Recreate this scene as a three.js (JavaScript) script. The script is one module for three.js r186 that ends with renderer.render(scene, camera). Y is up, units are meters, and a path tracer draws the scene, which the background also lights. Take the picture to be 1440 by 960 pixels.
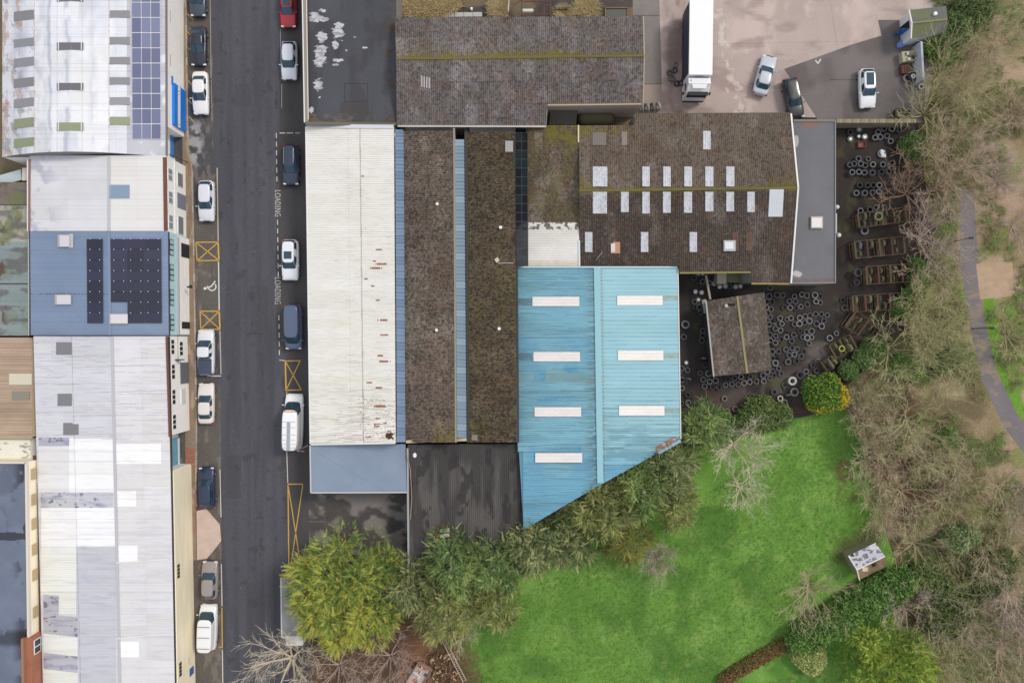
import * as THREE from 'three';
import { mergeGeometries, mergeVertices } from 'three/addons/utils/BufferGeometryUtils.js';
import { ConvexGeometry } from 'three/addons/geometries/ConvexGeometry.js';
import { RoundedBoxGeometry } from 'three/addons/geometries/RoundedBoxGeometry.js';

// ---------- camera, sky, sun, exposure ----------
const H = 85, S = 12.7;                       // drone height (m), photo pixels per metre on the ground
const scene = new THREE.Scene();
const camera = new THREE.PerspectiveCamera(2 * Math.atan(480 / (S * H)) * 180 / Math.PI, 1.5, 0.5, 1200);
camera.position.set(0, H, 0); camera.up.set(0, 0, -1); camera.lookAt(0, 0, 0);
const renderer = new THREE.WebGLRenderer({ antialias: true });
renderer.toneMapping = THREE.LinearToneMapping;
renderer.toneMappingExposure = 1.22;
renderer.shadowMap.enabled = true;
{ // overcast sky: brighter overhead than at the horizon
  const w = 64, h = 32, d = new Float32Array(w * h * 4);
  for (let j = 0; j < h; j++) for (let i = 0; i < w; i++) {
    const el = ((j + 0.5) / h - 0.5) * Math.PI, s = Math.max(0, Math.sin(el)), l = 0.58 * (1 + 0.55 * s) / 1.36, o = (j * w + i) * 4;
    d[o] = l * 0.98; d[o + 1] = l; d[o + 2] = l * 1.05; d[o + 3] = 1;
  }
  const t = new THREE.DataTexture(d, w, h, THREE.RGBAFormat, THREE.FloatType);
  t.mapping = THREE.EquirectangularReflectionMapping; t.magFilter = t.minFilter = THREE.LinearFilter; t.needsUpdate = true;
  scene.background = t; scene.environment = t;
}
const sun = new THREE.DirectionalLight(0xfff4e6, 1.5);
sun.position.set(58, 80, -34); sun.castShadow = true; sun.shadow.radius = 26;
sun.shadow.mapSize.set(2048, 2048);
Object.assign(sun.shadow.camera, { left: -80, right: 80, top: 70, bottom: -70, near: 1, far: 260 });
scene.add(sun, sun.target);

// ---------- helpers ----------
const V3 = THREE.Vector3, PI = Math.PI;
const P = (x, y, h = 0) => { const k = (1 - h / H) / S; return new V3((x - 720) * k, h, (y - 480) * k); };   // survey point: where a plan position at height h stands
function rng(a) { return () => { a = (a + 0x6d2b79f5) | 0; let t = Math.imul(a ^ (a >>> 15), 1 | a); t = (t + Math.imul(t ^ (t >>> 7), 61 | t)) ^ t; return ((t ^ (t >>> 14)) >>> 0) / 4294967296; }; }
const R = rng(7), rr = (a, b) => a + (b - a) * R();
const h2 = (x, y) => { let n = Math.imul(x | 0, 374761393) + Math.imul(y | 0, 668265263); n = Math.imul(n ^ (n >>> 13), 1274126177); return ((n ^ (n >>> 16)) >>> 0) / 4294967296; };
const vn = (x, y) => { const i = Math.floor(x), j = Math.floor(y); let a = x - i, b = y - j; a = a * a * (3 - 2 * a); b = b * b * (3 - 2 * b); const p = h2(i, j), q = h2(i + 1, j), r = h2(i, j + 1), s = h2(i + 1, j + 1); return p + (q - p) * a + (r - p) * b + (p - q - r + s) * a * b; };
const fbm = (x, y, o = 4) => { let v = 0, a = 0.5, t = 0; for (let i = 0; i < o; i++) { v += a * vn(x, y); t += a; x = x * 2.03 + 17.1; y = y * 2.03 + 5.3; a *= 0.5; } return v / t; };
const cl = (x, a = 0, b = 1) => Math.min(b, Math.max(a, x)), ss = (a, b, x) => { const t = cl((x - a) / (b - a)); return t * t * (3 - 2 * t); };
const mix = (a, b, t) => [a[0] + (b[0] - a[0]) * t, a[1] + (b[1] - a[1]) * t, a[2] + (b[2] - a[2]) * t];
const inR = (x, y, a, b, c, d) => x > a && x < c && y > b && y < d;
function tex(w, h, fn, repeat) {
  w = Math.max(2, Math.round(w)); h = Math.max(2, Math.round(h));
  const d = new Uint8Array(w * h * 4);
  for (let j = 0; j < h; j++) for (let i = 0; i < w; i++) { const c = fn((i + 0.5) / w, (j + 0.5) / h, i, j), o = (j * w + i) * 4; d[o] = cl(c[0], 0, 255); d[o + 1] = cl(c[1], 0, 255); d[o + 2] = cl(c[2], 0, 255); d[o + 3] = 255; }
  const t = new THREE.DataTexture(d, w, h, THREE.RGBAFormat); t.colorSpace = THREE.SRGBColorSpace; t.magFilter = THREE.LinearFilter; t.minFilter = THREE.LinearMipmapLinearFilter; t.generateMipmaps = true;
  if (repeat) t.wrapS = t.wrapT = THREE.RepeatWrapping; t.needsUpdate = true; return t;
}
// a texture laid out over a plan rectangle (survey units), 1.6 texels a unit
const plan = (x0, y0, x1, y1, fn, res = 1.6) => Object.assign(tex((x1 - x0) * res, (y1 - y0) * res, (u, v, i, j) => fn(x0 + u * (x1 - x0), y0 + v * (y1 - y0), i, j)), { box: [x0, y0, x1, y1] });
const M = (color, roughness = 0.85, o = {}) => new THREE.MeshStandardMaterial({ color, roughness, ...o });
const used = {};
const nm = (n) => { used[n] = (used[n] || 0) + 1; return used[n] === 1 ? n : n + '_' + String(used[n] - 1).padStart(3, '0'); };
function add(o) { o.traverse((m) => { if (m.isMesh) { m.castShadow = true; m.receiveShadow = true; } }); scene.add(o); return o; }
function thing(name, label, category, pos = [0, 0, 0], yaw = 0, group) { const o = new THREE.Group(); o.name = nm(name); o.position.set(...pos); o.rotation.y = yaw; o.userData = { label, category }; if (group) o.userData.group = group; scene.add(o); return o; }
function part(parent, name, geo, mat, kind) { const m = new THREE.Mesh(geo, mat); m.name = name; m.castShadow = m.receiveShadow = true; if (kind) m.userData.kind = kind; parent.add(m); return m; }
function tag(m, label, category, group) { m.userData.label = label; m.userData.category = category; if (group) m.userData.group = group; return m; }
const bx = (w, h, d, x = 0, y = 0, z = 0, ry = 0) => { const g = new THREE.BoxGeometry(w, h, d); if (ry) g.rotateY(ry); g.translate(x, y, z); return g; };
const rb = (w, h, d, r, x = 0, y = 0, z = 0) => { const g = new RoundedBoxGeometry(w, h, d, 2, r); g.translate(x, y, z); return g; };
const cyl = (r0, r1, h, n, x = 0, y = 0, z = 0) => { const g = new THREE.CylinderGeometry(r0, r1, h, n); g.translate(x, y, z); return g; };
const strip = (g) => { g = g.index ? g.toNonIndexed() : g; for (const k of Object.keys(g.attributes)) if (!['position', 'normal', 'uv'].includes(k)) g.deleteAttribute(k); return g; };
const merge = (a) => mergeGeometries(a.map(strip));
function bar(a, b, w, h) { const d = new V3().subVectors(b, a), g = new THREE.BoxGeometry(w, h, d.length()); const q = new THREE.Quaternion().setFromUnitVectors(new V3(0, 0, 1), d.clone().normalize()); g.applyQuaternion(q); g.translate((a.x + b.x) / 2, (a.y + b.y) / 2, (a.z + b.z) / 2); return g; }
function rod(a, b, r, n = 6) { const d = new V3().subVectors(b, a), g = new THREE.CylinderGeometry(r, r, d.length(), n); g.applyQuaternion(new THREE.Quaternion().setFromUnitVectors(new V3(0, 1, 0), d.clone().normalize())); g.translate((a.x + b.x) / 2, (a.y + b.y) / 2, (a.z + b.z) / 2); return g; }
// flat polygon (survey points) at height y, or a slab with thickness
function poly(pts, y, box, thick = 0) {
  const w = pts.map(([a, b]) => P(a, b)), s = new THREE.Shape(w.map((p) => new THREE.Vector2(p.x, -p.z)));
  let g;
  if (thick) { g = new THREE.ExtrudeGeometry(s, { depth: thick, bevelEnabled: false }); g.rotateX(-PI / 2); g.translate(0, y - thick, 0); }
  else { g = new THREE.ShapeGeometry(s); g.rotateX(-PI / 2); g.translate(0, y, 0); }
  const p = g.attributes.position, u = g.attributes.uv;
  for (let i = 0; i < p.count; i++) { const px = 720 + p.getX(i) * S, py = 480 + p.getZ(i) * S; u.setXY(i, (px - box[0]) / (box[2] - box[0]), (py - box[1]) / (box[3] - box[1])); }
  return g;
}
function ground(name, pts, y, mat, box, thick = 0, parent = scene) { const m = new THREE.Mesh(poly(pts, y, box, thick), mat); m.name = parent === scene ? nm(name) : name; m.receiveShadow = true; if (parent === scene) m.userData.kind = 'structure'; parent.add(m); return m; }
const tmat = (t, roughness = 0.9, o = {}) => new THREE.MeshStandardMaterial({ map: t, roughness, ...o });
// walls: vertical prism between two heights over a footprint given at height h (survey points)
function prism(pts, h, y0 = 0) { const w = pts.map(([a, b]) => P(a, b, h)), s = new THREE.Shape(w.map((p) => new THREE.Vector2(p.x, -p.z))); const g = new THREE.ExtrudeGeometry(s, { depth: h - y0, bevelEnabled: false }); g.rotateX(-PI / 2); g.translate(0, y0, 0); return g; }
const hull = (pts) => new ConvexGeometry(pts);
// one roofing sheet over part of a slope; c: four corners [x, y, h] (low start, low end, high end, high start)
function sheetGeo(c, u0, u1, v0, v1, n, amp, lift, box, prof, cut, prof2) {
  const pos = [], uv = [], idx = [], k = prof === 'flat' ? 1 : n * (prof === 'rib' ? 4 : 4);
  const w = c.map((p) => P(...p)), nrm = new V3().crossVectors(new V3().subVectors(w[1], w[0]), new V3().subVectors(w[3], w[0])).normalize(); if (nrm.y < 0) nrm.negate();
  const at = (u, v) => { const a = w[0].clone().lerp(w[1], u), b = w[3].clone().lerp(w[2], u); return a.lerp(b, v); };
  const pl = (u, v) => { const f = (i) => { const a = c[0][i] + (c[1][i] - c[0][i]) * u, b = c[3][i] + (c[2][i] - c[3][i]) * u; return a + (b - a) * v; }; return [f(0), f(1)]; };
  for (let i = 0; i <= k; i++) {
    const u = u0 + (u1 - u0) * i / k, t = (i / (prof === 'flat' ? 1 : 4)) % 1;
    const z = prof === 'flat' ? 0 : prof === 'rib' ? [0, 0, 1, 1][i % 4] : 0.5 - 0.5 * Math.cos(t * 2 * PI);
    let a = v0, b = v1; if (cut) a = Math.max(a, cut(u));
    if (a > b) a = b;
    for (const [v, l] of [[a, lift], [b, prof2 ? lift : 0.004]]) { const p = at(u, v).addScaledVector(nrm, 0.02 + l + amp * z); pos.push(p.x, p.y, p.z); const q = pl(u, v); uv.push((q[0] - box[0]) / (box[2] - box[0]), (q[1] - box[1]) / (box[3] - box[1])); }
    if (i) { const o = (i - 1) * 2; idx.push(o, o + 2, o + 1, o + 1, o + 2, o + 3); }
  }
  const g = new THREE.BufferGeometry(); g.setAttribute('position', new THREE.Float32BufferAttribute(pos, 3)); g.setAttribute('uv', new THREE.Float32BufferAttribute(uv, 2)); g.setIndex(idx);
  const gn = g.toNonIndexed(); gn.computeVertexNormals(); return gn;
}
// a slope of separate sheets, each its own mesh under the roof
function slope(roof, name, c, o) {
  const { t, rows = 1, pitch = 0.18, amp = 0.05, prof = 'wave', rough = 0.9, per = 6, cut, tint = 0.06, metal = 0 } = o, box = t.box;
  const W = P(...c[0]).distanceTo(P(...c[1])), n = Math.max(1, Math.round(W / (pitch * per)));
  const mats = o.mats || (o.mats = [0, 1, 2, 3].map((i) => { const k = 1 - tint + tint * i / 1.5; return new THREE.MeshStandardMaterial({ map: t, roughness: rough, metalness: metal, color: new THREE.Color().setRGB(k, k, k * (1 + 0.01 * (i - 1))), side: THREE.DoubleSide }); }));
  for (let j = 0; j < rows; j++) for (let i = 0; i < n; i++) {
    const v0 = j / rows - (j ? 0.012 : 0), v1 = (j + 1) / rows;
    if (cut && Math.min(cut(i / n), cut((i + 1) / n)) >= v1) continue;
    part(roof, name, sheetGeo(c, i / n, (i + 1) / n, v0, v1, per, amp, j || rows > 1 ? 0.03 : 0.004, box, prof, cut), mats[Math.floor(R() * 4)]);
  }
}
const copyTo = (o, label, group) => { const r = o.clone(); r.name = nm(o.name.replace(/_\d{3}$/, '')); r.userData = { ...o.userData }; if (label) r.userData.label = label; if (group) r.userData.group = group; scene.add(r); return r; };
// ---------- ground ----------
const sp = (i, j, a) => (h2(i * 3 + 1, j * 7 + 5) - 0.5) * a;
const addc = (c, d) => [c[0] + d, c[1] + d, c[2] + d];
{
  const t = tex(256, 256, (u, v, i, j) => addc(mix([104, 98, 74], [128, 116, 92], fbm(u * 9, v * 9, 4)), sp(i, j, 26)), true); t.repeat.set(60, 60);
  const g = new THREE.PlaneGeometry(700, 700); g.rotateX(-PI / 2);
  const m = new THREE.Mesh(g, tmat(t, 1)); m.name = 'ground'; m.userData.kind = 'structure'; m.receiveShadow = true; scene.add(m);
}
const roadT = plan(250, -80, 440, 1040, (x, y, i, j) => {
  let c = mix([72, 73, 82], [84, 84, 92], fbm(x * 0.03, y * 0.012, 3));
  c = mix(c, [66, 66, 73], 0.6 * ss(0.55, 0.75, fbm(x * 0.09 + 9, y * 0.008, 3)));
  c = mix(c, [60, 60, 67], 0.35 * Math.max(...[322, 341, 358, 377].map((k) => ss(6, 1, Math.abs(x - k - y * 0.012)))) * (0.4 + 0.6 * fbm(x * 0.2, y * 0.02, 3)));
  for (const [a, b, d, e] of [[330, 118, 352, 150], [352, 402, 376, 470], [318, 640, 338, 700], [360, 250, 372, 262], [346, 820, 372, 905]]) if (inR(x, y, a, b, d, e)) c = mix(c, [66, 65, 70], inR(x, y, a + 0.6, b + 0.6, d - 0.6, e - 0.6) ? 0.45 : 0.8);
  c = mix(c, [56, 55, 60], 0.5 * ss(0.68, 0.76, fbm(x * 0.09 + 70, y * 0.07, 4)));
  c = addc(c, sp(i, j, 13) + 8 * (fbm(x * 0.5, y * 0.5, 2) - 0.5));
  if (h2(i >> 1, j >> 1) > 0.9988) c = addc(c, 34);
  return c;
});
const road = ground('road', [[255, -80], [434, -80], [438, 1040], [266, 1040]], 0.012, tmat(roadT, 0.82), roadT.box);
const bayT = plan(234, -80, 320, 1040, (x, y, i, j) => {
  let c = mix([84, 80, 77], [102, 97, 92], fbm(x * 0.08, y * 0.05, 4));
  c = mix(c, [74, 74, 79], ss(0.45, 0.6, fbm(x * 0.02 + 3, y * 0.012 + 4, 2)));
  const o = ss(0.56, 0.72, fbm(x * 0.11 + 40, y * 0.06, 4)); c = mix(c, [132, 124, 116], o * 0.55);
  if (y > 160 && y < 240 && x > 257) c = mix(c, [168, 166, 166], 0.9 * ss(0.44, 0.62, fbm(x * 0.1, y * 0.09 + 31, 4)) * ss(160, 180, y) * ss(240, 226, y) * ss(292, 278, x));
  if (h2(i >> 1, j >> 1) > 0.994) c = mix(c, [150, 120, 84], 0.5);
  return addc(c, sp(i, j, 16));
});
ground('parking_bay', [[236, -80], [295, -80], [301, 190], [306, 330], [310, 560], [313, 1040], [246, 1040]], 0.017, tmat(bayT, 0.85), bayT.box);
const eastT = plan(380, -80, 445, 1040, (x, y, i, j) => addc(mix([63, 61, 65], [78, 75, 77], fbm(x * 0.07, y * 0.03 + 77, 4)), sp(i, j, 12)));
ground('loading_bay', [[393, -80], [436, -80], [440, 1040], [406, 1040], [402, 500], [388, 490], [388, 188], [393, 186]], 0.0172, tmat(eastT, 0.8), eastT.box);
const pathT = plan(250, -80, 320, 800, (x, y, i, j) => {
  let c = mix([128, 110, 90], [150, 135, 118], fbm(x * 0.12, y * 0.06, 4));
  c = mix(c, [178, 158, 148], 0.8 * ss(0.52, 0.66, fbm(x * 0.07 + 9, y * 0.03, 3)));
  c = mix(c, [150, 98, 82], 0.55 * ss(0.6, 0.75, fbm(x * 0.12 + 70, y * 0.05, 3)));
  if (y > 630 && y < 652) c = mix([142, 92, 76], [168, 120, 100], h2(i >> 2, j));
  return addc(c, sp(i, j, 20));
});
const footpath = ground('footpath', [[254, -80], [261, -80], [263, 160], [264, 205], [270, 240], [272, 360], [274, 470], [276, 600], [275, 690], [276, 787], [262, 787]], 0.12, tmat(pathT, 0.95), pathT.box, 0.12);
{ // kerb stones along the footpath, one by one
  const line = [[261.5, -10], [263.5, 160], [264.5, 205], [270.5, 240], [272.5, 360], [274.5, 470], [276.5, 600], [275.5, 690], [276.5, 712]], km = [M('#a79c92'), M('#b5a99f'), M('#978b80')];
  for (let k = 0; k + 1 < line.length; k++) {
    const a = P(...line[k]), b = P(...line[k + 1]), n = Math.round(a.distanceTo(b) / 0.92);
    for (let i = 0; i < n; i++) { const p = a.clone().lerp(b, (i + 0.02) / n), q = a.clone().lerp(b, (i + 0.98) / n); p.y = q.y = 0.065; part(footpath, 'kerb_stone', bar(p, q, 0.14, 0.136), km[Math.floor(R() * 3)]); }
  }
}
const apronT = plan(270, 700, 320, 800, (x, y, i, j) => addc(mix([206, 188, 180], [188, 166, 158], fbm(x * 0.12, y * 0.12, 4)), sp(i, j, 14)), 3);
ground('concrete_apron', [[276.5, 718], [290, 715], [309, 737], [311, 760], [302, 772], [291, 785], [277, 787]], 0.11, tmat(apronT), apronT.box, 0.1);
// yard behind: pinkish concrete, a tarmac patch and a grey strip
const seg = (x, y, a, b, c, d) => { const l = (c - a) ** 2 + (d - b) ** 2, t = cl(((x - a) * (c - a) + (y - b) * (d - b)) / l); return Math.hypot(x - a - t * (c - a), y - b - t * (d - b)); };
const yardT = plan(890, -80, 1340, 180, (x, y, i, j) => {
  let c = mix([183, 168, 162], [166, 151, 146], fbm(x * 0.02, y * 0.02, 4));
  c = mix(c, [206, 190, 184], 0.55 * ss(0.5, 0.7, fbm(x * 0.035 + 5, y * 0.02, 4)));
  c = mix(c, [140, 122, 118], 0.5 * ss(0.55, 0.75, fbm(x * 0.02 + 50, y * 0.05 + 9, 4)));
  const d = seg(x, y, 1002, -10, 1040, 150) + 16 * (fbm(x * 0.08, y * 0.08, 3) - 0.5);       // wash-out marks beside the lorry
  if (d < 9) c = mix(c, [212, 202, 197], 0.6 * ss(0.42, 0.6, fbm(x * 0.14, y * 0.1, 3)));
  if (x < 968) c = mix(c, [116, 100, 95], 0.75 * ss(0.36, 0.62, fbm(x * 0.05, y * 0.03 + 20, 4)) * ss(930, 944, x));  // lorry's shadow painted into the concrete as darker mottling
  if (seg(x, y, 1155, -80, 1180, 80) < 0.5 || Math.abs(y - 62 + (x - 1000) * 0.02) < 0.35) c = addc(c, -16);
  return addc(c, sp(i, j, 12));
});
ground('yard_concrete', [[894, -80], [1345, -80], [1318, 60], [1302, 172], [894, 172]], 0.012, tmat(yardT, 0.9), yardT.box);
const tarT = plan(1100, 20, 1320, 180, (x, y, i, j) => {
  let c = mix([122, 116, 116], [106, 100, 100], fbm(x * 0.03, y * 0.03, 4));
  c = mix(c, [84, 77, 76], 0.5 * ss(0.45, 0.7, fbm(x * 0.025 + 30, y * 0.02, 3)));
  if (Math.abs(y - 112) < 0.6 && x > 1167 && x < 1205) c = addc(c, -26);
  return addc(c, sp(i, j, 14));
});
ground('yard_tarmac', [[1103, 97], [1150, 80], [1200, 62], [1240, 50], [1235, 28], [1272, 28], [1300, 60], [1302, 171], [1152, 171], [1128, 134]], 0.017, tmat(tarT, 0.88), tarT.box);
const greyT = plan(885, -80, 935, 180, (x, y, i, j) => { let c = mix([138, 132, 128], [120, 116, 114], fbm(x * 0.06, y * 0.04, 4)); if (y > 118) c = mix(c, [170, 152, 142], 0.7); if (Math.abs(y - 22) < 0.6 || Math.abs(y - 118) < 0.6) c = addc(c, -34); return addc(c, sp(i, j, 14)); });
ground('concrete_strip', [[890, -80], [926, -80], [928, 22], [932, 160], [890, 160]], 0.0175, tmat(greyT), greyT.box);
const scrubT = plan(540, -80, 900, 40, (x, y, i, j) => { let c = mix([66, 62, 64], [84, 78, 76], fbm(x * 0.04, y * 0.06, 4)); c = mix(c, [128, 112, 84], 0.7 * ss(0.5, 0.65, fbm(x * 0.03 + 8, y * 0.05, 4))); return addc(c, sp(i, j, 18)); });
ground('scrub_yard', [[552, -80], [892, -80], [892, 60], [552, 60]], 0.014, tmat(scrubT), scrubT.box);
// dark trodden soil of the tyre yard
const soilT = plan(935, 160, 1320, 650, (x, y, i, j) => {
  let c = mix([44, 39, 37], [62, 55, 52], fbm(x * 0.03, y * 0.03, 4));
  c = mix(c, [112, 105, 102], 0.75 * ss(0.44, 0.66, fbm(x * 0.02 + 3, y * 0.03 + 8, 4)) * ss(70, 30, seg(x, y, 1080, 430, 1150, 470)));
  c = mix(c, [92, 85, 82], 0.75 * ss(26, 8, seg(x, y, 975, 585, 1150, 525)) * ss(0.3, 0.55, fbm(x * 0.05, y * 0.05, 3)));
  c = mix(c, [86, 66, 58], 0.6 * ss(0.5, 0.65, fbm(x * 0.05 + 60, y * 0.05, 4)) * ss(540, 560, y));
  c = mix(c, [78, 80, 50], 0.5 * ss(0.6, 0.75, fbm(x * 0.05 + 160, y * 0.05, 4)));
  return addc(c, sp(i, j, 16));
});
ground('tyre_yard_soil', [[936, 165], [1290, 165], [1312, 330], [1300, 440], [1232, 505], [1150, 580], [1060, 610], [936, 650]], 0.016, tmat(soilT, 1), soilT.box);
// lawn
const lawnT = plan(600, 560, 1280, 1040, (x, y, i, j) => {
  let c = mix([86, 130, 48], [112, 154, 66], fbm(x * 0.02, y * 0.02, 5));
  c = mix(c, [122, 160, 82], 0.55 * ss(0.52, 0.72, fbm(x * 0.045 + 11, y * 0.035, 4)));
  c = mix(c, [60, 102, 36], 0.55 * ss(0.5, 0.7, fbm(x * 0.016 + 90, y * 0.016 + 7, 3)));
  c = mix(c, [150, 168, 92], 0.3 * ss(0.66, 0.74, fbm(x * 0.06 + 44, y * 0.06, 3)));
  const mud = ss(16, 5, seg(x, y, 1184, 655, 1200, 715)) * ss(0.38, 0.6, fbm(x * 0.09, y * 0.06, 4)); c = mix(c, [104, 82, 58], 0.85 * mud);
  const m2 = ss(22, 8, seg(x, y, 1188, 778, 1225, 755) + 8 * (fbm(x * 0.1, y * 0.1, 3) - 0.5)); c = mix(c, [84, 74, 52], 0.7 * m2);
  if (x < 680 && y > 880) c = mix(c, [96, 76, 54], ss(672, 640, x + 26 * (fbm(x * 0.1, y * 0.1, 3) - 0.5) - (y - 900) * 0.35));
  return addc(c, sp(i, j, 30));
}, 1.5);
ground('lawn', [[1118, 588], [1192, 576], [1214, 620], [1238, 690], [1244, 740], [1262, 800], [1268, 880], [1230, 1040], [606, 1040], [610, 850], [760, 740], [930, 640], [1060, 600]], 0.02, tmat(lawnT, 1), lawnT.box);
// woodland floor, worn earth and grass verges
const woodT = plan(1160, -90, 1580, 1050, (x, y, i, j) => {
  let c = mix([134, 118, 92], [160, 144, 114], fbm(x * 0.03, y * 0.03, 5));
  c = mix(c, [122, 132, 76], 0.75 * ss(0.48, 0.66, fbm(x * 0.025 + 13, y * 0.025, 4)));
  c = mix(c, [176, 152, 134], 0.75 * ss(0.5, 0.66, fbm(x * 0.02 + 70, y * 0.03 + 2, 4)) * ss(1330, 1390, x));
  if (x < 1410 && y > 520) c = mix(c, [84, 74, 52], 0.6 * ss(0.35, 0.6, fbm(x * 0.04 + 5, y * 0.04 + 90, 4)) * ss(1410, 1370, x));
  c = mix(c, [92, 66, 50], 0.8 * ss(60, 20, seg(x, y, 1250, 580, 1280, 690)));
  c = mix(c, [74, 66, 48], 0.75 * ss(0.5, 0.62, fbm(x * 0.03 + 33, y * 0.03 + 50, 4)) * ss(1390, 1330, x));
  const vg = Math.min(seg(x, y, 1384, 400, 1412, 530), seg(x, y, 1412, 530, 1448, 600)); c = mix(c, [98, 146, 44], 0.9 * ss(12, 6, vg + 8 * (fbm(x * 0.12, y * 0.12, 3) - 0.5)));
  c = mix(c, [124, 158, 70], 0.85 * ss(9, 4, seg(x, y, 1350, 395, 1352, 425) + 6 * (fbm(x * 0.15, y * 0.15, 3) - 0.5)));
  if (x > 1405 && y > 355 && y < 560) c = mix(c, [106, 138, 56], 0.8 * ss(0.4, 0.6, fbm(x * 0.05, y * 0.05, 4)) * ss(1408, 1420, x));
  c = mix(c, [150, 128, 110], 0.8 * ss(22, 8, seg(x, y, 1368, 200, 1382, 20)) * ss(0.3, 0.5, fbm(x * 0.06, y * 0.06, 3)));
  return addc(c, sp(i, j, 34));
}, 1.4);
ground('woodland_floor', [[1170, -90], [1580, -90], [1580, 1050], [1220, 1050], [1230, 560], [1300, 330], [1285, 160], [1290, -90]], 0.008, tmat(woodT, 1), woodT.box);
const tarmac2 = plan(1335, 260, 1520, 720, (x, y, i, j) => { let c = mix([124, 119, 122], [108, 104, 107], fbm(x * 0.04, y * 0.04, 4)); c = mix(c, [150, 130, 116], 0.6 * ss(0.58, 0.66, fbm(x * 0.06 + 5, y * 0.06, 4))); return addc(c, sp(i, j, 16)); });
ground('woodland_path', [[1349, 268], [1369, 268], [1374, 330], [1380, 400], [1388, 460], [1402, 520], [1430, 580], [1505, 670], [1490, 700], [1412, 600], [1382, 535], [1366, 465], [1352, 390], [1350, 330]], 0.013, tmat(tarmac2), tarmac2.box);
const plotT = plan(1368, 366, 1432, 424, (x, y, i, j) => addc(mix([166, 142, 118], [186, 164, 140], fbm(x * 0.14, y * 0.14, 4)), sp(i, j, 34)), 3);
ground('bare_earth_plot', [[1373, 371], [1424, 368], [1428, 416], [1379, 421]], 0.0132, tmat(plotT, 1), plotT.box);
const courtT = plan(425, 680, 660, 1040, (x, y, i, j) => {
  let c = mix([70, 66, 66], [90, 86, 84], fbm(x * 0.05, y * 0.05, 4));
  if (y < 780) { c = mix(c, [142, 136, 134], 0.8 * ss(0.42, 0.58, fbm(x * 0.04 + 8, y * 0.05, 4))); if (Math.abs(y - 733) < 0.7 && x < 458) c = [108, 104, 102]; }
  else c = mix(c, [96, 74, 58], ss(800, 850, y + 20 * fbm(x * 0.1, y * 0.1, 3)));
  if (x > 560 && y > 880) c = mix([98, 74, 58], [132, 92, 66], fbm(x * 0.1, y * 0.1, 4));
  return addc(c, sp(i, j, 18));
});
ground('side_yard', [[433, 680], [580, 680], [600, 830], [668, 1040], [440, 1040]], 0.018, tmat(courtT), courtT.box);
// ---------- painted markings on the road ----------
const white = M('#cfcdc9', 0.8), yellow = M('#c9a24a', 0.8), faint = M('#a5a4a6', 0.85);
const mk = (a, b, w, m, name = 'painted_line') => { const p = P(...a), q = P(...b); p.y = q.y = 0.0255; part(road, name, bar(p, q, w, 0.004), m); };
const mline = (pts, w, m) => { for (let i = 0; i + 1 < pts.length; i++) mk(pts[i], pts[i + 1], w, m); };
mline([[295, -20], [296.5, 110]], 0.07, faint); mline([[296.5, 112], [298, 170]], 0.06, faint); mline([[305, 236], [306.6, 339]], 0.11, M('#bfb59c')); mline([[307, 367.5], [308, 436]], 0.13, white);
mline([[309, 464.5], [310.5, 526]], 0.1, M('#c4b4ac')); mk([291, 528.5], [310.5, 528.5], 0.11, white); mline([[309, 660], [310.6, 727]], 0.09, white); mline([[311, 793], [312, 852]], 0.1, white); mline([[311.8, 854], [312.4, 911]], 0.12, yellow); mline([[312.5, 913], [313.5, 1000]], 0.1, white); mk([307, 909.5], [312, 909.5], 0.1, yellow);
const box4 = (q) => { for (let i = 0; i < 4; i++) mk(q[i], q[(i + 1) % 4], i === 1 ? 0.17 : 0.12, yellow); mk(q[0], q[2], 0.11, yellow); mk(q[1], q[3], 0.11, yellow); };
box4([[275, 340.5], [306.5, 340.5], [307.5, 366], [277, 366.5]]); box4([[281, 437.5], [308, 437.5], [309, 463], [282, 462.5]]);
for (const [a, b, c, d] of [[258, 15, 270, 26], [258, 40, 267, 48], [258, 62, 267, 70], [258.5, 108, 268, 118], [260, 136, 268, 144], [261, 160, 271, 170]]) { const p = P(a, b), q = P(c, d); p.y = q.y = a < 264 ? 0.0255 : 0.0255; mk([a + 4.5, b + 4], [c + 2, d + 2], 0.1, yellow); }
mline([[394, 41], [395.5, 112]], 0.06, faint); mline([[396, 118], [396, 152]], 0.06, faint); mk([393, 187], [401, 187], 0.1, white); mk([403, 187], [412, 187], 0.09, white); mk([415, 187], [422, 187], 0.1, faint);
for (let y = 187; y < 500; y += 12.2) if (!(y > 258 && y < 308) && !(y > 383 && y < 432)) mk([388.3 + (y - 187) * 0.014, y], [388.4 + (y - 187) * 0.014, y + 7], 0.085, white);
mline([[392.5, 506], [396, 506.5], [401, 507]], 0.07, white);
const ybox = (q) => { mk(q[0], q[1], 0.1, yellow); mk(q[2], q[3], 0.12, yellow); mk(q[0], q[3], 0.15, yellow); mk(q[0], q[2], 0.09, yellow); mk(q[1], q[3], 0.09, yellow); };
ybox([[401, 507.5], [422, 507], [423.5, 548], [402, 548.5]]);
mline([[403, 550], [403.5, 558]], 0.1, yellow); mline([[403, 634], [404.5, 679]], 0.08, white); mk([421, 632], [433, 626], 0.14, faint); mk([417, 634], [428, 634.5], 0.12, faint);
mk([404.5, 680.5], [426, 680.5], 0.11, yellow); mline([[404.8, 681], [406, 800]], 0.12, yellow); mk([405, 682], [422, 790], 0.1, yellow); mk([425.5, 682], [408, 800], 0.1, yellow);
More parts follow.
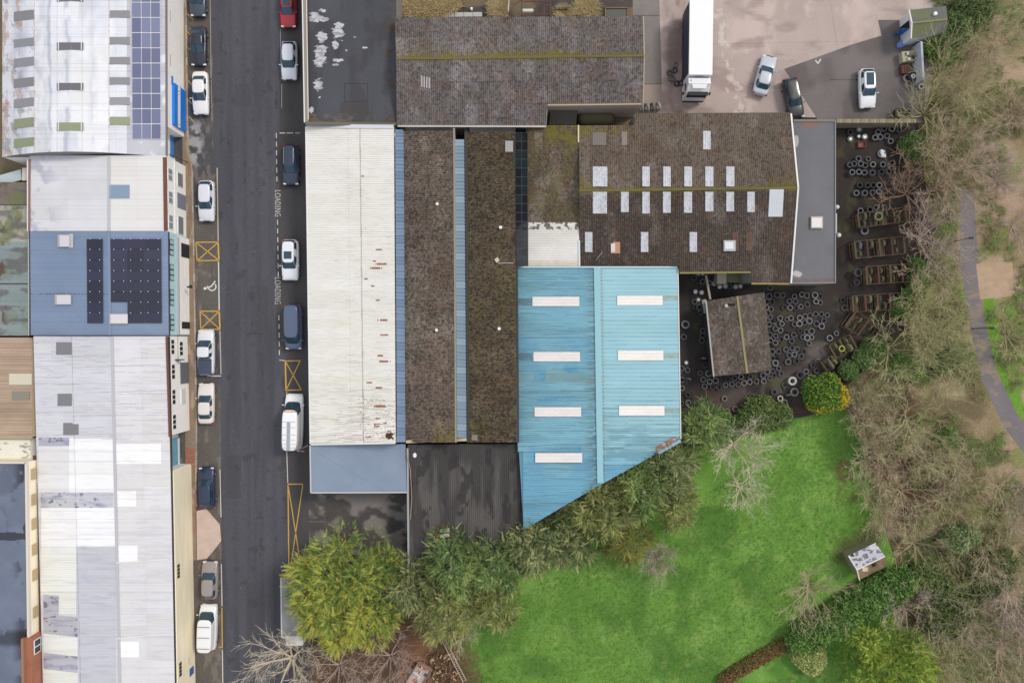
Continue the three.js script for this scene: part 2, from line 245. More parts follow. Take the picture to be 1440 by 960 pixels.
{ // wheelchair symbol
  const ringPts = []; for (let a = -0.75; a < PI * 0.95; a += 0.25) ringPts.push([298 + 5.4 * Math.cos(a), 403 + 5.4 * Math.sin(a)]);
  for (let i = 0; i + 1 < ringPts.length; i++) mk(ringPts[i], ringPts[i + 1], 0.15, white, 'wheelchair_symbol');
  mk([288, 405.5], [297, 402.5], 0.17, white, 'wheelchair_symbol'); mk([297, 402.5], [299.5, 399], 0.15, white, 'wheelchair_symbol'); mk([299.5, 399], [302.5, 395], 0.15, white, 'wheelchair_symbol'); mk([291, 402], [293, 406], 0.12, white, 'wheelchair_symbol');
  const d = new THREE.CircleGeometry(0.17, 12); d.rotateX(-PI / 2); const c = P(288, 405.5); d.translate(c.x, 0.031, c.z); part(road, 'wheelchair_symbol', d, white);
}
const { FontLoader } = await import('three/addons/loaders/FontLoader.js');
const font = await new FontLoader().loadAsync('fonts/droid/droid_sans_regular.typeface.json');
function lettering(text, at, len, height, mat) { // runs down the road, tops of the letters to the east
  const g = new THREE.ShapeGeometry(font.generateShapes(text, 1)); g.computeBoundingBox(); const b = g.boundingBox;
  g.translate(-b.min.x, -b.min.y, 0); g.scale(len / (b.max.x - b.min.x), height / (b.max.y - b.min.y), 1);
  g.rotateX(-PI / 2); g.rotateY(-PI / 2); const p = P(...at); g.translate(p.x, 0.0262, p.z); part(road, 'painted_lettering', g, mat);
}
lettering('LOADING', [386.5, 267.5], 2.9, 0.62, M('#b9b8b6', 0.8)); lettering('LOADING', [386.2, 390], 2.95, 0.66, M('#a9a8a9', 0.8));
{ const y = road; const m = M('#d6d4d0'); const s = (a, b) => { const p = P(...a), q = P(...b); p.y = q.y = 0.0225; part(y, 'painted_mark', bar(p, q, 0.12, 0.004), m); }; s([1147, 84.5], [1150.5, 89.5]); s([1150.5, 89.5], [1154.5, 83]); }
// ---------- building helpers ----------
const wallT = (c1, c2) => { const t = tex(128, 128, (u, v, i, j) => addc(mix(c1, c2, fbm(u * 6, v * 6, 4)), sp(i, j, 14)), true); t.repeat.set(0.12, 0.12); return t; };
const wMat = { white: tmat(wallT([246, 245, 242], [252, 251, 249])), cream: tmat(wallT([246, 236, 208], [252, 244, 222])), grey: tmat(wallT([126, 124, 122], [150, 148, 146])), cyan: tmat(wallT([182, 216, 224], [196, 226, 232])), dark: tmat(wallT([64, 60, 58], [84, 80, 76])), brick: tmat(wallT([150, 92, 72], [172, 118, 94])), stone: tmat(wallT([118, 112, 96], [146, 138, 120])), tan: tmat(wallT([196, 178, 152], [212, 196, 172])), blue: tmat(wallT([108, 160, 186], [124, 176, 200])) };
const glass = new THREE.MeshStandardMaterial({ color: '#26313c', roughness: 0.12, metalness: 0.2 }), frameW = M('#e8e8e6', 0.6), frameB = M('#26282c', 0.6), lead = M('#5a5d63', 0.6), gutM = M('#3a3a3c', 0.6), white2 = M('#e2e3e4', 0.6), dirtyW = M('#c9c6bd', 0.85), brown = M('#6e4a3c', 0.85), mossy = tmat(tex(256, 32, (u, v, i, j) => addc(mix([88, 82, 66], [124, 116, 62], ss(0.35, 0.65, fbm(u * 60, v * 4, 4))), sp(i, j, 40))), 1);
const gl = (x, y, h) => [720 + (x - 720) * (1 - h / H), 480 + (y - 480) * (1 - h / H)];
const corner = (c, d = 0) => { const w = c.map((p) => P(...p)), n = new V3().crossVectors(new V3().subVectors(w[1], w[0]), new V3().subVectors(w[3], w[0])).normalize(); if (n.y < 0) n.negate(); return w.map((p) => p.addScaledVector(n, d)); };
const slabQ = (c, lift, thick) => hull([...corner(c, lift), ...corner(c, lift + thick)]);            // thin solid panel on a slope
const rect = (x0, y0, x1, y1, h) => { const f = typeof h === 'function' ? h : () => h; return [[x0, y1, f(x0, y1)], [x1, y1, f(x1, y1)], [x1, y0, f(x1, y0)], [x0, y0, f(x0, y0)]]; };
const onPlane = (c) => { const [a, b, , d] = c.map((p) => P(...p)); const n = new V3().crossVectors(new V3().subVectors(b, a), new V3().subVectors(d, a)); return (x, y) => { const r = new V3((x - 720) / S, -H, (y - 480) / S); const o = new V3(0, H, 0); const t = new V3().subVectors(a, o).dot(n) / r.dot(n); return H - H * t; }; };  // height of a roof plane over a survey point
const edge = (pts, w, h, dy = 0) => { const g = []; for (let i = 0; i + 1 < pts.length; i++) { const a = P(...pts[i]), b = P(...pts[i + 1]); a.y += dy; b.y += dy; g.push(bar(a, b, w, h)); } return g.length > 1 ? merge(g) : g[0]; };
function face(b, name, l, y0, y1, h0, h1, depth, mat, out = 0) { // a panel on a street front; l: its ground line
  const hm = (h0 + h1) / 2, A = P(...l[0]), B = P(...l[1]), pt = (py) => { const z = (py - 480) * (1 - hm / H) / S, t = (z - A.z) / (B.z - A.z); return new V3(A.x + (B.x - A.x) * t + out + depth / 2 - 0.03, hm, z); };
  return part(b, name, bar(pt(y0), pt(y1), depth, h1 - h0), mat);
}
function faceWindow(b, l, y0, y1, h0, h1, fm = frameW, panes = 2, gm = glass) {
  const f = face(b, 'window', l, y0, y1, h0, h1, 0.09, fm), d = (y1 - y0) / panes, m = Math.min(0.9, d * 0.12);
  for (let i = 0; i < panes; i++) { const g = face(b, 'pane', l, y0 + d * i + m, y0 + d * (i + 1) - m, h0 + 0.08, h1 - 0.08, 0.1, gm, 0.012); f.add(g); }
}
const bld = (name, label, cat = 'building', group) => thing(name, label, cat, [0, 0, 0], 0, group);
const brownRoof = (c1, c2, o = {}) => (x, y, i, j) => {   // weathered fibre cement: mottled, speckled with lichen
  let c = mix(c1, c2, 0.5 * fbm(x * 0.04, y * 0.04, 3) + 0.5 * fbm(x * 0.3, y * 0.3, 3)); c = mix(c, o.pale || [150, 142, 138], 0.4 * ss(0.55, 0.75, fbm(x * 0.05 + 31, y * 0.03 + 7, 3)) + 0.35 * ss(0.58, 0.72, fbm(x * 0.5 + 9, y * 0.35, 2)));
  c = mix(c, [104, 70, 48], 0.32 * ss(0.52, 0.72, fbm(x * 0.06 + 80, y * 0.06, 2)) * ss(0.35, 0.6, fbm(x * 0.4, y * 0.4, 2)));
  c = mix(c, [52, 47, 44], 0.45 * ss(0.56, 0.7, fbm(x * 0.45 + 70, y * 0.4, 2)));
  if (o.moss) { const m = o.moss(x, y); if (m > 0) c = mix(c, [112, 104, 40], 0.85 * m * ss(0.3, 0.55, fbm(x * 0.16 + 9, y * 0.16, 4))); }
  if (o.dark) { const m = o.dark(x, y); if (m > 0 && h2(i, j) < 0.35 + m) c = mix(c, [38, 34, 28], 0.7 * ss(0.7 - 0.45 * m, 0.95 - 0.45 * m, fbm(x * 0.35 + 3, y * 0.6, 3))); }
  const s = h2(i * 5 + 3, j * 3 + 1); if (s > 0.97) c = mix(c, o.spot || [182, 174, 158], 0.42);
  return addc(c, sp(i, j, 24));
};

// ---------- west side of the street ----------
{ // barrel-roofed shop
  const b = bld('barrel_roof_shop', 'white shop building with curved stained roof, solar panels and blue shopfront'), he = 4.4, hc = 6.8;
  const e = P(233, 100, he).x, w = P(3, 100, he).x, z0 = P(0, -70, he).z, z1 = P(0, 221, he).z;
  const inv = (X, Z, h) => [720 + X * S / (1 - h / H), 480 + Z * S / (1 - h / H), h];
  const T = plan(-14, -110, 244, 230, (x, y, i, j) => {
    let c = mix([204, 208, 218], [232, 235, 242], fbm(x * 0.03, y * 0.02, 4));
    c = mix(c, [238, 240, 244], 0.6 * ss(0.4, 0.6, fbm(x * 0.05 + 9, y * 0.02, 3)));
    for (const [k, wd, a] of [[70, 4, 0.5], [94, 6, 0.5], [28, 16, 0.45], [60, 12, 0.25], [130, 10, 0.2]]) c = mix(c, [150, 158, 176], a * ss(wd, 0, Math.abs(x - k + 6 * (fbm(y * 0.05, k, 2) - 0.5))) * ss(0.3, 0.62, fbm(x * 0.12, y * 0.05 + k, 4)));
    c = mix(c, [142, 138, 144], 0.55 * ss(0.56, 0.7, fbm(x * 0.11 + 20, y * 0.09, 4)) * ss(70, 20, x));
    if (x < 32) c = mix(c, [176, 140, 124], 0.5 * ss(0.52, 0.66, fbm(x * 0.2, y * 0.06 + 5, 3)));
    for (const k of [48, 80, 115, 153]) if (Math.abs(x - k) < 0.55) c = mix(c, [170, 142, 132], 0.55 * h2(j >> 2, k) + 0.15);
    if (x > 178) c = mix(c, [176, 180, 188], 0.75 * ss(0.2, 0.4, fbm(x * 0.06, y * 0.05 + 40, 3)));
    if (Math.abs(y - 181 + 7 * Math.sin(x * 0.014 + 0.4)) < 0.5 || h2(j >> 1, 7) > 0.9) c = addc(c, -12);
    return addc(c, sp(i, j, 10));
  }), o = { t: T, rows: 1, pitch: 0.2, amp: 0.02, per: 8, rough: 0.75, tint: 0.03 };
  part(b, 'wall', prism([[4, -70], [233, -70], [233.6, 177], [218, 177], [218, 221], [4, 221]], he), wMat.white);
  const N = 8, ht = (t) => he + (hc - he) * (1 - (2 * t - 1) ** 2), at = (t) => [e + (w - e) * t, ht(t)], pts = [];
  for (let i = 0; i <= N; i++) { const [X, h] = at(i / N); pts.push(new V3(X, h - 0.02, z0), new V3(X, h - 0.02, z1)); }
  const roof = part(b, 'roof', hull(pts), wMat.grey);
  for (let i = 0; i < N; i++) { const [Xa, ha] = at(i / N), [Xb, hb] = at((i + 1) / N); slope(roof, 'roof_sheet', i < N / 2 ? [inv(Xa, z0, ha), inv(Xa, z1, ha), inv(Xb, z1, hb), inv(Xb, z0, hb)] : [inv(Xb, z1, hb), inv(Xb, z0, hb), inv(Xa, z0, ha), inv(Xa, z1, ha)], o); }
  const hAt = (x) => { let h = 5; for (let k = 0; k < 6; k++) { const X = (x - 720) * (1 - h / H) / S; h = ht(cl((X - e) / (w - e))); } return h; };
  const lit = [M('#8f9098', 0.5), M('#85868c', 0.5)], grn = M('#8f967c', 0.6), drk = M('#6d6d74', 0.4);
  for (const [x0, x1, list] of [[20, 47.5, [[17, 30], [56, 67], [83, 95], [111.5, 124], [140, 152], [168, 181], [196, 208]]], [80, 117, [[-6, 2], [60, 70.5], [117, 127], [172.5, 184]]], [154, 182, [[15, 25], [52.5, 62.5], [80.5, 90.5], [109, 119], [137, 147.5], [164.5, 176]]]])
    for (const [y0, y1] of list) { const tl = x0 < 40 ? 3 : 0, c = [[x0, y1, hAt(x0)], [x1, y1 - tl, hAt(x1)], [x1, y0 - tl, hAt(x1)], [x0, y0, hAt(x0)]]; const r = part(b, 'rooflight', slabQ(c, 0.05, 0.05), y0 > 155 ? grn : x0 === 80 ? drk : lit[Math.floor(R() * 2)]); if (x0 === 80) for (const xx of [x0 + 2, x1 - 3]) part(r, 'frame', slabQ(rect(xx, y0 - 0.4, xx + 1.2, y1 + 0.4, hAt), 0.1, 0.03), white2); }
  const pvm = ['#666e90', '#727a9c', '#5e6688'].map((c) => M(c, 0.62)), rail = M('#e6e8ec', 0.5);
  for (let r = -1; r < 9; r++) for (let k = 0; k < 3; k++) { const y0 = 3.4 + r * 21.35, x0 = 185.2 + k * 13.3 + r * 0.12; const p = part(b, 'solar_panel', slabQ(rect(x0, y0 + 0.9, x0 + 12.6, y0 + 20.9, hAt), 0.12, 0.04), pvm[Math.floor(R() * 3)]); part(p, 'panel_frame', slabQ(rect(x0 - 0.4, y0 + 0.2, x0 + 13, y0 + 21.4, hAt), 0.09, 0.025), rail); }
  const l = [gl(233, -70, 4.4), gl(233.6, 177, 4.4)], l2 = [gl(218, 177, 4.4), gl(218, 221, 4.4)];
  part(b, 'gutter', edge([[233.4, -70, 4.45], [234, 221, 4.45]], 0.16, 0.14), M('#77706c', 0.7));
  for (const y of [14, 76]) face(b, 'vent', l, y, y + 16, 3.4, 3.62, 0.06, M('#c9c4bb'));
  face(b, 'blue_band', l, 107, 119, 2.9, 3.25, 0.1, M('#3e7fd0', 0.5)); 
  const pn = face(b, 'shopfront_panel', l, 122.5, 180, 0.25, 3.1, 0.3, M('#1e7fe0', 0.45), 0.02);
  const cv = document.createElement('canvas'); cv.width = 512; cv.height = 48; const g = cv.getContext('2d'); g.fillStyle = '#f2f4f6'; g.fillRect(0, 0, 512, 48);
  g.strokeStyle = '#3c3f60'; g.lineWidth = 5; g.beginPath(); g.moveTo(24, 8); g.lineTo(46, 38); g.moveTo(46, 8); g.lineTo(24, 38); g.stroke(); g.lineWidth = 2.5; g.strokeStyle = '#8c8fa6';
  for (let k = 0; k < 22; k++) { const x = 64 + k * 14.2; g.beginPath(); g.moveTo(x, 12 + (k % 3) * 5); g.lineTo(x + 5, 36 - (k % 4) * 4); g.stroke(); }
  g.lineWidth = 6; g.strokeStyle = '#34364c'; g.beginPath(); g.moveTo(404, 12); g.lineTo(424, 34); g.moveTo(444, 12); g.lineTo(452, 32); g.lineTo(462, 14); g.stroke();
  const st = new THREE.CanvasTexture(cv); st.colorSpace = THREE.SRGBColorSpace;
  const sg = new THREE.PlaneGeometry(4.4, 0.62), sm = new THREE.Mesh(sg, tmat(st, 0.6)); sm.name = 'sign_band'; const c0 = P(258.2, 151); sm.position.set(c0.x + 0.36, 2.05, (150.5 - 480) * (1 - 2.05 / H) / S); sm.rotation.y = PI / 2; pn.add(sm);
  face(b, 'blue_band', l2, 178.5, 221, 0.1, 0.95, 0.08, M('#4f8fd6', 0.5));
}
const flatTex = (x0, y0, x1, y1, c1, c2, fn) => plan(x0, y0, x1, y1, (x, y, i, j) => { let c = mix(c1, c2, fbm(x * 0.04, y * 0.04, 4)); if (fn) c = fn(x, y, c, i, j); return addc(c, sp(i, j, 8)); });
function lowGable(b, q, he, hr, T, o, wm, base) { // q: west x top/bottom, ridge, east, and y range
  const [w0, w1, r0, r1, e0, e1, ya, yb] = q, E = [[e0, ya, he], [e1, yb, he], [r1, yb, hr], [r0, ya, hr]], W = [[w1, yb, he], [w0, ya, he], [r0, ya, hr], [r1, yb, hr]];
  part(b, 'wall', prism(base || [[w0 + 0.6, ya], [e0 - 0.4, ya], [e1 - 0.4, yb], [w1 + 0.6, yb]], he - 0.03), wm);
  const roof = part(b, 'roof', hull([...corner(E, -0.05), ...corner(W, -0.05)]), wMat.grey);
  slope(roof, 'roof_sheet', E, { t: T, ...o }); slope(roof, 'roof_sheet', W, { t: T, ...o });
  part(b, 'ridge_cap', edge([[r0, ya, hr + 0.05], [r1, yb, hr + 0.05]], 0.3, 0.05), o.cap || M('#b9bac2'));
  return { roof, hE: onPlane(E), hW: onPlane(W), r: (y) => r0 + (r1 - r0) * (y - ya) / (yb - ya) };
}
{ // pale roofed terrace
  const b = bld('white_terrace', 'white two storey terrace with pale grey roof and one blue roof patch');
  const T = flatTex(30, 205, 245, 335, [205, 207, 213], [220, 221, 226], (x, y, c, i, j) => { c = mix(c, [172, 174, 192], 0.8 * ss(0.46, 0.66, fbm(x * 0.06, y * 0.06 + 4, 4)) * ss(95, 50, x)); if (x > 153) c = mix(c, [220, 218, 216], 0.6); if (h2(j >> 1, 3) > 0.84) c = addc(c, -7); return c; });
  const g = lowGable(b, [42, 42, 152.5, 152.5, 229.5, 231, 218.5, 325], 4.9, 5.9, T, { rows: 2, pitch: 0.2, amp: 0.02, per: 6, rough: 0.8, tint: 0.03 }, wMat.white, [[42.5, 219], [233, 219], [234.4, 325], [42.5, 325]]);
  part(b, 'roof_patch', slabQ(rect(153.2, 260, 182, 279, g.hE), 0.07, 0.02), M('#7f93ad', 0.6));
  part(b, 'coping', edge([[231.4, 221, 4.98], [232.8, 324, 4.98]], 0.36, 0.14), brown); part(b, 'coping', edge([[41, 224, 4.98], [40.6, 325, 4.98]], 0.2, 0.14), M('#8a6a62')); part(b, 'gutter', edge([[38.6, 224, 4.9], [38.6, 325, 4.9]], 0.14, 0.12), white2);
  const l = [gl(233, 219, 4.87), gl(234.4, 325, 4.87)];
  for (const [a, c] of [[237, 254], [269, 286], [302, 322]]) faceWindow(b, l, a, c, 3.55, 4.55, frameW, 2, M('#8e99a8', 0.25));
  for (const [a, c] of [[243, 263], [304, 330]]) { faceWindow(b, l, a, c, 0.95, 2.3, frameW, 1, M('#7d828c', 0.3)); }
  face(b, 'door', l, 273, 294, 0.1, 2.3, 0.07, M('#7f8794', 0.5)); face(b, 'string_course', l, 222, 330, 2.85, 2.98, 0.1, frameW);
  part(b, 'downpipe', rod(P(262.4, 228, 0.1).add(new V3(0.1, 0, 0)), P(235.4, 217, 4.7).add(new V3(0.14, 0, 0)), 0.05), gutM);
}
{ // blue roof with black solar panels
  const b = bld('blue_roof_terrace', 'pale cyan fronted terrace with blue grey roof and black solar panels');
  const T = flatTex(30, 315, 245, 480, [116, 135, 164], [128, 146, 174], (x, y, c, i, j) => { if (Math.abs(y - 413) < 0.5 && x < 155 && h2(i >> 2, 9) > 0.3) c = [84, 100, 126]; if (h2(j >> 1, 13) > 0.8) c = addc(c, -5); return c; });
  const g = lowGable(b, [42, 43, 152.5, 154, 235.8, 237, 325.4, 471], 5.05, 6.05, T, { rows: 1, pitch: 0.2, amp: 0.02, per: 6, rough: 0.6, tint: 0.02, cap: M('#7b8ca8', 0.6) }, wMat.cyan);
  const pv = ['#2a2c44', '#31324c', '#26283c'].map((c) => M(c, 0.55)), clip = M('#e4e6ea', 0.4);
  const col = (x0, x1, y0, n, d, h) => { for (let k = 0; k < n; k++) { const a = y0 + k * d, p = part(b, 'solar_panel', slabQ(rect(x0 + 0.2 + k * 0.12, a + 0.25, x1 - 0.2 + k * 0.12, a + d - 0.25, h), 0.12, 0.04), pv[Math.floor(R() * 3)]); for (const fx of [0.2, 0.8]) part(p, 'clip', slabQ(rect(x0 + (x1 - x0) * fx, a - 0.5, x0 + (x1 - x0) * fx + 1, a + 0.5, h), 0.15, 0.03), clip); } };
  col(122.5, 145, 336, 8, 14.8, g.hW); col(155.2, 178.2, 336, 6, 14.8, g.hE); col(178.6, 202.6, 336, 8, 14.8, g.hE); col(203, 227, 336, 8, 14.8, g.hE);
  for (const [x0, y0, x1, y1, h] of [[83.5, 331, 97, 346.5, g.hW], [79.5, 415, 99, 427.5, g.hW], [155, 442, 179, 454.5, g.hE]]) { const k = part(b, 'skylight', slabQ(rect(x0 - 1, y0 - 1, x1 + 1, y1 + 1, h), 0.02, 0.22), M('#a9a8ac', 0.6)); part(k, 'pane', slabQ(rect(x0, y0, x1, y1, (x, y) => h(x, y) + 0.24), 0, 0.03), M('#cfcfd6', 0.25)); }
  part(b, 'skylight_flap', slabQ(rect(97.6, 329, 103.5, 348.5, g.hW), 0.1, 0.05), M('#b8b9c0', 0.6));
  part(b, 'gutter', edge([[236.6, 326, 5.02], [237.8, 471, 5.02]], 0.14, 0.12), gutM);
  const l = [gl(235.4, 325.4, 5.02), gl(236.6, 471, 5.02)];
  face(b, 'shopfront', l, 334, 470, 0.12, 2.75, 0.16, wMat.white); face(b, 'fascia', l, 333, 470, 2.75, 3.0, 0.24, M('#aeb2b8', 0.6));
  for (const [a, c] of [[336.5, 359], [371.5, 394.5], [407, 429.5], [442, 464.5]]) faceWindow(b, l, a, c, 3.75, 4.7, frameB, 3, M('#a8cfd8', 0.25));
  for (const [a, c] of [[343, 362], [452.5, 462]]) face(b, 'door', l, a, c, 0.15, 2.1, 0.22, frameB);
  for (const [a, c] of [[376, 396], [411, 430]]) faceWindow(b, l, a, c, 1.75, 2.2, frameW, 4, M('#c9cdd2', 0.3));
  const lp = part(b, 'wall_lamp', edge([[262.6, 403.5, 2.0], [268, 403.2, 2.05]], 0.14, 0.14), frameB); part(lp, 'lamp_head', bx(0.3, 0.14, 0.36, P(268, 403, 2).x, 2.04, P(268, 403, 2).z), frameB);
}
{ // long patched roof
  const b = bld('patched_roof_warehouse', 'long low warehouse with patchwork of white and grey roof sheets');
  const W = [226, 227, 230], B = [242, 243, 246], L = [197, 199, 208], Cm = [228, 230, 224], D = [184, 184, 192];
  const patches = [[54, 627, 97, 692, W], [97, 616, 161, 692, B], [162, 624, 226, 652, B], [57, 692, 159, 714, L, 1], [58, 714, 163, 768, B], [160, 690, 191, 712, B], [58, 768, 107, 836, Cm], [83, 820, 107, 863, Cm], [107, 768, 163, 1040, L, 0.3], [165, 767, 193, 790, B], [61, 835, 83, 893, D, 1], [83, 862, 109, 893, D, 1], [61, 890, 109, 919, Cm], [61, 917, 109, 942, D, 1], [61, 940, 110, 1040, Cm], [165, 902, 195, 924, B], [54, 615, 97, 627, [176, 178, 196], 1]];
  const T = plan(36, 460, 256, 1050, (x, y, i, j) => {
    const s = (y - 472) * 0.026; let c = x - s > 157 ? mix([208, 209, 214], [219, 219, 221], fbm(x * 0.03, y * 0.03, 3)) : mix([202, 204, 213], [216, 218, 225], fbm(x * 0.03, y * 0.03, 4)), st = 0.16;
    for (const [a, q, d, e, k, w] of patches) { const tl = x < 112 ? (x - 60) * 0.12 : 0; if (inR(x, y - tl * (q > 830 ? 1 : 0), a, q, d, e)) { c = k; st = w || 0.1; } }
    c = mix(c, [150, 152, 176], st * 0.8 * ss(0.45, 0.8, fbm(x * 0.05, y * 0.25 + 6, 4)));
    if (st > 0.9) c = mix(c, [110, 108, 120], 0.8 * ss(0.66, 0.72, fbm(x * 0.14 + 4, y * 0.3, 4)));
    if (h2(j >> 1, 21) > 0.78) c = mix(c, [176, 176, 188], 0.35 * vn(x * 0.05, j * 0.3));
    if (y < 620 && vn(x * 0.03 + j * 0.7, j * 0.35) > 0.84) c = mix(c, [150, 146, 150], 0.5);
    for (const k of [101, 157]) if (Math.abs(x - s - k) < 0.5) c = addc(c, -26);
    return addc(c, sp(i, j, 7));
  });
  const g = lowGable(b, [47, 61.5, 157, 169, 235.5, 246.5, 472.4, 1010], 4.75, 5.7, T, { rows: 2, pitch: 0.2, amp: 0.022, per: 6, rough: 0.75, tint: 0.03 }, wMat.white, [[47.6, 472.4], [237, 472.4], [240.2, 612], [222.5, 612], [223.4, 662], [241.2, 662], [248, 1010], [62, 1010]]);
  const rl = M('#7d7e84', 0.5); for (const q of [[79, 481, 101, 498.5], [81, 553.5, 101, 570.5], [89, 594.5, 102, 611], [102, 596, 110.5, 611]]) part(b, 'rooflight', slabQ(rect(...q, g.hW), 0.06, 0.02), rl);
  for (const q of [[[212, 759], [233, 757]], [[163, 791], [237, 785.5]], [[165, 897], [239, 890]]]) { const f = ([x, y]) => { const p = P(x, y, g.hE(x, y)); p.y += 0.1; return p; }; part(b, 'white_batten', bar(f(q[0]), f(q[1]), 0.1, 0.06), white2); }
  part(b, 'coping', edge([[234, 473, 4.86], [238.4, 614, 4.86]], 0.2, 0.14), brown); part(b, 'gutter', edge([[237.4, 473, 4.7], [247.6, 1010, 4.7]], 0.16, 0.12), gutM); part(b, 'valley_gutter', edge([[48, 640, 4.6], [60, 1010, 4.6]], 0.34, 0.1), M('#5d4336'));
  const l = [gl(237, 472.4, 4.72), gl(240.2, 612, 4.72)];
  for (const y of [477, 512, 547.5, 582.5]) faceWindow(b, l, y, y + 21, 3.6, 4.4, frameW, 3, frameB);
  faceWindow(b, l, 480, 500, 1.5, 2.35, frameW, 3, frameB); faceWindow(b, l, 546, 568, 1.0, 2.2, frameW, 1, M('#d9dcdc', 0.4)); face(b, 'garage_opening', l, 509.5, 539, 0.1, 2.2, 0.12, M('#6c7078', 0.5)); face(b, 'string_course', l, 473, 511, 2.7, 2.8, 0.12, M('#b8b0a4'));
  face(b, 'projecting_sign', l, 505, 506.5, 2.6, 3.4, 0.7, frameB);
  const l3 = [gl(222.5, 612, 4.72), gl(223.4, 662, 4.72)]; face(b, 'roller_shutter', l3, 616, 665, 0.15, 2.4, 0.12, wMat.blue); face(b, 'shutter_frame', l3, 616, 665, 0.05, 0.35, 0.2, white2);
  const l4 = [gl(241.2, 662, 4.72), gl(248, 1010, 4.72)]; face(b, 'cream_front', l4, 658, 1008, 0.1, 4.5, 0.1, wMat.cream, 0.03);
  for (const y of [736, 848]) { const a = P(...[265.8 + (y - 736) * 0.025, y - 4]), t = new V3(a.x + 0.16, 4.4, a.z); a.x += 0.16; a.y = 0.1; part(b, 'downpipe', rod(a, t, 0.06), M('#6c6660', 0.7)); }
  for (const y of [793, 931]) faceWindow(b, l4.map(([x, q]) => [x + 1.2, q]), y, y + 20, 3.6, 4.3, M('#cdbfa4'), 4, frameB);
  face(b, 'blue_notice', l4.map(([x, q]) => [x + 1.2, q]), 938, 949, 0.5, 1.6, 0.05, M('#3d6ea8', 0.5)); face(b, 'vent', l4.map(([x, q]) => [x + 1.2, q]), 925, 934, 1.6, 1.8, 0.05, M('#c9bfa8'));
}
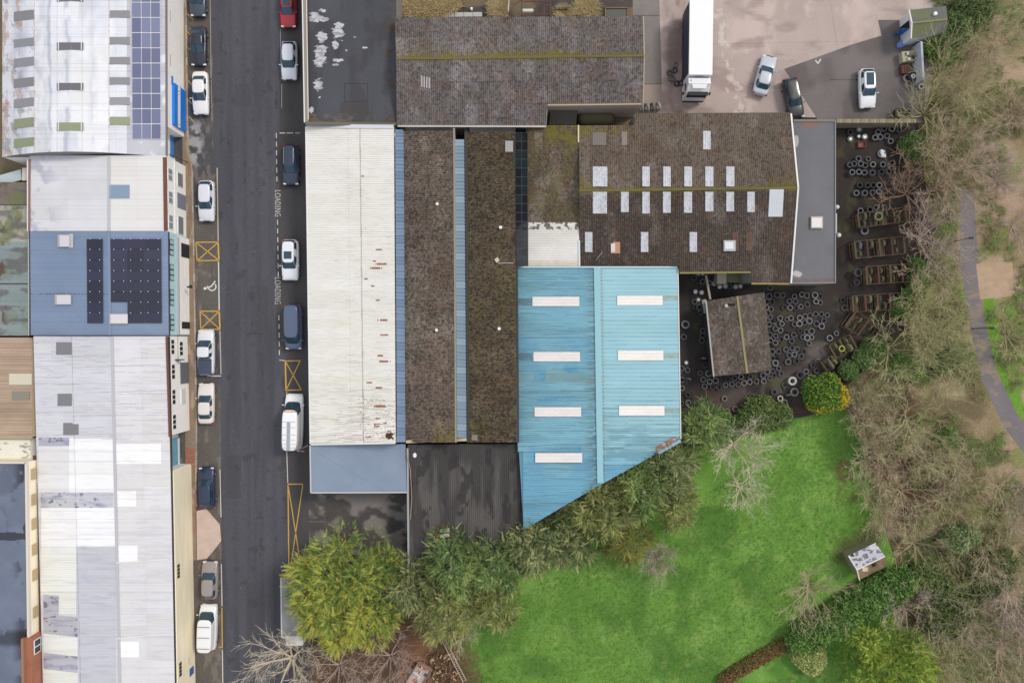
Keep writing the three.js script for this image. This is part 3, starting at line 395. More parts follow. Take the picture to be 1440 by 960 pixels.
// lower roofs behind the street
{
  const b = bld('green_grey_shed', 'low shed with mossy grey corrugated roof behind the blue roof terrace');
  const T = plan(-40, 250, 44, 480, (x, y, i, j) => { let c = y < 288 ? [122, 112, 106] : y < 340 ? [166, 164, 152] : [136, 150, 152]; c = mix(c, [104, 116, 70], 0.6 * ss(0.52, 0.66, fbm(x * 0.07, y * 0.05, 4)) * (y < 345 ? 1 : 0.4)); c = mix(c, [96, 92, 96], 0.6 * ss(0.5, 0.68, fbm(x * 0.04 + 8, y * 0.12, 4))); c = mix(c, [92, 66, 54], 0.8 * ss(0.55, 0.7, fbm(x * 0.1 + 4, y * 0.05, 3)) * ss(14, 2, x)); if (Math.abs(y - 288) < 0.7 || Math.abs(y - 399) < 0.7) c = [70, 66, 66]; return addc(c, sp(i, j, 14)); });
  const q = [[38.5, 256, 3.3], [39, 472, 3.3], [-40, 472, 2.6], [-40, 256, 2.6]]; part(b, 'wall', prism([[-40, 256], [38, 256], [38.5, 472], [-40, 472]], 2.6), wMat.grey);
  const r = part(b, 'roof', hull([...corner(q, -0.4), ...corner(q, -0.03)]), wMat.grey); slope(r, 'roof_sheet', [q[3], q[2], q[1], q[0]], { t: T, pitch: 0.2, amp: 0.04, per: 6 });
  part(b, 'gutter', edge([[39.3, 256, 3.3], [39.8, 472, 3.3]], 0.1, 0.1), M('#c9c4bf'));
  const c = bld('tan_roof_shed', 'low shed with tan ribbed roof beside the patched roof warehouse');
  const T2 = plan(-40, 470, 50, 618, (x, y, i, j) => { let k = mix([164, 144, 126], [186, 166, 146], fbm(x * 0.04, y * 0.1, 4)); if (h2(j >> 2, 5) > 0.6) k = addc(k, -10); return addc(k, sp(i, j, 10)); });
  const q2 = [[-40, 474.5, 3.5], [-40, 614, 3.5], [45.4, 614, 4.1], [44.6, 474.5, 4.1]]; part(c, 'wall', prism([[-40, 475], [44, 475], [44.6, 613.5], [-40, 613.5]], 3.5), wMat.tan);
  const r2 = part(c, 'roof', hull([...corner(q2, -0.5), ...corner(q2, -0.03)]), wMat.tan); slope(r2, 'roof_sheet', q2, { t: T2, pitch: 0.3, amp: 0.05, per: 4, prof: 'rib' });
  const hp = onPlane(q2); part(c, 'flashing_patch', slabQ(rect(13, 525, 45, 541, hp), 0.08, 0.03), M('#cfc9b8')); part(c, 'roof_vent', slabQ(rect(17.5, 550, 42, 562, hp), 0.07, 0.06), M('#8a857c')); part(c, 'gutter', edge([[-40, 615, 3.7], [45, 615, 4.0]], 0.2, 0.12), M('#b3a68c'));
  const d = bld('white_flat_roof_annex', 'small annex with dirty white flat roof between tan and dark roofs');
  const T3 = flatTex(-40, 612, 50, 650, [222, 222, 212], [236, 236, 228], (x, y, k) => mix(k, [120, 116, 104], 0.6 * ss(0.6, 0.68, fbm(x * 0.14, y * 0.25, 4))));
  part(d, 'wall', prism([[-40, 617], [42, 617], [42.5, 645], [-40, 645]], 3.3), wMat.white); part(d, 'roof', poly([[-40, 617], [42, 617], [42.5, 645], [-40, 645]].map(([x, y]) => [720 + (x - 720) * (1 - 3.32 / H), 480 + (y - 480) * (1 - 3.32 / H)]), 3.32, [-40 * 0.96 + 28, 612 * 0.96 + 19, 50 * 0.96 + 28, 650 * 0.96 + 19]), tmat(T3));
  const f = bld('dark_flat_roof_block', 'block with dark wet felt roof, cream parapet wall and brick gable');
  const T4 = flatTex(-60, 640, 60, 1040, [92, 102, 124], [116, 126, 148], (x, y, k) => { k = mix(k, [56, 60, 74], 0.85 * ss(0.5, 0.62, fbm(x * 0.05, y * 0.05 + 8, 4)) * (ss(14, 34, x) + ss(760, 740, y) * 0.3 + ss(905, 895, Math.abs(y - 897) + 890))); if (Math.abs(y - 754) < 3 + 4 * fbm(x * 0.2, 1, 3)) k = mix(k, [44, 46, 58], 0.85); return k; });
  const sc = (h) => ([x, y]) => [720 + (x - 720) * (1 - h / H), 480 + (y - 480) * (1 - h / H)], fp = [[-60, 650], [37.5, 650], [41, 896], [32, 896], [34, 1020], [-60, 1020]];
  part(f, 'wall', prism(fp, 6.2), wMat.cream); const tb = T4.box; const [bx0, by0] = sc(6.24)([tb[0], tb[1]]), [bx1, by1] = sc(6.24)([tb[2], tb[3]]); part(f, 'roof', poly(fp.map(sc(6.24)), 6.24, [bx0, by0, bx1, by1]), tmat(T4, 0.45));
  part(f, 'parapet', edge([[-60, 650, 6.4], [37, 650, 6.4], [40.5, 895, 6.4]], 0.22, 0.36), M('#d8cfc4')); part(f, 'brick_gable', prism([[31, 896], [43.5, 896], [46, 1020], [33, 1020]], 6.3, 0), wMat.brick); part(f, 'brick_parapet', edge([[32, 897, 6.45], [34, 1015, 6.45]], 0.25, 0.4), M('#9c7458'));
  const l = [[101, 650], [104, 896]]; const X = P(39.6, 700, 6.2).x; for (const y of [664, 700, 734, 770, 806, 858]) part(f, 'wall_vent', bx(0.06, 0.9, 1.15, P(38.2 + (y - 650) * 0.0142, y, 6.2).x + 0.03, 5.2, (y + 2 - 480) * (1 - 5.2 / H) / S), M('#b9a684'));
  const wx = P(43.8, 910, 6.2).x + 0.04; const wz = (908 - 480) * (1 - 5.4 / H) / S; const wn = part(f, 'window', bx(0.1, 1.2, 1.5, wx, 5.35, wz), frameW); for (const s of [-0.36, 0.36]) part(wn, 'pane', bx(0.1, 0.9, 0.6, wx + 0.015, 5.35, wz + s), glass);
  const k = bld('polycarbonate_lean_to', 'small pale blue sheet roof squeezed beside the white terrace', 'lean-to');
  part(k, 'roof', slabQ([[-20, 266, 2.4], [30, 253, 2.6], [29, 238, 2.7], [-20, 252, 2.5]], 0, 0.06), M('#b4c2c8', 0.5)); part(k, 'wall', prism([[-20, 262], [29, 251], [28.5, 241], [-20, 254]], 2.38), wMat.grey); part(k, 'ribbed_panel', slabQ(rect(31, 236, 37.5, 254, 3), 0, 0.08), M('#cfc9c2'));
}
// ---------- east side of the street ----------
const flatRoof = (b, fp, h, T, rough = 0.85, wm = wMat.grey) => { const s = ([x, y]) => [720 + (x - 720) * (1 - h / H), 480 + (y - 480) * (1 - h / H)], t = T.box, [a, c] = s([t[0], t[1]]), [d, e] = s([t[2], t[3]]); part(b, 'wall', prism(fp, h - 0.03), wm); return part(b, 'roof', poly(fp.map(s), h, [a, c, d, e], 0.025), tmat(T, rough)); };
{
  const b = bld('flat_felt_roof_building', 'dark flat felt roof with pale peeled patches beside the road');
  const blobs = [[443, 24, 8, 9], [453, 15, 7, 3], [451, 26, 12, 4], [452, 52, 8, 10], [449, 80, 10, 18], [455, 68, 6, 8], [476, 45, 9, 14], [471, 63, 5, 8], [475, 84, 8, 3], [472, 91, 5, 2], [448, 119, 8, 11], [499, 52, 3, 2], [513, 67, 5, 2], [438, 155, 4, 5], [487, 71, 2.5, 1.5], [449, 137, 2, 1.3]];
  const T = plan(420, -50, 565, 185, (x, y, i, j) => {
    let c = mix([58, 60, 68], [74, 76, 85], fbm(x * 0.03, y * 0.02, 4)); c = mix(c, [44, 44, 48], 0.7 * ss(0.5, 0.66, fbm(x * 0.05 + 60, y * 0.025, 4)) * 0.6); if (x > 540) c = mix(c, [70, 54, 42], 0.7 * ss(0.52, 0.62, fbm(x * 0.14, y * 0.14, 3)) * ss(538, 546, x));
    const nz = fbm(x * 0.12, y * 0.42, 4); for (const [a, q, r, s] of blobs) if (Math.hypot((x - a) / r, (y - q) / s) + (nz - 0.5) * 1.3 < 0.82) c = mix([146, 147, 156], [192, 192, 200], ss(0.3, 0.6, fbm(x * 0.2, y * 0.5, 3)));
    if (inR(x, y, 484, 117, 517.5, 143) && !inR(x, y, 485.2, 118.2, 516.5, 142)) c = [46, 46, 52]; if (inR(x, y, 478, 143, 514, 165)) c = mix(c, [62, 58, 58], 0.7);
    if (y > 160) c = mix(c, [112, 98, 70], 0.6 * ss(0.5, 0.62, fbm(x * 0.12, y * 0.2, 4)) * ss(545, 480, x)); return addc(c, sp(i, j, 10));
  });
  flatRoof(b, [[424, -50], [557, -50], [558, 174], [428, 174]], 5.1, T, 0.6);
  part(b, 'parapet', edge([[427, -50, 5.2], [430.5, 172, 5.2]], 0.5, 0.28), M('#8c8984')); part(b, 'coping', edge([[424.2, -50, 5.36], [428, 172, 5.36]], 0.1, 0.06), white2); part(b, 'coping', edge([[430, -50, 5.36], [433.2, 168, 5.36]], 0.1, 0.06), M('#d8cdb8'));
  part(b, 'rear_parapet', edge([[430, 173.5, 5.2], [557, 175, 5.2]], 0.3, 0.3), M('#6e675a'));
}
{ // long corrugated shed to the north
  const b = bld('mossy_ridge_shed', 'long dark corrugated shed with mossy ridge between scrub and sawtooth roofs');
  const T = plan(545, 10, 915, 185, brownRoof([92, 88, 87], [122, 116, 114], { pale: [152, 146, 150], moss: (x, y) => ss(5, 1, Math.abs(y - 81 + (x - 557) * 0.012)) * 0.9 + 0.35 * ss(855, 800, x) * ss(60, 76, y) * ss(92, 78, y) }));
  const hr = 7.1, N = [[905, 23, 6.0], [555, 25.5, 6.0], [557, 82.5, hr], [906, 78, hr]], S1 = [[557.5, 175, 5.2], [769, 175.5, 5.2], [769.5, 80.2, hr], [557, 82.5, hr]], S2 = [[769.5, 145.5, 5.8], [904.5, 144, 5.8], [906, 78, hr], [769.5, 80.2, hr]];
  part(b, 'wall', prism([[558, 27], [903.5, 25], [903.5, 144], [770, 144.5], [769, 173], [558, 173]], 5.15), tmat(wallT([190, 180, 172], [214, 206, 200])));
  const r = part(b, 'roof', merge([hull([...corner(S1, -0.06), P(557.5, 175, 5.15), P(769, 175.5, 5.15), P(769.4, 30, 5.15), P(557.5, 30, 5.15), P(769.4, 24.5, 5.9), P(556, 25.5, 5.9)]), hull([...corner(S2, -0.06), P(904, 26, 5.15), P(770, 26, 5.15), P(904, 144, 5.15), P(770, 144, 5.15), P(904.5, 23.5, 5.9), P(769.4, 24.5, 5.9)])]), wMat.grey);
  const o = { t: T, rows: 3, pitch: 0.2, amp: 0.075, per: 6, tint: 0.1 }; slope(r, 'roof_sheet', N, { ...o, rows: 2 }); slope(r, 'roof_sheet', S1, o); slope(r, 'roof_sheet', S2, { ...o, rows: 2 });
  part(b, 'ridge_cap', edge([[557, 82.5, hr + 0.07], [906, 78, hr + 0.07]], 0.24, 0.07), mossy);
  for (let k = 0; k < 4; k++) part(b, 'patched_sheet', slabQ(rect(592 + k * 3.6, 106 + k, 594 + k * 3.6, 122 + k * 0.8, onPlane(S1)), 0.1, 0.02), M('#b4aeac')); part(b, 'verge', edge([[904.8, 23, 6.05], [906.2, 78, hr + 0.05], [904.6, 144.5, 5.85]], 0.12, 0.12), M('#a89c88'));
  part(b, 'south_coping', edge([[770, 146.5, 5.7], [902, 145, 5.7]], 0.3, 0.1), M('#c0ad92')); part(b, 'south_coping', edge([[559, 176, 5.1], [768, 176.5, 5.1]], 0.35, 0.12), dirtyW);
}
// sawtooth works: three bays, each low at its west gutter and high at the east
const bayRoof = (b, lo, hi, y0, y1, hl, hh, T, o) => { const q = [[lo[0], y0, hl], [lo[1], y1, hl], [hi[1], y1, hh], [hi[0], y0, hh]]; const r = part(b, 'roof', hull([...corner(q, -0.05), P(lo[0] + 2, y0, hl - 0.4), P(lo[1] + 2, y1, hl - 0.4), P(hi[0], y0, hl - 0.4), P(hi[1], y1, hl - 0.4)]), wMat.grey); slope(r, 'roof_sheet', q, { t: T, ...o }); return { r, h: onPlane(q), q }; };
{
  const b = bld('white_sawtooth_bay', 'long white ribbed metal roof with rust spots facing the road');
  const spots = [[511, 248, 4], [534, 351, 8], [527, 367, 3], [537, 371, 12], [529, 377, 13], [515, 392, 4], [525, 402, 4], [532, 422, 5], [538, 450, 10], [541, 471, 9], [535, 500, 7], [541, 508, 12], [521, 538, 7], [533, 545, 7], [535, 571, 14], [531, 588, 6], [542, 595, 3], [531, 596, 7], [530, 599, 6], [547, 606, 6], [519, 614, 6]];
  const T = plan(424, 168, 562, 632, (x, y, i, j) => {
    let c = mix([228, 228, 223], [240, 240, 236], fbm(x * 0.03, y * 0.04, 3)); const rust = ss(480, 640, y);
    if (j % 4 === 0) c = mix(c, [150, 134, 116], (0.16 + 0.55 * rust) * ss(0.42, 0.75, vn(x * 0.09 + j * 3.1, j)) + 0.16);
    if (vn(x * 0.06 + j * 1.7, j * 0.5) > 0.85 && x > 470) c = mix(c, [128, 118, 108], 0.5 * (0.4 + rust));
    const s = 1 + (y - 180) * 0.011; if (Math.abs(x - 506 - s) < 0.7 && j % 4 < 2) c = [116, 108, 104];
    for (const [a, q, r] of spots) if (Math.abs(x - a) < r * (0.3 + 0.5 * h2(i >> 1, q)) && Math.abs(y - q) < 0.7 + r * 0.05) c = mix([178, 122, 96], [120, 84, 66], h2(i, j));
    if (Math.hypot((x - 548) / 7, (y - 614) / 7) + fbm(x * 0.3, y * 0.3, 3) < 1.25) c = mix([92, 60, 44], [58, 44, 38], h2(i, j));
    if (x > 505 && y > 560 && h2(i >> 1, j) > 0.95) c = mix(c, [116, 80, 60], 0.7);
    return addc(c, sp(i, j, 8));
  });
  part(b, 'wall', prism([[431, 178], [556, 178], [559, 622], [436.5, 624]], 4.2), wMat.white);
  const g = bayRoof(b, [430, 436], [554, 556.5], 178, 623, 4.25, 6.2, T, { rows: 2, pitch: 0.2, amp: 0.045, per: 5, prof: 'rib', rough: 0.6, tint: 0.02 });
  const st = M('#8aa2c2', 0.5), st2 = M('#7e97b8', 0.5); // steep east face clad in blue-grey strips
  for (let k = 0; k < 44; k++) { const ya = 182 + k * 10, yb = ya + 9.7, xs = (ya - 180) * 0.0058; part(b, 'cladding_strip', sheetGeo([[567 + xs, ya, 4.45], [567 + xs, yb, 4.45], [555 + xs, yb, 6.2], [555 + xs, ya, 6.2]], 0, 1, 0, 1, 2, 0.04, 0.01, [0, 0, 1, 1], 'rib'), k % 3 ? st : st2); }
  part(b, 'gutter', edge([[568, 180, 4.4], [571, 622, 4.4]], 0.28, 0.1), gutM); part(b, 'verge', edge([[429.8, 178, 4.3], [436, 624, 4.3]], 0.12, 0.1), white2); part(b, 'north_flashing', edge([[431, 177, 4.4], [553, 178, 6.25]], 0.4, 0.06), M('#cfd2dc')); part(b, 'south_flashing', edge([[437, 625, 4.35], [555, 623, 6.2]], 0.14, 0.1), white2);
}
{
  const b = bld('brown_sawtooth_bay', 'weathered brown sawtooth roof bay next to the white ribbed roof');
  const T = plan(560, 170, 650, 632, brownRoof([100, 88, 78], [126, 112, 100], { pale: [158, 146, 134], dark: () => 0.4, moss: (x, y) => 0.7 * ss(580, 618, y) * ss(600, 616, x) }));
  part(b, 'wall', prism([[570, 178], [640, 178], [642, 622], [573, 622]], 4.2), wMat.grey);
  bayRoof(b, [568, 571], [638, 641], 184, 622, 4.4, 6.3, T, { rows: 2, pitch: 0.2, amp: 0.075, per: 6, tint: 0.08 });
  const st = M('#8aa0b4', 0.5), st2 = M('#9ab0c2', 0.5); for (let k = 0; k < 42; k++) { const ya = 196 + k * 10, yb = ya + 9.7, xs = (ya - 190) * 0.008; part(b, 'cladding_strip', sheetGeo([[652 + xs, ya, 4.6], [652 + xs, yb, 4.6], [639 + xs, yb, 6.3], [639 + xs, ya, 6.3]], 0, 1, 0, 1, 2, 0.04, 0.01, [0, 0, 1, 1], 'rib'), k % 4 ? st : st2); }
  part(b, 'gutter', edge([[655.5, 180, 4.4], [659, 622, 4.4]], 0.36, 0.1), gutM); part(b, 'ridge_flashing', edge([[638.4, 180, 6.36], [641, 622, 6.36]], 0.2, 0.05), M('#8e8a80'));
  for (const [x, y] of [[615, 287], [614, 464]]) { const p = P(x, y, 5.7); part(b, 'roof_vent', cyl(0.16, 0.16, 0.3, 10, p.x, 5.8, p.z), white2); }
  const v = part(b, 'gutter_plant', new THREE.IcosahedronGeometry(0.42, 2), M('#3f6a34', 1)); v.position.copy(P(644, 614, 4.7));
}
{
  const b = bld('mossy_sawtooth_bay', 'dark mossy sawtooth roof bay with dark glazed steep face and thin mast');
  const T = plan(652, 170, 732, 632, brownRoof([88, 76, 58], [112, 98, 76], { pale: [134, 120, 96], dark: () => 0.55, moss: (x, y) => 0.55 * ss(664, 658, x) + 0.3 * ss(0.5, 0.7, fbm(x * 0.03, y * 0.02, 2)) }));
  part(b, 'wall', prism([[660, 178], [725, 178], [726, 622], [662, 622]], 4.2), wMat.grey);
  const g = bayRoof(b, [658, 661], [724, 726.5], 186, 622, 4.4, 6.3, T, { rows: 2, pitch: 0.2, amp: 0.075, per: 6, tint: 0.08 });
  const gl = [new THREE.MeshStandardMaterial({ color: '#141a26', roughness: 0.15 }), new THREE.MeshStandardMaterial({ color: '#1b2a30', roughness: 0.15 })], fr = M('#3b4046', 0.6);
  const fc = [[742, 186, 4.5], [742, 374, 4.5], [725.5, 374, 6.3], [724.6, 186, 6.3]], gf = part(b, 'glazing_frame', slabQ(fc, -0.06, 0.05), fr);
  for (let k = 0; k < 15; k++) for (let r = 0; r < 2; r++) { const L = (u, v) => [0, 1, 2].map((i) => { const a = fc[0][i] + (fc[1][i] - fc[0][i]) * u, c = fc[3][i] + (fc[2][i] - fc[3][i]) * u; return a + (c - a) * v; }); const u0 = (k + 0.05) / 15, u1 = (k + 0.95) / 15, v0 = r / 2 + 0.03, v1 = r / 2 + 0.47; part(gf, 'pane', slabQ([L(u0, v0), L(u1, v0), L(u1, v1), L(u0, v1)], 0, 0.02), gl[Math.floor(R() * 2)]); }
  part(b, 'gutter', edge([[729, 376, 4.3], [732, 622, 4.3]], 0.4, 0.1), gutM); part(b, 'rear_face', hull([P(726, 374, 6.25), P(727, 622, 6.25), P(729, 374, 4.3), P(731, 622, 4.3), P(724, 374, 4.3), P(725, 622, 4.3)]), wMat.dark);
  for (const [x, y] of [[704, 320], [702, 462]]) { const p = P(x, y, g.h(x, y)); part(b, 'roof_vent', cyl(0.17, 0.17, 0.34, 10, p.x, p.y + 0.14, p.z), white2); }
  const m = P(722, 370, 6.3), q = P(700, 370, g.h(700, 370)); q.y += 0.12; m.y += 0.1; part(b, 'mast', rod(m, q, 0.035), M('#d2d0c8', 0.5)); part(b, 'mast_plate', bx(0.42, 0.05, 0.42, P(699, 365, 6).x, q.y, P(699, 365, 6).z, 0.6), M('#bfbdb4', 0.5));
  part(b, 'roof_hatch', slabQ(rect(664, 611, 672, 619, g.h), 0.06, 0.08), M('#8b857c')); part(b, 'vent_box', bx(0.8, 0.5, 1.1, P(716, 207, 6.2).x, 6.4, P(716, 207, 6.2).z), M('#9a9a9c', 0.6)); part(b, 'flashing', edge([[571, 621, 4.6], [656, 618, 5.4]], 0.3, 0.06), M('#c2b294'));
}
{
  const b = bld('olive_mossed_bay', 'short roof bay with olive moss and white translucent sheets beside the skylight shed');
  const T = plan(736, 166, 820, 384, (x, y, i, j) => { if (y > 313) { let c = mix([214, 212, 206], [232, 231, 226], fbm(x * 0.06, y * 0.08, 4)); if (y < 323) c = mix(c, [92, 84, 72], 0.8 * ss(0.5, 0.6, fbm(x * 0.3, y * 0.3, 3))); if (y > 366) c = mix(c, [196, 178, 132], 0.5 * fbm(x * 0.2, y * 0.2, 3)); if (j % 5 === 0) c = addc(c, -14); return addc(c, sp(i, j, 10)); } return brownRoof([80, 70, 54], [100, 90, 70], { moss: (u, v) => ss(218, 185, v) * ss(762, 772, u) + 0.3 * ss(0.5, 0.7, fbm(u * 0.04, v * 0.04, 3)) })(x, y, i, j); });
  part(b, 'wall', prism([[744, 178], [814, 178], [815, 374], [744, 374]], 4.3), wMat.grey);
  bayRoof(b, [742.5, 743], [813.5, 815], 176, 374.5, 4.4, 5.7, T, { rows: 1, pitch: 0.18, amp: 0.045, per: 6, tint: 0.06 });
  part(b, 'verge', edge([[813.6, 176, 5.8], [813.6, 200, 5.8]], 0.14, 0.1), M('#d6c9a8')); part(b, 'verge', edge([[814.6, 338, 5.78], [815, 374, 5.78]], 0.16, 0.1), M('#d0dbe0')); part(b, 'gutter', edge([[741, 180, 4.4], [741.6, 374, 4.4]], 0.2, 0.1), gutM);
}
let skyShed;
{ // big brown gable with rooflights
  const b = skyShed = bld('skylight_shed', 'large brown corrugated gable shed dotted with pale rooflights and white barge board');
  const T = plan(806, 150, 1130, 405, (x, y, i, j) => brownRoof(y < 266 ? [96, 86, 76] : [68, 58, 52], y < 266 ? [116, 104, 91] : [86, 75, 67], { pale: [132, 124, 118], spot: [168, 160, 148], moss: (u, v) => ss(5, 1, Math.abs(v - 268 + (u - 815) * 0.012)) + 0.7 * ss(200, 185, v) * ss(905, 840, u) + 0.5 * ss(372, 378, v) * ss(870, 840, u) + 0.6 * ss(240, 262, v) * ss(270, 266, v) * ss(0.55, 0.65, vn(u * 0.02, 3)) })(x, y, i, j));  // light painted in: north slope coloured paler, south slope darker
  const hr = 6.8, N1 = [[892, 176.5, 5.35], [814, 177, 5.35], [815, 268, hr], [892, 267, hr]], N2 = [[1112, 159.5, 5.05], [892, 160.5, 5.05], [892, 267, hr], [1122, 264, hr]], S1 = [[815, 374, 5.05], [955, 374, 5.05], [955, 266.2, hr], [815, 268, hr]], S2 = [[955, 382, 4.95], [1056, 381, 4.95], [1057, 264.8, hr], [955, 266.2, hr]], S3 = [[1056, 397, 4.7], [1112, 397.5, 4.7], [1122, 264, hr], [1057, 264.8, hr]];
  part(b, 'wall', prism([[816, 178], [891, 178], [891, 162], [1111, 161], [1111, 395], [1057, 395], [1056, 380], [957, 380], [957, 373.5], [816, 373.5]], 4.65), wMat.grey);
  const r = part(b, 'roof', merge([hull([...corner(N1, -0.06), P(892, 373.5, 4.98), ...corner(S1, -0.06).filter((q, i) => i === 0 || i === 3), P(892, 178, 4.7), P(816, 178, 4.7), P(816, 373.5, 4.7), P(892, 373.5, 4.7)]), hull([P(893, 160.5, 5.0), P(955, 160.2, 5.0), P(892, 267, hr - 0.07), P(955, 266.2, hr - 0.07), P(893, 373.5, 4.98), P(955, 373.5, 4.98), P(893, 162, 4.7), P(955, 162, 4.7), P(893, 373.5, 4.7), P(955, 373.5, 4.7)]), hull([P(955, 160.2, 5.0), P(1057, 159.8, 5.0), P(955, 266.2, hr - 0.07), P(1057, 264.8, hr - 0.07), P(956, 381, 4.88), P(1056, 380.5, 4.88), P(955, 162, 4.7), P(1056, 162, 4.7), P(956, 380, 4.7), P(1055, 380, 4.7)]), hull([...corner(S3, -0.06), P(1111, 161, 5.0), P(1122, 264, hr - 0.06), P(1056, 161, 5.0)])]), wMat.grey);
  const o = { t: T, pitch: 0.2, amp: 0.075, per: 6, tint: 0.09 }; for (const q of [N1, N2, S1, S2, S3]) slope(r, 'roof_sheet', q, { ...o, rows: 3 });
  part(b, 'ridge_cap', edge([[815, 268, hr + 0.07], [1122, 264, hr + 0.07]], 0.24, 0.07), mossy);
  const rl = [0, 1, 2].map((k) => tmat(tex(48, 96, (u, v, i, j) => { let c = mix([186, 190, 200], [208, 212, 220], fbm(u * 5 + k * 7, v * 9, 3)); if (h2(i + k * 99, j >> 1) > 0.82) c = mix(c, [60, 54, 50], 0.7 * ss(0.4, 0.6, fbm(u * 6 + k, v * 8, 3))); return addc(c, sp(i, j, 20)); }), 0.6)), hN = onPlane(N2), hS = onPlane(S2);
  const rlAt = (x0, y0, x1, y1, mm, sx = 0) => { const h = y0 < 266 ? hN : hS, c = [[x0 + sx, y1, h(x0, y1)], [x1 + sx, y1, h(x1, y1)], [x1, y0, h(x1, y0)], [x0, y0, h(x0, y0)]]; part(b, 'rooflight', sheetGeo(c, 0, 1, 0, 1, Math.max(2, Math.round((x1 - x0) / 2.4)), 0.03, 0.12, [x0, y0, x1, y1], 'wave', null, true), mm || rl[Math.floor(R() * 3)]); };
  for (const [x0, x1] of [[833.5, 854], [903, 913.5], [932.5, 943], [962, 973], [991.5, 1003], [1021, 1032.5]]) rlAt(x0, 235, x1, 263);
  for (const [x0, x1, yb] of [[833.5, 853.5, 300], [873, 884, 298], [903, 913.5, 300], [932, 943, 299], [961.5, 973, 299], [991.5, 1003, 297], [1021, 1032, 297], [1050.5, 1061, 298]]) rlAt(x0, 269.5, x1, yb);
  rlAt(988.5, 185, 999, 211); for (const x of [822.5, 901, 969.5]) rlAt(x, 326, x + 10.5, 354); rlAt(1082, 266, 1102, 304.5, M('#c6ccd6', 0.5), -2);
  rlAt(833, 187, 852, 205, M('#77706e')); rlAt(874, 186, 882, 205, M('#857d78'));
  part(b, 'patched_sheet', slabQ([[858.5, 356, hS(860, 356)], [872, 356, hS(872, 356)], [872, 340, hS(872, 340)], [862, 340, hS(862, 340)]], 0.09, 0.02), M('#b98a74')); part(b, 'patched_sheet', slabQ(rect(859, 342, 865, 354, hS), 0.12, 0.02), M('#d6d0ca')); for (const x of [1029, 1049]) part(b, 'patched_sheet', slabQ(rect(x, 326, x + 9, 352, hS), 0.065, 0.015), M('#6e5244'));
  const sk = part(b, 'skylight', slabQ(rect(1017, 337.5, 1033.5, 352.5, hS), 0.04, 0.3), M('#b6b8ba')); part(sk, 'pane', slabQ(rect(1019.5, 340, 1031.5, 350, (x, y) => hS(x, y) + 0.36), 0, 0.03), M('#dfe2e6', 0.3));
  part(b, 'barge_board', edge([[1112.5, 160, 5.15], [1122.6, 264, hr + 0.08], [1112.6, 398, 4.8]], 0.16, 0.2), M('#e6e6e4', 0.6)); part(b, 'fascia', edge([[892, 160, 5.05], [1112, 159, 5.05]], 0.1, 0.14), M('#5a544e'));
  part(b, 'gutter_moss', edge([[956, 383.4, 4.9], [1056, 382.4, 4.9]], 0.2, 0.14), M('#8c8450', 1)); part(b, 'gutter_moss', edge([[1057, 398.6, 4.66], [1111, 398.8, 4.66]], 0.18, 0.14), M('#9a8a5a', 1));
  const w = P(838, 366, 5.2); part(b, 'pipe_stub', rod(w, w.clone().add(new V3(0.5, 1.0, -0.7)), 0.06), M('#a39c90'));
}
{
  const b = bld('grey_felt_annex', 'narrow grey felt flat roof annex with one white skylight next to the tyre yard');
  const T = flatTex(1105, 160, 1185, 405, [96, 98, 104], [112, 113, 119], (x, y, c, i, j) => { c = mix(c, [146, 92, 70], 0.75 * ss(0.42, 0.6, fbm(x * 0.12, y * 0.2, 4)) * ss(184, 176, y) * ss(1162, 1150, x)); c = mix(c, [190, 186, 182], 0.9 * ss(1.1, 0.7, Math.hypot((x - 1122) / 10, (y - 385) / 7) + fbm(x * 0.2, y * 0.2, 3) * 0.6)); c = mix(c, [182, 180, 178], 0.9 * ss(1.1, 0.8, Math.hypot((x - 1120) / 5, (y - 198) / 12) + fbm(x * 0.2, y * 0.2, 3) * 0.6)); if (y > 391) c = mix(c, [104, 76, 66], 0.7 * vn(x * 0.2, y)); return c; });
  flatRoof(b, [[1113, 169], [1174, 169], [1174.5, 397], [1113, 397]], 4.4, T, 0.7);
  part(b, 'edge_trim', edge([[1113, 398, 4.45], [1175, 397.5, 4.45], [1175, 169, 4.45]], 0.1, 0.12), M('#8d8d90')); part(b, 'edge_trim', edge([[1116, 169.5, 4.45], [1174, 169.5, 4.45]], 0.25, 0.14), M('#7c786e'));
  const sk = part(b, 'skylight', slabQ(rect(1139.5, 304.5, 1156.5, 321.5, 4.4), 0, 0.25), M('#b4aeac')); part(sk, 'pane', slabQ(rect(1141.5, 306, 1156, 319.5, 4.68), 0, 0.03), M('#dcd8da', 0.3));
  const d = M('#d4d6d8', 0.5), a = P(1176.5, 328, 3.8), c = P(1176.5, 300, 3.8); part(b, 'wall_pipe', rod(a, c, 0.06), d); for (const [x, y] of [[1177.5, 291], [1180, 330.5]]) { const p = P(x, y, 3.7); const s = part(b, 'vent_cowl', new THREE.SphereGeometry(0.24, 12, 8), d); s.position.copy(p); }
}
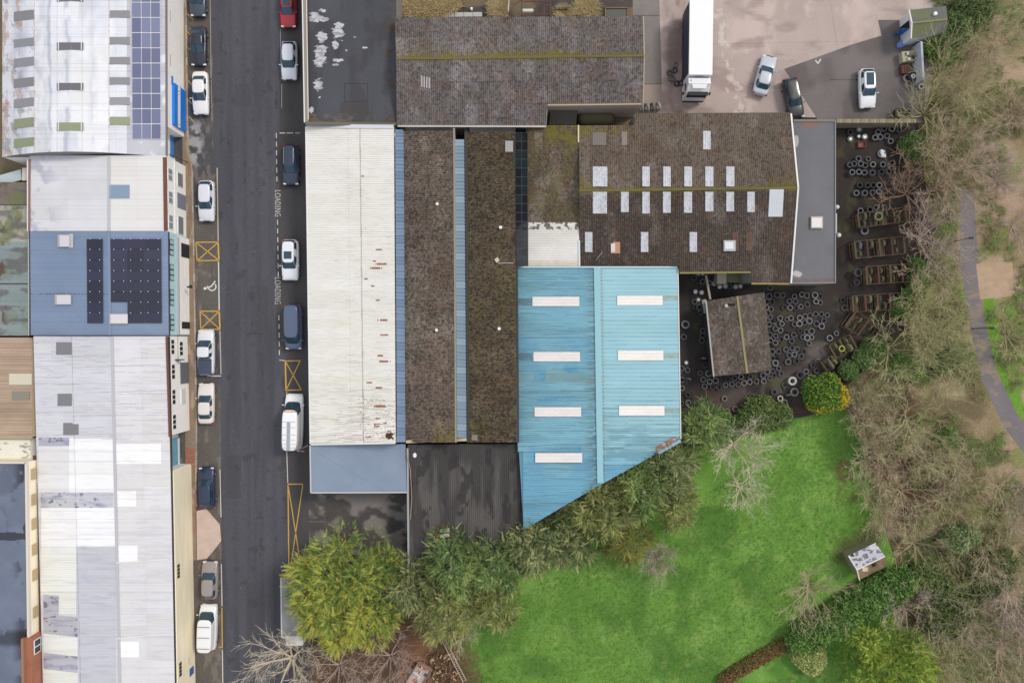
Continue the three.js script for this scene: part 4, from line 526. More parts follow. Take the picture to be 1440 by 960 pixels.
{ // blue ribbed roof with a skewed end
  const b = bld('blue_ribbed_shed', 'light blue ribbed metal roof shed with white rooflight strips and skewed end');
  const T = plan(720, 366, 965, 750, (x, y, i, j) => {
    const e = x > 842; let c = e ? mix([144, 190, 204], [160, 203, 215], fbm(x * 0.02, y * 0.05, 4)) : mix([124, 178, 198], [140, 193, 211], fbm(x * 0.02, y * 0.06, 4));  // east slope coloured brighter than west, the fall of light put into the base
    if (!e) { c = mix(c, [108, 148, 162], 0.4 * ss(0.46, 0.7, fbm(x * 0.015, y * 0.12 + 4, 4))); c = mix(c, [98, 164, 206], 0.4 * ss(0.3, 0.6, fbm(x * 0.04 + 7, y * 0.05, 4) + ss(600, 740, y) * 0.5 - 0.2)); c = mix(c, [64, 150, 206], 0.75 * ss(0.56, 0.64, fbm(x * 0.05 + 9, y * 0.06, 4)) * ss(30, 8, Math.min(seg(x, y, 765, 545, 800, 536), seg(x, y, 815, 612, 830, 620)))); }
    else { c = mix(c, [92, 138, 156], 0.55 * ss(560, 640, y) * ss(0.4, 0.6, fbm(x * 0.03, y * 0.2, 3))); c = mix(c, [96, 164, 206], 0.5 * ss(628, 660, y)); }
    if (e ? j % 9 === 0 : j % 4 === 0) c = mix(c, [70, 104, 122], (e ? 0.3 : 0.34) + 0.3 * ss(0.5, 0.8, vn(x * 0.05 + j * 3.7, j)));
    if (vn(x * 0.02 + j * 0.9, j * 0.45) > 0.76) c = mix(c, [84, 116, 130], 0.45 * (e ? ss(500, 600, y) : 1)); if (x > 820 && x < 842 && vn(x * 0.1, j * 0.6) > 0.5) c = mix(c, [88, 100, 104], 0.5 * ss(818, 838, x));
    if (Math.abs(y - 536 - 6 * Math.sin(x * 0.03)) < 9 && !e) c = mix(c, [140, 150, 128], 0.4 * fbm(x * 0.1, y * 0.3, 3));
    for (const [u, v] of [[940, 419], [940, 500], [942, 577]]) if (Math.abs(y - v) < 3.4 && x > 930) c = mix(c, [150, 142, 110], 0.8 * fbm(x * 0.2, y * 0.4, 3)); for (const v of [425, 502]) if (Math.abs(y - v) < 5 && x < 749) c = mix(c, [84, 92, 98], 0.6 * fbm(x * 0.1, y * 0.4, 3) + 0.1);
    const d = x > 920 && y > 612 ? (x - 921) * 0.55 + (y - 634) : -9; if (d > -6 && x > 921 && y > 614) c = mix(c, [152, 92, 74], 0.85 * ss(0.3, 0.5, fbm(x * 0.15, y * 0.4, 3)));
    return addc(c, sp(i, j, 9));
  });
  const hr = 6.1, he = 4.7, cutP = (px) => 619 + (957 - px) * 0.55, hCut = 5;
  const W = [[727, 377, he], [729, 750, he], [846, 750, hr], [839.5, 377, hr]], E = [[957.6, 700, he], [952.5, 377, he], [839.5, 377, hr], [844.5, 700, hr]];
  // skewed end: y = 619 + 0.555 (957 - x); sheets run across, so each keeps only the length on the building's side
  const lim = (c) => (u) => { const f = (i, v) => { const a = c[0][i] + (c[1][i] - c[0][i]) * u, q = c[3][i] + (c[2][i] - c[3][i]) * u; return a + (q - a) * v; }; for (let v = 0; v <= 1.0001; v += 0.01) { if (f(1, v) <= 619 + 0.555 * (957 - f(0, v))) return v; } return 1; };
  const fp = [[728, 378], [952, 378], [956, 617], [737, 737], [737, 628], [729.4, 628]]; part(b, 'wall', prism(fp, he - 0.05), M('#5c8fa8', 0.7));
  const r = part(b, 'roof', merge([hull([P(728, 377, he - 0.06), P(839.5, 377, hr - 0.06), P(952.5, 377, he - 0.06), P(956.5, 617, he - 0.06), P(844, 679, hr - 0.06), P(736, 737, he - 0.06), P(729.4, 628, he - 0.06)])]), M('#5c8fa8', 0.7));
  const o = { t: T, rows: 1, pitch: 0.21, amp: 0.05, per: 5, prof: 'rib', rough: 0.55, tint: 0.03 };
  // east slope: here the cut removes the eave end, so walk from the eave up
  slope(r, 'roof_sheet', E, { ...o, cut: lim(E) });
  // west slope: the eave is the farther end, so trim rows instead
  const cw = (u) => { const c = W, f = (i, v) => { const a = c[0][i] + (c[1][i] - c[0][i]) * u, q = c[3][i] + (c[2][i] - c[3][i]) * u; return a + (q - a) * v; }; for (let v = 1; v >= -0.0001; v -= 0.01) if (f(1, v) <= 619 + 0.555 * (957 - f(0, v))) return v; return 0; };
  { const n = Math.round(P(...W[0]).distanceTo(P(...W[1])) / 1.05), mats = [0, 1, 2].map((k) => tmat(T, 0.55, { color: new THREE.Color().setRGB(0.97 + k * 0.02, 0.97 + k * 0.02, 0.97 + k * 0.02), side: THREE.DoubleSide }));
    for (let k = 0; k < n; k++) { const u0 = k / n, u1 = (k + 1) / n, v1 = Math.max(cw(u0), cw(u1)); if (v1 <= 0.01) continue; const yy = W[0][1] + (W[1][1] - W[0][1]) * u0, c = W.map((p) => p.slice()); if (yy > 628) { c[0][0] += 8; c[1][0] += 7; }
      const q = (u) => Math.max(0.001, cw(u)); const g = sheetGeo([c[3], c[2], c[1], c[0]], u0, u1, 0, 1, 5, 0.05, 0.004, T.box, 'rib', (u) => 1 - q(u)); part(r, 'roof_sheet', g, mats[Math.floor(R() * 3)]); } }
  part(b, 'ridge_cap', edge([[839.5, 376, hr + 0.09], [844.3, 679, hr + 0.09]], 0.62, 0.06), M('#8fbecb', 0.6));
  for (let y = 380; y < 676; y += 4.6) { const s = (y - 377) * 0.016; part(b, 'ridge_bolt_plate', bx(0.12, 0.05, 0.1, P(847 + s, y, hr).x, hr + 0.1, P(847 + s, y, hr).z), M('#b0a68e')); }
  const ww = tmat(tex(96, 24, (u, v, i, j) => addc(mix([226, 222, 220], [240, 238, 236], fbm(u * 8, v * 2, 3)), sp(i, j, 10) - (j % 8 === 0 ? 22 : 0)), true), 0.6), hW = onPlane(W), hE = onPlane(E);
  for (const [x0, y0, x1, y1] of [[749, 417, 815, 430.5], [750.5, 494.5, 816, 508], [752, 572, 817.5, 585.5], [753, 636.5, 819, 650]]) part(b, 'rooflight', sheetGeo([[x0, y0, hW(x0, y0)], [x0, y1, hW(x0, y1)], [x1, y1, hW(x1, y1)], [x1, y0, hW(x1, y0)]], 0, 1, 0, 1, 5, 0.03, 0.1, [x0, y0, x1, y1], 'rib', null, true), ww);
  for (const [x0, y0, x1, y1] of [[867.5, 415.5, 931.5, 429], [868.5, 492.5, 932.5, 506.5], [870, 570, 934, 584]]) part(b, 'rooflight', sheetGeo([[x1, y1, hE(x1, y1)], [x1, y0, hE(x1, y0)], [x0, y0, hE(x0, y0)], [x0, y1, hE(x0, y1)]], 0, 1, 0, 1, 5, 0.03, 0.1, [x0, y0, x1, y1], 'rib', null, true), ww);
  part(b, 'flashing', edge([[727, 375.5, he + 0.16], [839.5, 375.5, hr + 0.18], [953, 375.5, he + 0.16]], 0.16, 0.08), M('#b9d3da', 0.6)); part(b, 'eave_trim', edge([[953.4, 377, he + 0.04], [957.6, 617, he + 0.04]], 0.1, 0.12), M('#e0d8da', 0.6)); part(b, 'end_flashing', edge([[957.4, 619.5, he + 0.06], [926, 637, he + 0.4]], 0.3, 0.06), M('#7fb4cc', 0.6));
  part(b, 'eave_trim', edge([[726.6, 377, he + 0.04], [728.6, 627, he + 0.04]], 0.08, 0.12), M('#8ca6ae', 0.6));
}
{
  const b = bld('smooth_blue_grey_roof', 'smooth blue grey roof end bay below the white ribbed roof');
  const T = flatTex(430, 616, 580, 700, [122, 138, 160], [138, 153, 174], (x, y, c) => { if (seg(x, y, 440, 633, 540, 690) < 0.5) c = addc(c, -10); return c; });
  flatRoof(b, [[436.5, 626], [570, 624], [572, 691], [437.5, 692]], 4.1, T, 0.55, wMat.dark);
  part(b, 'edge_trim', edge([[436, 626, 4.15], [437, 692.5, 4.15], [572, 692, 4.15]], 0.14, 0.14), M('#b8bdc4', 0.6));
}
{
  const b = bld('dark_ribbed_roof', 'charcoal ribbed flat roof with worn grey patches between conifer trees and sawtooth bays');
  const T = plan(564, 614, 745, 830, (x, y, i, j) => { let c = mix([58, 56, 58], [74, 71, 71], fbm(x * 0.03, y * 0.03, 4)); c = mix(c, [94, 91, 88], 0.75 * ss(0.36, 0.6, fbm(x * 0.09 + 3, y * 0.012 + 8, 4)) * ss(648, 672, y + 26 * fbm(x * 0.16, 2, 3)) * ss(732, 716, x + 8 * fbm(x * 0.2, y * 0.1, 2))); c = mix(c, [46, 44, 46], 0.7 * ss(0.6, 0.68, fbm(x * 0.08 + 40, y * 0.04, 4))); if (Math.hypot(x - 623, y - 748) < 11 + 6 * fbm(x * 0.2, y * 0.2, 3)) c = mix(c, [92, 64, 54], 0.7); return addc(c, sp(i, j, 12)); });
  const q = [[574, 800, 3.8], [737, 800, 3.8], [734, 624, 4.2], [573, 625, 4.2]]; part(b, 'wall', prism([[574, 626], [733, 625], [736, 798], [575, 798]], 3.7), wMat.dark);
  const r = part(b, 'roof', hull([...corner(q, -0.05), ...corner(q, -0.4)]), wMat.dark); slope(r, 'roof_sheet', q, { t: T, rows: 2, pitch: 0.22, amp: 0.04, per: 5, prof: 'rib', tint: 0.06 });
  part(b, 'verge', edge([[573, 630, 4.25], [574.6, 800, 3.85]], 0.2, 0.14), M('#9aa0a6', 0.6)); const h = onPlane(q); for (const y of [743, 750]) part(b, 'repair_patch', slabQ([[619, y + 6, h(619, y)], [632, y + 4, h(632, y)], [632, y - 1, h(632, y)], [619, y + 1, h(619, y)]], 0.09, 0.03), M('#cfc8c0'));
  const bag = part(b, 'white_bag', new THREE.IcosahedronGeometry(0.24, 1), white2); bag.position.copy(P(583, 640, 4.35)); bag.scale.set(0.9, 0.5, 1.2);
  part(b, 'loose_cable', edge([[572, 640, 4.4], [577, 660, 4.4], [579, 700, 4.3], [577, 730, 4.25]], 0.05, 0.04), M('#b89a78'));
}
{ // little hut among the tyres
  const b = bld('tyre_yard_hut', 'small skewed hut with brown corrugated gable roof standing among tyres', 'hut');
  const T = plan(985, 400, 1095, 540, brownRoof([74, 66, 60], [104, 94, 84], { moss: (x, y) => ss(3.5, 1, seg(x, y, 1037, 417, 1051, 525)) })); const W = [[994, 423, 2.7], [1005, 529, 2.7], [1051, 525, 3.5], [1037, 416.5, 3.5]], E = [[1085, 520, 2.7], [1075, 410.5, 2.7], [1037, 416.5, 3.5], [1051, 525, 3.5]];
  part(b, 'wall', prism([[996, 424.5], [1074, 412.5], [1083.5, 518.5], [1006.5, 527.5]], 2.65), wMat.dark); const r = part(b, 'roof', hull([...corner(W, -0.05), ...corner(E, -0.05)]), wMat.dark); const o = { t: T, rows: 2, pitch: 0.16, amp: 0.04, per: 6, tint: 0.08 }; slope(r, 'roof_sheet', W, o); slope(r, 'roof_sheet', E, o);
  part(b, 'ridge_cap', edge([[1037, 416.5, 3.57], [1051, 525, 3.57]], 0.22, 0.06), M('#8e8468')); part(b, 'barge_board', edge([[993, 423, 2.76], [1004, 529.5, 2.76]], 0.16, 0.1), M('#a9a6a2')); part(b, 'roof_hole', slabQ(rect(1024, 427, 1034, 430, onPlane(W)), 0.07, 0.012), M('#14120f')); const p = P(1021, 430, 3.2); part(b, 'roof_rag', bx(0.3, 0.1, 0.3, p.x, 3.4, p.z, 0.4), M('#b8b0a4'));
}
// yard and tyre yard walls
{
  const w = tag(new THREE.Mesh(prism([[1176, 168], [1290, 168], [1290, 172], [1176, 172.5]], 2.1), wMat.stone), 'mossy rendered wall dividing the concrete yard from the tyre yard', 'wall'); w.name = nm('boundary_wall'); add(w);
  const cm = [M('#8a8470'), M('#968e7a'), M('#807c62')]; for (let k = 0; k < 28; k++) { const a = P(1177 + k * 4, 170, 2.15), b = P(1180.7 + k * 4, 170, 2.15); part(w, 'coping_stone', bar(a, b, 0.42, 0.12), cm[k % 3]); }
  const w2 = tag(new THREE.Mesh(prism([[1295, 58], [1298, 58], [1301, 112], [1298, 112]], 1.9), M('#b4bccb', 0.8)), 'pale blue painted wall behind the yard clutter', 'wall'); w2.name = nm('painted_wall'); add(w2);
  const w4 = thing('concrete_block_wall', 'low green stained concrete walls below the skylight shed', 'wall'); part(w4, 'block', prism([[1009, 384], [1022, 384], [1022, 399], [1009, 399]], 1.6), M('#a89f90')); part(w4, 'block', prism([[1022.5, 384], [1056, 384], [1056, 397], [1022.5, 397]], 1.1), tmat(wallT([96, 100, 70], [128, 128, 108])));
  const w5 = thing('leaning_beam', 'pale timber beam leaning beside the tyre yard hut', 'beam'); part(w5, 'beam', edge([[993, 387, 1.9], [999, 421, 2.2]], 0.22, 0.16), M('#9c8f80')); part(w5, 'panel', edge([[990, 421, 1.2], [993.5, 440, 1.2]], 0.5, 0.06), M('#a9a7a4'));
}
{ // hut with the open blue door
  const b = bld('portable_cabin', 'grey roofed cabin with open blue door at the yard edge', 'cabin'); const N = [[1331, 8.5, 2.3], [1279, 14, 2.3], [1283, 32, 2.75], [1333, 27, 2.75]], Sx = [[1282, 54, 2.3], [1332, 47.5, 2.3], [1333, 27, 2.75], [1283, 32, 2.75]];
  const T = flatTex(1265, 0, 1345, 65, [92, 96, 92], [112, 114, 112], (x, y, c) => mix(c, [112, 118, 62], 0.6 * ss(0.42, 0.62, fbm(x * 0.06, y * 0.1, 4)) * ss(1325, 1300, x)));
  part(b, 'wall', prism([[1280, 15], [1330, 9.5], [1331, 46.5], [1282.6, 53]], 2.26), M('#dfe3ea', 0.6)); const r = part(b, 'roof', hull([...corner(N, -0.04), ...corner(Sx, -0.04)]), M('#dfe3ea', 0.6)); for (const q of [N, Sx]) slope(r, 'roof_sheet', q, { t: T, prof: 'flat', pitch: 0.4, per: 6, rows: 1, tint: 0.04 });
  part(b, 'barge_board', edge([[1278.6, 14, 2.34], [1282.6, 32, 2.8], [1281.6, 54, 2.34]], 0.12, 0.14), white2); const X = P(1281, 30, 2.26).x;
  const dz = (y) => (y - 480) * (1 - 1.1 / H) / S; part(b, 'doorway', bx(0.05, 1.95, 0.85, X - 0.02, 1.05, dz(38.5)), M('#10131a')); const d = part(b, 'door', bx(0.85, 1.95, 0.05, X - 0.43, 1.05, dz(44.6)), M('#1f5fa0', 0.5)); part(d, 'handle', bx(0.1, 0.04, 0.08, X - 0.75, 1.05, dz(44.6) + 0.05), M('#aaa'));
  const p = P(1314, 20.5, 2.5); part(b, 'flue', cyl(0.2, 0.2, 0.4, 14, p.x, 2.65, p.z), white2); part(b, 'ridge_cap', edge([[1283, 32, 2.8], [1333, 27, 2.8]], 0.16, 0.05), M('#87894f', 1));
}
// ---------- vehicles ----------
const carGlass = new THREE.MeshStandardMaterial({ color: '#3a5262', roughness: 0.08, metalness: 0.35 }), rubber = M('#17181a', 0.9), alloy = M('#a9adb2', 0.35, { metalness: 0.6 }), lamp = M('#d9dee2', 0.15), red = M('#9c1420', 0.3), black = M('#141518', 0.6), seatM = M('#2a2624', 0.9);  // carGlass tinted lighter, with reflected sky put into its colour
const paint = (c, r = 0.35) => new THREE.MeshPhysicalMaterial({ color: c, roughness: r, clearcoat: 0.7, clearcoatRoughness: 0.12 });
function loft(rings, close = true) { // rings of equal length -> closed surface
  const n = rings[0].length, pos = [], idx = []; rings.forEach((r) => r.forEach((p) => pos.push(...p)));
  for (let i = 0; i + 1 < rings.length; i++) for (let k = 0; k < (close ? n : n - 1); k++) { const a = i * n + k, b = i * n + (k + 1) % n, c = a + n, d = b + n; idx.push(a, b, c, b, d, c); }
  const g = new THREE.BufferGeometry(); g.setAttribute('position', new THREE.Float32BufferAttribute(pos, 3)); g.setIndex(idx); g.computeVertexNormals(); return g;
}
const lerpT = (tab, t) => { for (let i = 0; i + 1 < tab.length; i++) if (t <= tab[i + 1][0]) { const k = (t - tab[i][0]) / (tab[i + 1][0] - tab[i][0]); return tab[i][1] + (tab[i + 1][1] - tab[i][1]) * k; } return tab[tab.length - 1][1]; };
const TYPES = {
  saloon: { h: 1.42, top: [[-1, 0.68], [-0.95, 0.88], [-0.7, 0.98], [0.38, 0.96], [0.7, 0.86], [0.94, 0.68], [1, 0.5]], cab: [-0.8, 0.42, -0.52, 0.06], belt: 0.92 },
  hatch: { h: 1.48, top: [[-1, 0.7], [-0.95, 0.95], [-0.8, 1.0], [0.42, 0.98], [0.75, 0.86], [0.94, 0.7], [1, 0.52]], cab: [-0.96, 0.44, -0.74, 0.1], belt: 0.94 },
  suv: { h: 1.74, top: [[-1, 0.8], [-0.96, 1.06], [0.42, 1.1], [0.8, 1.0], [0.95, 0.84], [1, 0.6]], cab: [-0.97, 0.46, -0.84, 0.16], belt: 1.05 },
  van: { h: 1.95, top: [[-1, 0.9], [-0.97, 1.15], [0.6, 1.15], [0.85, 0.98], [0.96, 0.8], [1, 0.6]], cab: [-0.99, 0.72, -0.95, 0.46], belt: 1.1 },
  pickup: { h: 1.74, top: [[-1, 0.8], [-0.97, 1.02], [0.45, 1.04], [0.8, 0.98], [0.95, 0.82], [1, 0.6]], cab: [-0.28, 0.52, -0.22, 0.22], belt: 1.02 },
};
function car(o) {
  const T = TYPES[o.type], L = o.L, W = o.W || 1.78, hh = o.h || T.h, c = P(o.x, o.y, 0.6), t = thing(o.name || 'parked_car', o.label, o.cat || 'car', [c.x, o.gy || 0.02, c.z], o.yaw, o.group), pm = paint(o.color, o.rough), half = L / 2;
  const rings = []; for (const s of [-1, -0.985, -0.95, -0.88, -0.75, -0.5, -0.2, 0.1, 0.35, 0.55, 0.75, 0.88, 0.95, 0.985, 1]) { const w = W / 2 * (1 - 0.2 * Math.abs(s) ** 7 - (Math.abs(s) > 0.99 ? 0.1 : 0)), y = lerpT(T.top, s), z = s * half, b = Math.abs(s) > 0.97 ? 0.36 : 0.22, R0 = []; for (const [fx, fy] of [[-0.86, 0], [-0.97, 0.2], [-1, 0.5], [-0.97, 0.8], [-0.86, 0.96], [-0.5, 1.02], [0, 1.04], [0.5, 1.02], [0.86, 0.96], [0.97, 0.8], [1, 0.5], [0.97, 0.2], [0.86, 0], [0, -0.05]]) R0.push([fx * w, b + (y - b) * fy, z]); rings.push(R0); }
  const cap = (r) => { const m = r.reduce((a, p) => [a[0] + p[0] / r.length, a[1] + p[1] / r.length, a[2] + p[2] / r.length], [0, 0, 0]); return r.map(() => m); };
  part(t, 'body', loft([cap(rings[0]), ...rings, cap(rings[rings.length - 1])]), pm);
  const [b0, f0, b1, f1] = T.cab.map((v) => v * half), wb = W / 2 * 0.9, wt = W / 2 * (o.type === 'van' ? 0.8 : 0.68), sup = (a, e = 0.4) => Math.sign(a) * Math.abs(a) ** e;
  const pt = (th, s, k = 1, up = 0) => { const cz = (b0 + f0) / 2 + ((b1 + f1) / 2 - (b0 + f0) / 2) * s, hz = (f0 - b0) / 2 + ((f1 - b1) / 2 - (f0 - b0) / 2) * s, hw = wb + (wt - wb) * s; return [hw * k * sup(Math.cos(th)), T.belt + (hh - 0.05 - T.belt) * s + up, cz + hz * k * sup(Math.sin(th))]; };
  const n = 36, ring = (s, k, up) => Array.from({ length: n }, (_, i) => pt(i / n * 2 * PI, s, k, up));
  part(t, 'roof', loft([ring(0, 1, -0.06), ring(0.5, 1, 0), ring(0.93, 1, 0), ring(1, 0.96, 0.02), ring(1, 0.8, 0.045), ring(1, 0.4, 0.06), ring(1, 0.01, 0.062)]), pm);
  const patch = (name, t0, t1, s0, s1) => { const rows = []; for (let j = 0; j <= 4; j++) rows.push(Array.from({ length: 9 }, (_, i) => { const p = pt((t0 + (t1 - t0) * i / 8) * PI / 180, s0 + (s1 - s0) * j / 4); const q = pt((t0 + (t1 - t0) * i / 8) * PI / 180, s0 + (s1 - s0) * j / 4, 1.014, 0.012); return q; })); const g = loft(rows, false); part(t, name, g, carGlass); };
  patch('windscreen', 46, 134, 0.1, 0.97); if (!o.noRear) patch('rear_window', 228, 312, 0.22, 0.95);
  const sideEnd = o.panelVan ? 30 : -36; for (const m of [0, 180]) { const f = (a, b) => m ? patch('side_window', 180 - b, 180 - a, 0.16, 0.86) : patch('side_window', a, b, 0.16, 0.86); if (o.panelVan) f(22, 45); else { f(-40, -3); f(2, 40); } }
  const wr = o.type === 'suv' || o.type === 'pickup' || o.type === 'van' ? 0.36 : 0.32;
  for (const sx of [-1, 1]) for (const sz of [-0.6, 0.62]) { const w = new THREE.Group(); w.name = 'wheel'; w.position.set(sx * (W / 2 - 0.1), wr, sz * half); t.add(w); const tg = new THREE.TorusGeometry(wr - 0.09, 0.1, 8, 20); tg.rotateY(PI / 2); part(w, 'tyre', tg, rubber); const rg = new THREE.CylinderGeometry(wr - 0.1, wr - 0.1, 0.16, 14); rg.rotateZ(PI / 2); part(w, 'rim', rg, alloy); }
  for (const s of [-1, 1]) {
    part(t, 'headlight', rb(0.34, 0.14, 0.2, 0.05, s * W * 0.36, lerpT(T.top, 0.94) - 0.06, half * 0.93), lamp); part(t, 'tail_light', rb(0.24, 0.2, 0.16, 0.05, s * W * 0.4, lerpT(T.top, -0.96) - 0.08, -half * 0.955), red);
    part(t, 'wing_mirror', rb(0.2, 0.12, 0.1, 0.04, s * (W / 2 + 0.08), T.belt + 0.06, f0 - 0.35), o.mirror || pm);
  }
  part(t, 'bumper', rb(W * 0.7, 0.16, 0.1, 0.04, 0, 0.42, half * 0.985), black); part(t, 'grille', rb(W * 0.42, 0.12, 0.08, 0.03, 0, 0.58, half * 0.985), black);
  { const rows = []; for (let j = 0; j <= 2; j++) rows.push(Array.from({ length: 9 }, (_, i) => pt((50 + 80 * i / 8) * PI / 180, 0.02 + j * 0.035, 1.02, 0.015))); part(t, 'wiper_cowl', loft(rows, false), black); }
  const yr = hh + 0.02;
  if (o.sunroof) part(t, 'sunroof', rb(W * 0.46, 0.04, half * o.sunroof, 0.015, 0, yr - 0.005, (b1 + f1) / 2 + (o.srz || 0.2)), carGlass);
  if (o.rails) for (const s of [-1, 1]) part(t, 'roof_rail', rb(0.05, 0.05, (f1 - b1) * 0.8, 0.02, s * wt * 0.82, yr + 0.02, (f1 + b1) / 2), M('#8e939a', 0.4));
  if (o.bars) for (const z of o.bars) part(t, 'roof_bar', rb(wt * 1.7, 0.05, 0.06, 0.02, 0, yr + 0.06, z * half), M('#6e7276', 0.4));
  return t;
}
const WEST = 'cars parked along the terrace kerb', EAST = 'vehicles parked along the loading bay';
car({ x: 278.5, y: -4, L: 4.3, type: 'hatch', color: '#3a4454', yaw: 0, label: 'dark slate hatchback parked by the shop, partly out of frame', group: WEST });
car({ x: 279.5, y: 65, L: 4.35, type: 'saloon', color: '#1d2436', yaw: 0, label: 'navy saloon car parked outside the white shop front', group: WEST });
car({ x: 282, y: 131, L: 4.75, type: 'saloon', color: '#e9e9ec', yaw: 0.02, label: 'white saloon car parked beside the blue shopfront panel', group: WEST });
car({ x: 290.5, y: 282.5, L: 4.5, type: 'hatch', color: '#d7dae6', yaw: 0, label: 'pearl white hatchback parked beside the white terrace', group: WEST });
{ const t = car({ x: 290, y: 495, L: 5.0, W: 1.82, type: 'pickup', color: '#dfe2ea', yaw: PI, name: 'pickup_truck', cat: 'pickup', label: 'white pickup truck with dark covered load bed by the yellow box', group: WEST }); part(t, 'bed_cover', rb(1.5, 0.08, 1.62, 0.03, 0, 1.06, -1.62), M('#3d4a5e', 0.5)); part(t, 'bed_bar', rb(1.5, 0.16, 0.1, 0.03, 0, 1.14, -0.76), M('#565f70', 0.5)); }
car({ x: 290, y: 567, L: 4.5, type: 'saloon', color: '#ded9d6', yaw: PI, label: 'off white saloon car parked behind the pickup truck', group: WEST });
car({ x: 291, y: 685, L: 4.5, type: 'hatch', color: '#1b2c4e', yaw: PI + 0.03, label: 'dark blue hatchback parked above the pink concrete apron', group: WEST });
car({ x: 295, y: 815, L: 4.2, type: 'hatch', color: '#968f8c', yaw: PI - 0.02, label: 'silver beige hatchback with red tail lights behind a white van', group: WEST });
car({ x: 293, y: 881, L: 5.05, W: 1.95, type: 'van', color: '#eceef2', yaw: PI - 0.03, name: 'parked_van', cat: 'van', panelVan: true, noRear: true, bars: [-0.75, -0.28, 0.18], label: 'white panel van with three roof bars by the cream wall', group: WEST });
car({ x: 405.5, y: 11, L: 4.4, type: 'hatch', color: '#b3122c', yaw: 0, sunroof: 0.55, srz: 0, label: 'red hatchback with dark glass roof beside the flat felt roof', group: EAST });
car({ x: 407, y: 85.5, L: 4.2, W: 1.75, type: 'hatch', color: '#dde2ec', yaw: 0, label: 'white hatchback parked beside the flat felt roof parapet', group: EAST });
car({ x: 409.5, y: 232, L: 4.5, W: 1.82, type: 'suv', color: '#22304a', yaw: 0, rails: true, label: 'navy estate car with roof rails in the loading bay', group: EAST });
car({ x: 408.5, y: 365.5, L: 4.5, W: 1.84, type: 'suv', color: '#e4e7f0', yaw: 0, sunroof: 0.36, srz: 0.35, label: 'white sport utility car with dark sunroof in the loading bay', group: EAST });
car({ x: 413, y: 460, L: 4.95, W: 1.9, type: 'van', color: '#4c5c7a', yaw: 0.01, name: 'parked_van', cat: 'van', panelVan: true, noRear: true, label: 'slate blue panel van in the loading bay', group: EAST });
{ // long white high-roof van
  const t = car({ x: 413.5, y: 593, L: 6.2, W: 2.05, h: 2.5, type: 'van', color: '#eff1f5', yaw: PI - 0.02, name: 'high_roof_van', cat: 'van', panelVan: true, noRear: true, label: 'long white high roof van with grey roof walkway by the yellow box', group: EAST });
  part(t, 'roof_walkway', rb(0.34, 0.04, 3.1, 0.015, 0.05, 2.56, -1.35), M('#9aa3b0', 0.6)); for (const z of [0.2, -0.4, -1.2, -1.75, -2.2, -2.6]) part(t, 'roof_bar', rb(1.5, 0.04, 0.05, 0.015, 0, 2.57, z), M('#c4c9d2', 0.5)); part(t, 'orange_strip', rb(1.3, 0.03, 0.12, 0.012, 0, 2.53, 1.3), M('#e0a060', 0.6));
}
car({ x: 1075.5, y: 106, L: 4.45, type: 'saloon', color: '#b9c1cc', yaw: PI - 0.27, label: 'silver saloon car standing askew on the concrete yard', group: 'cars in the concrete yard' });
car({ x: 1115, y: 139, L: 4.5, type: 'suv', h: 1.55, color: '#23252e', yaw: 0.2, label: 'black estate car standing beside the skylight shed', group: 'cars in the concrete yard' });
car({ x: 1219.5, y: 124.5, L: 4.35, W: 1.82, type: 'hatch', color: '#e8ebf0', yaw: 0.03, sunroof: 0.62, srz: -0.1, label: 'white hatchback with dark glass roof on the tarmac patch', group: 'cars in the concrete yard' });
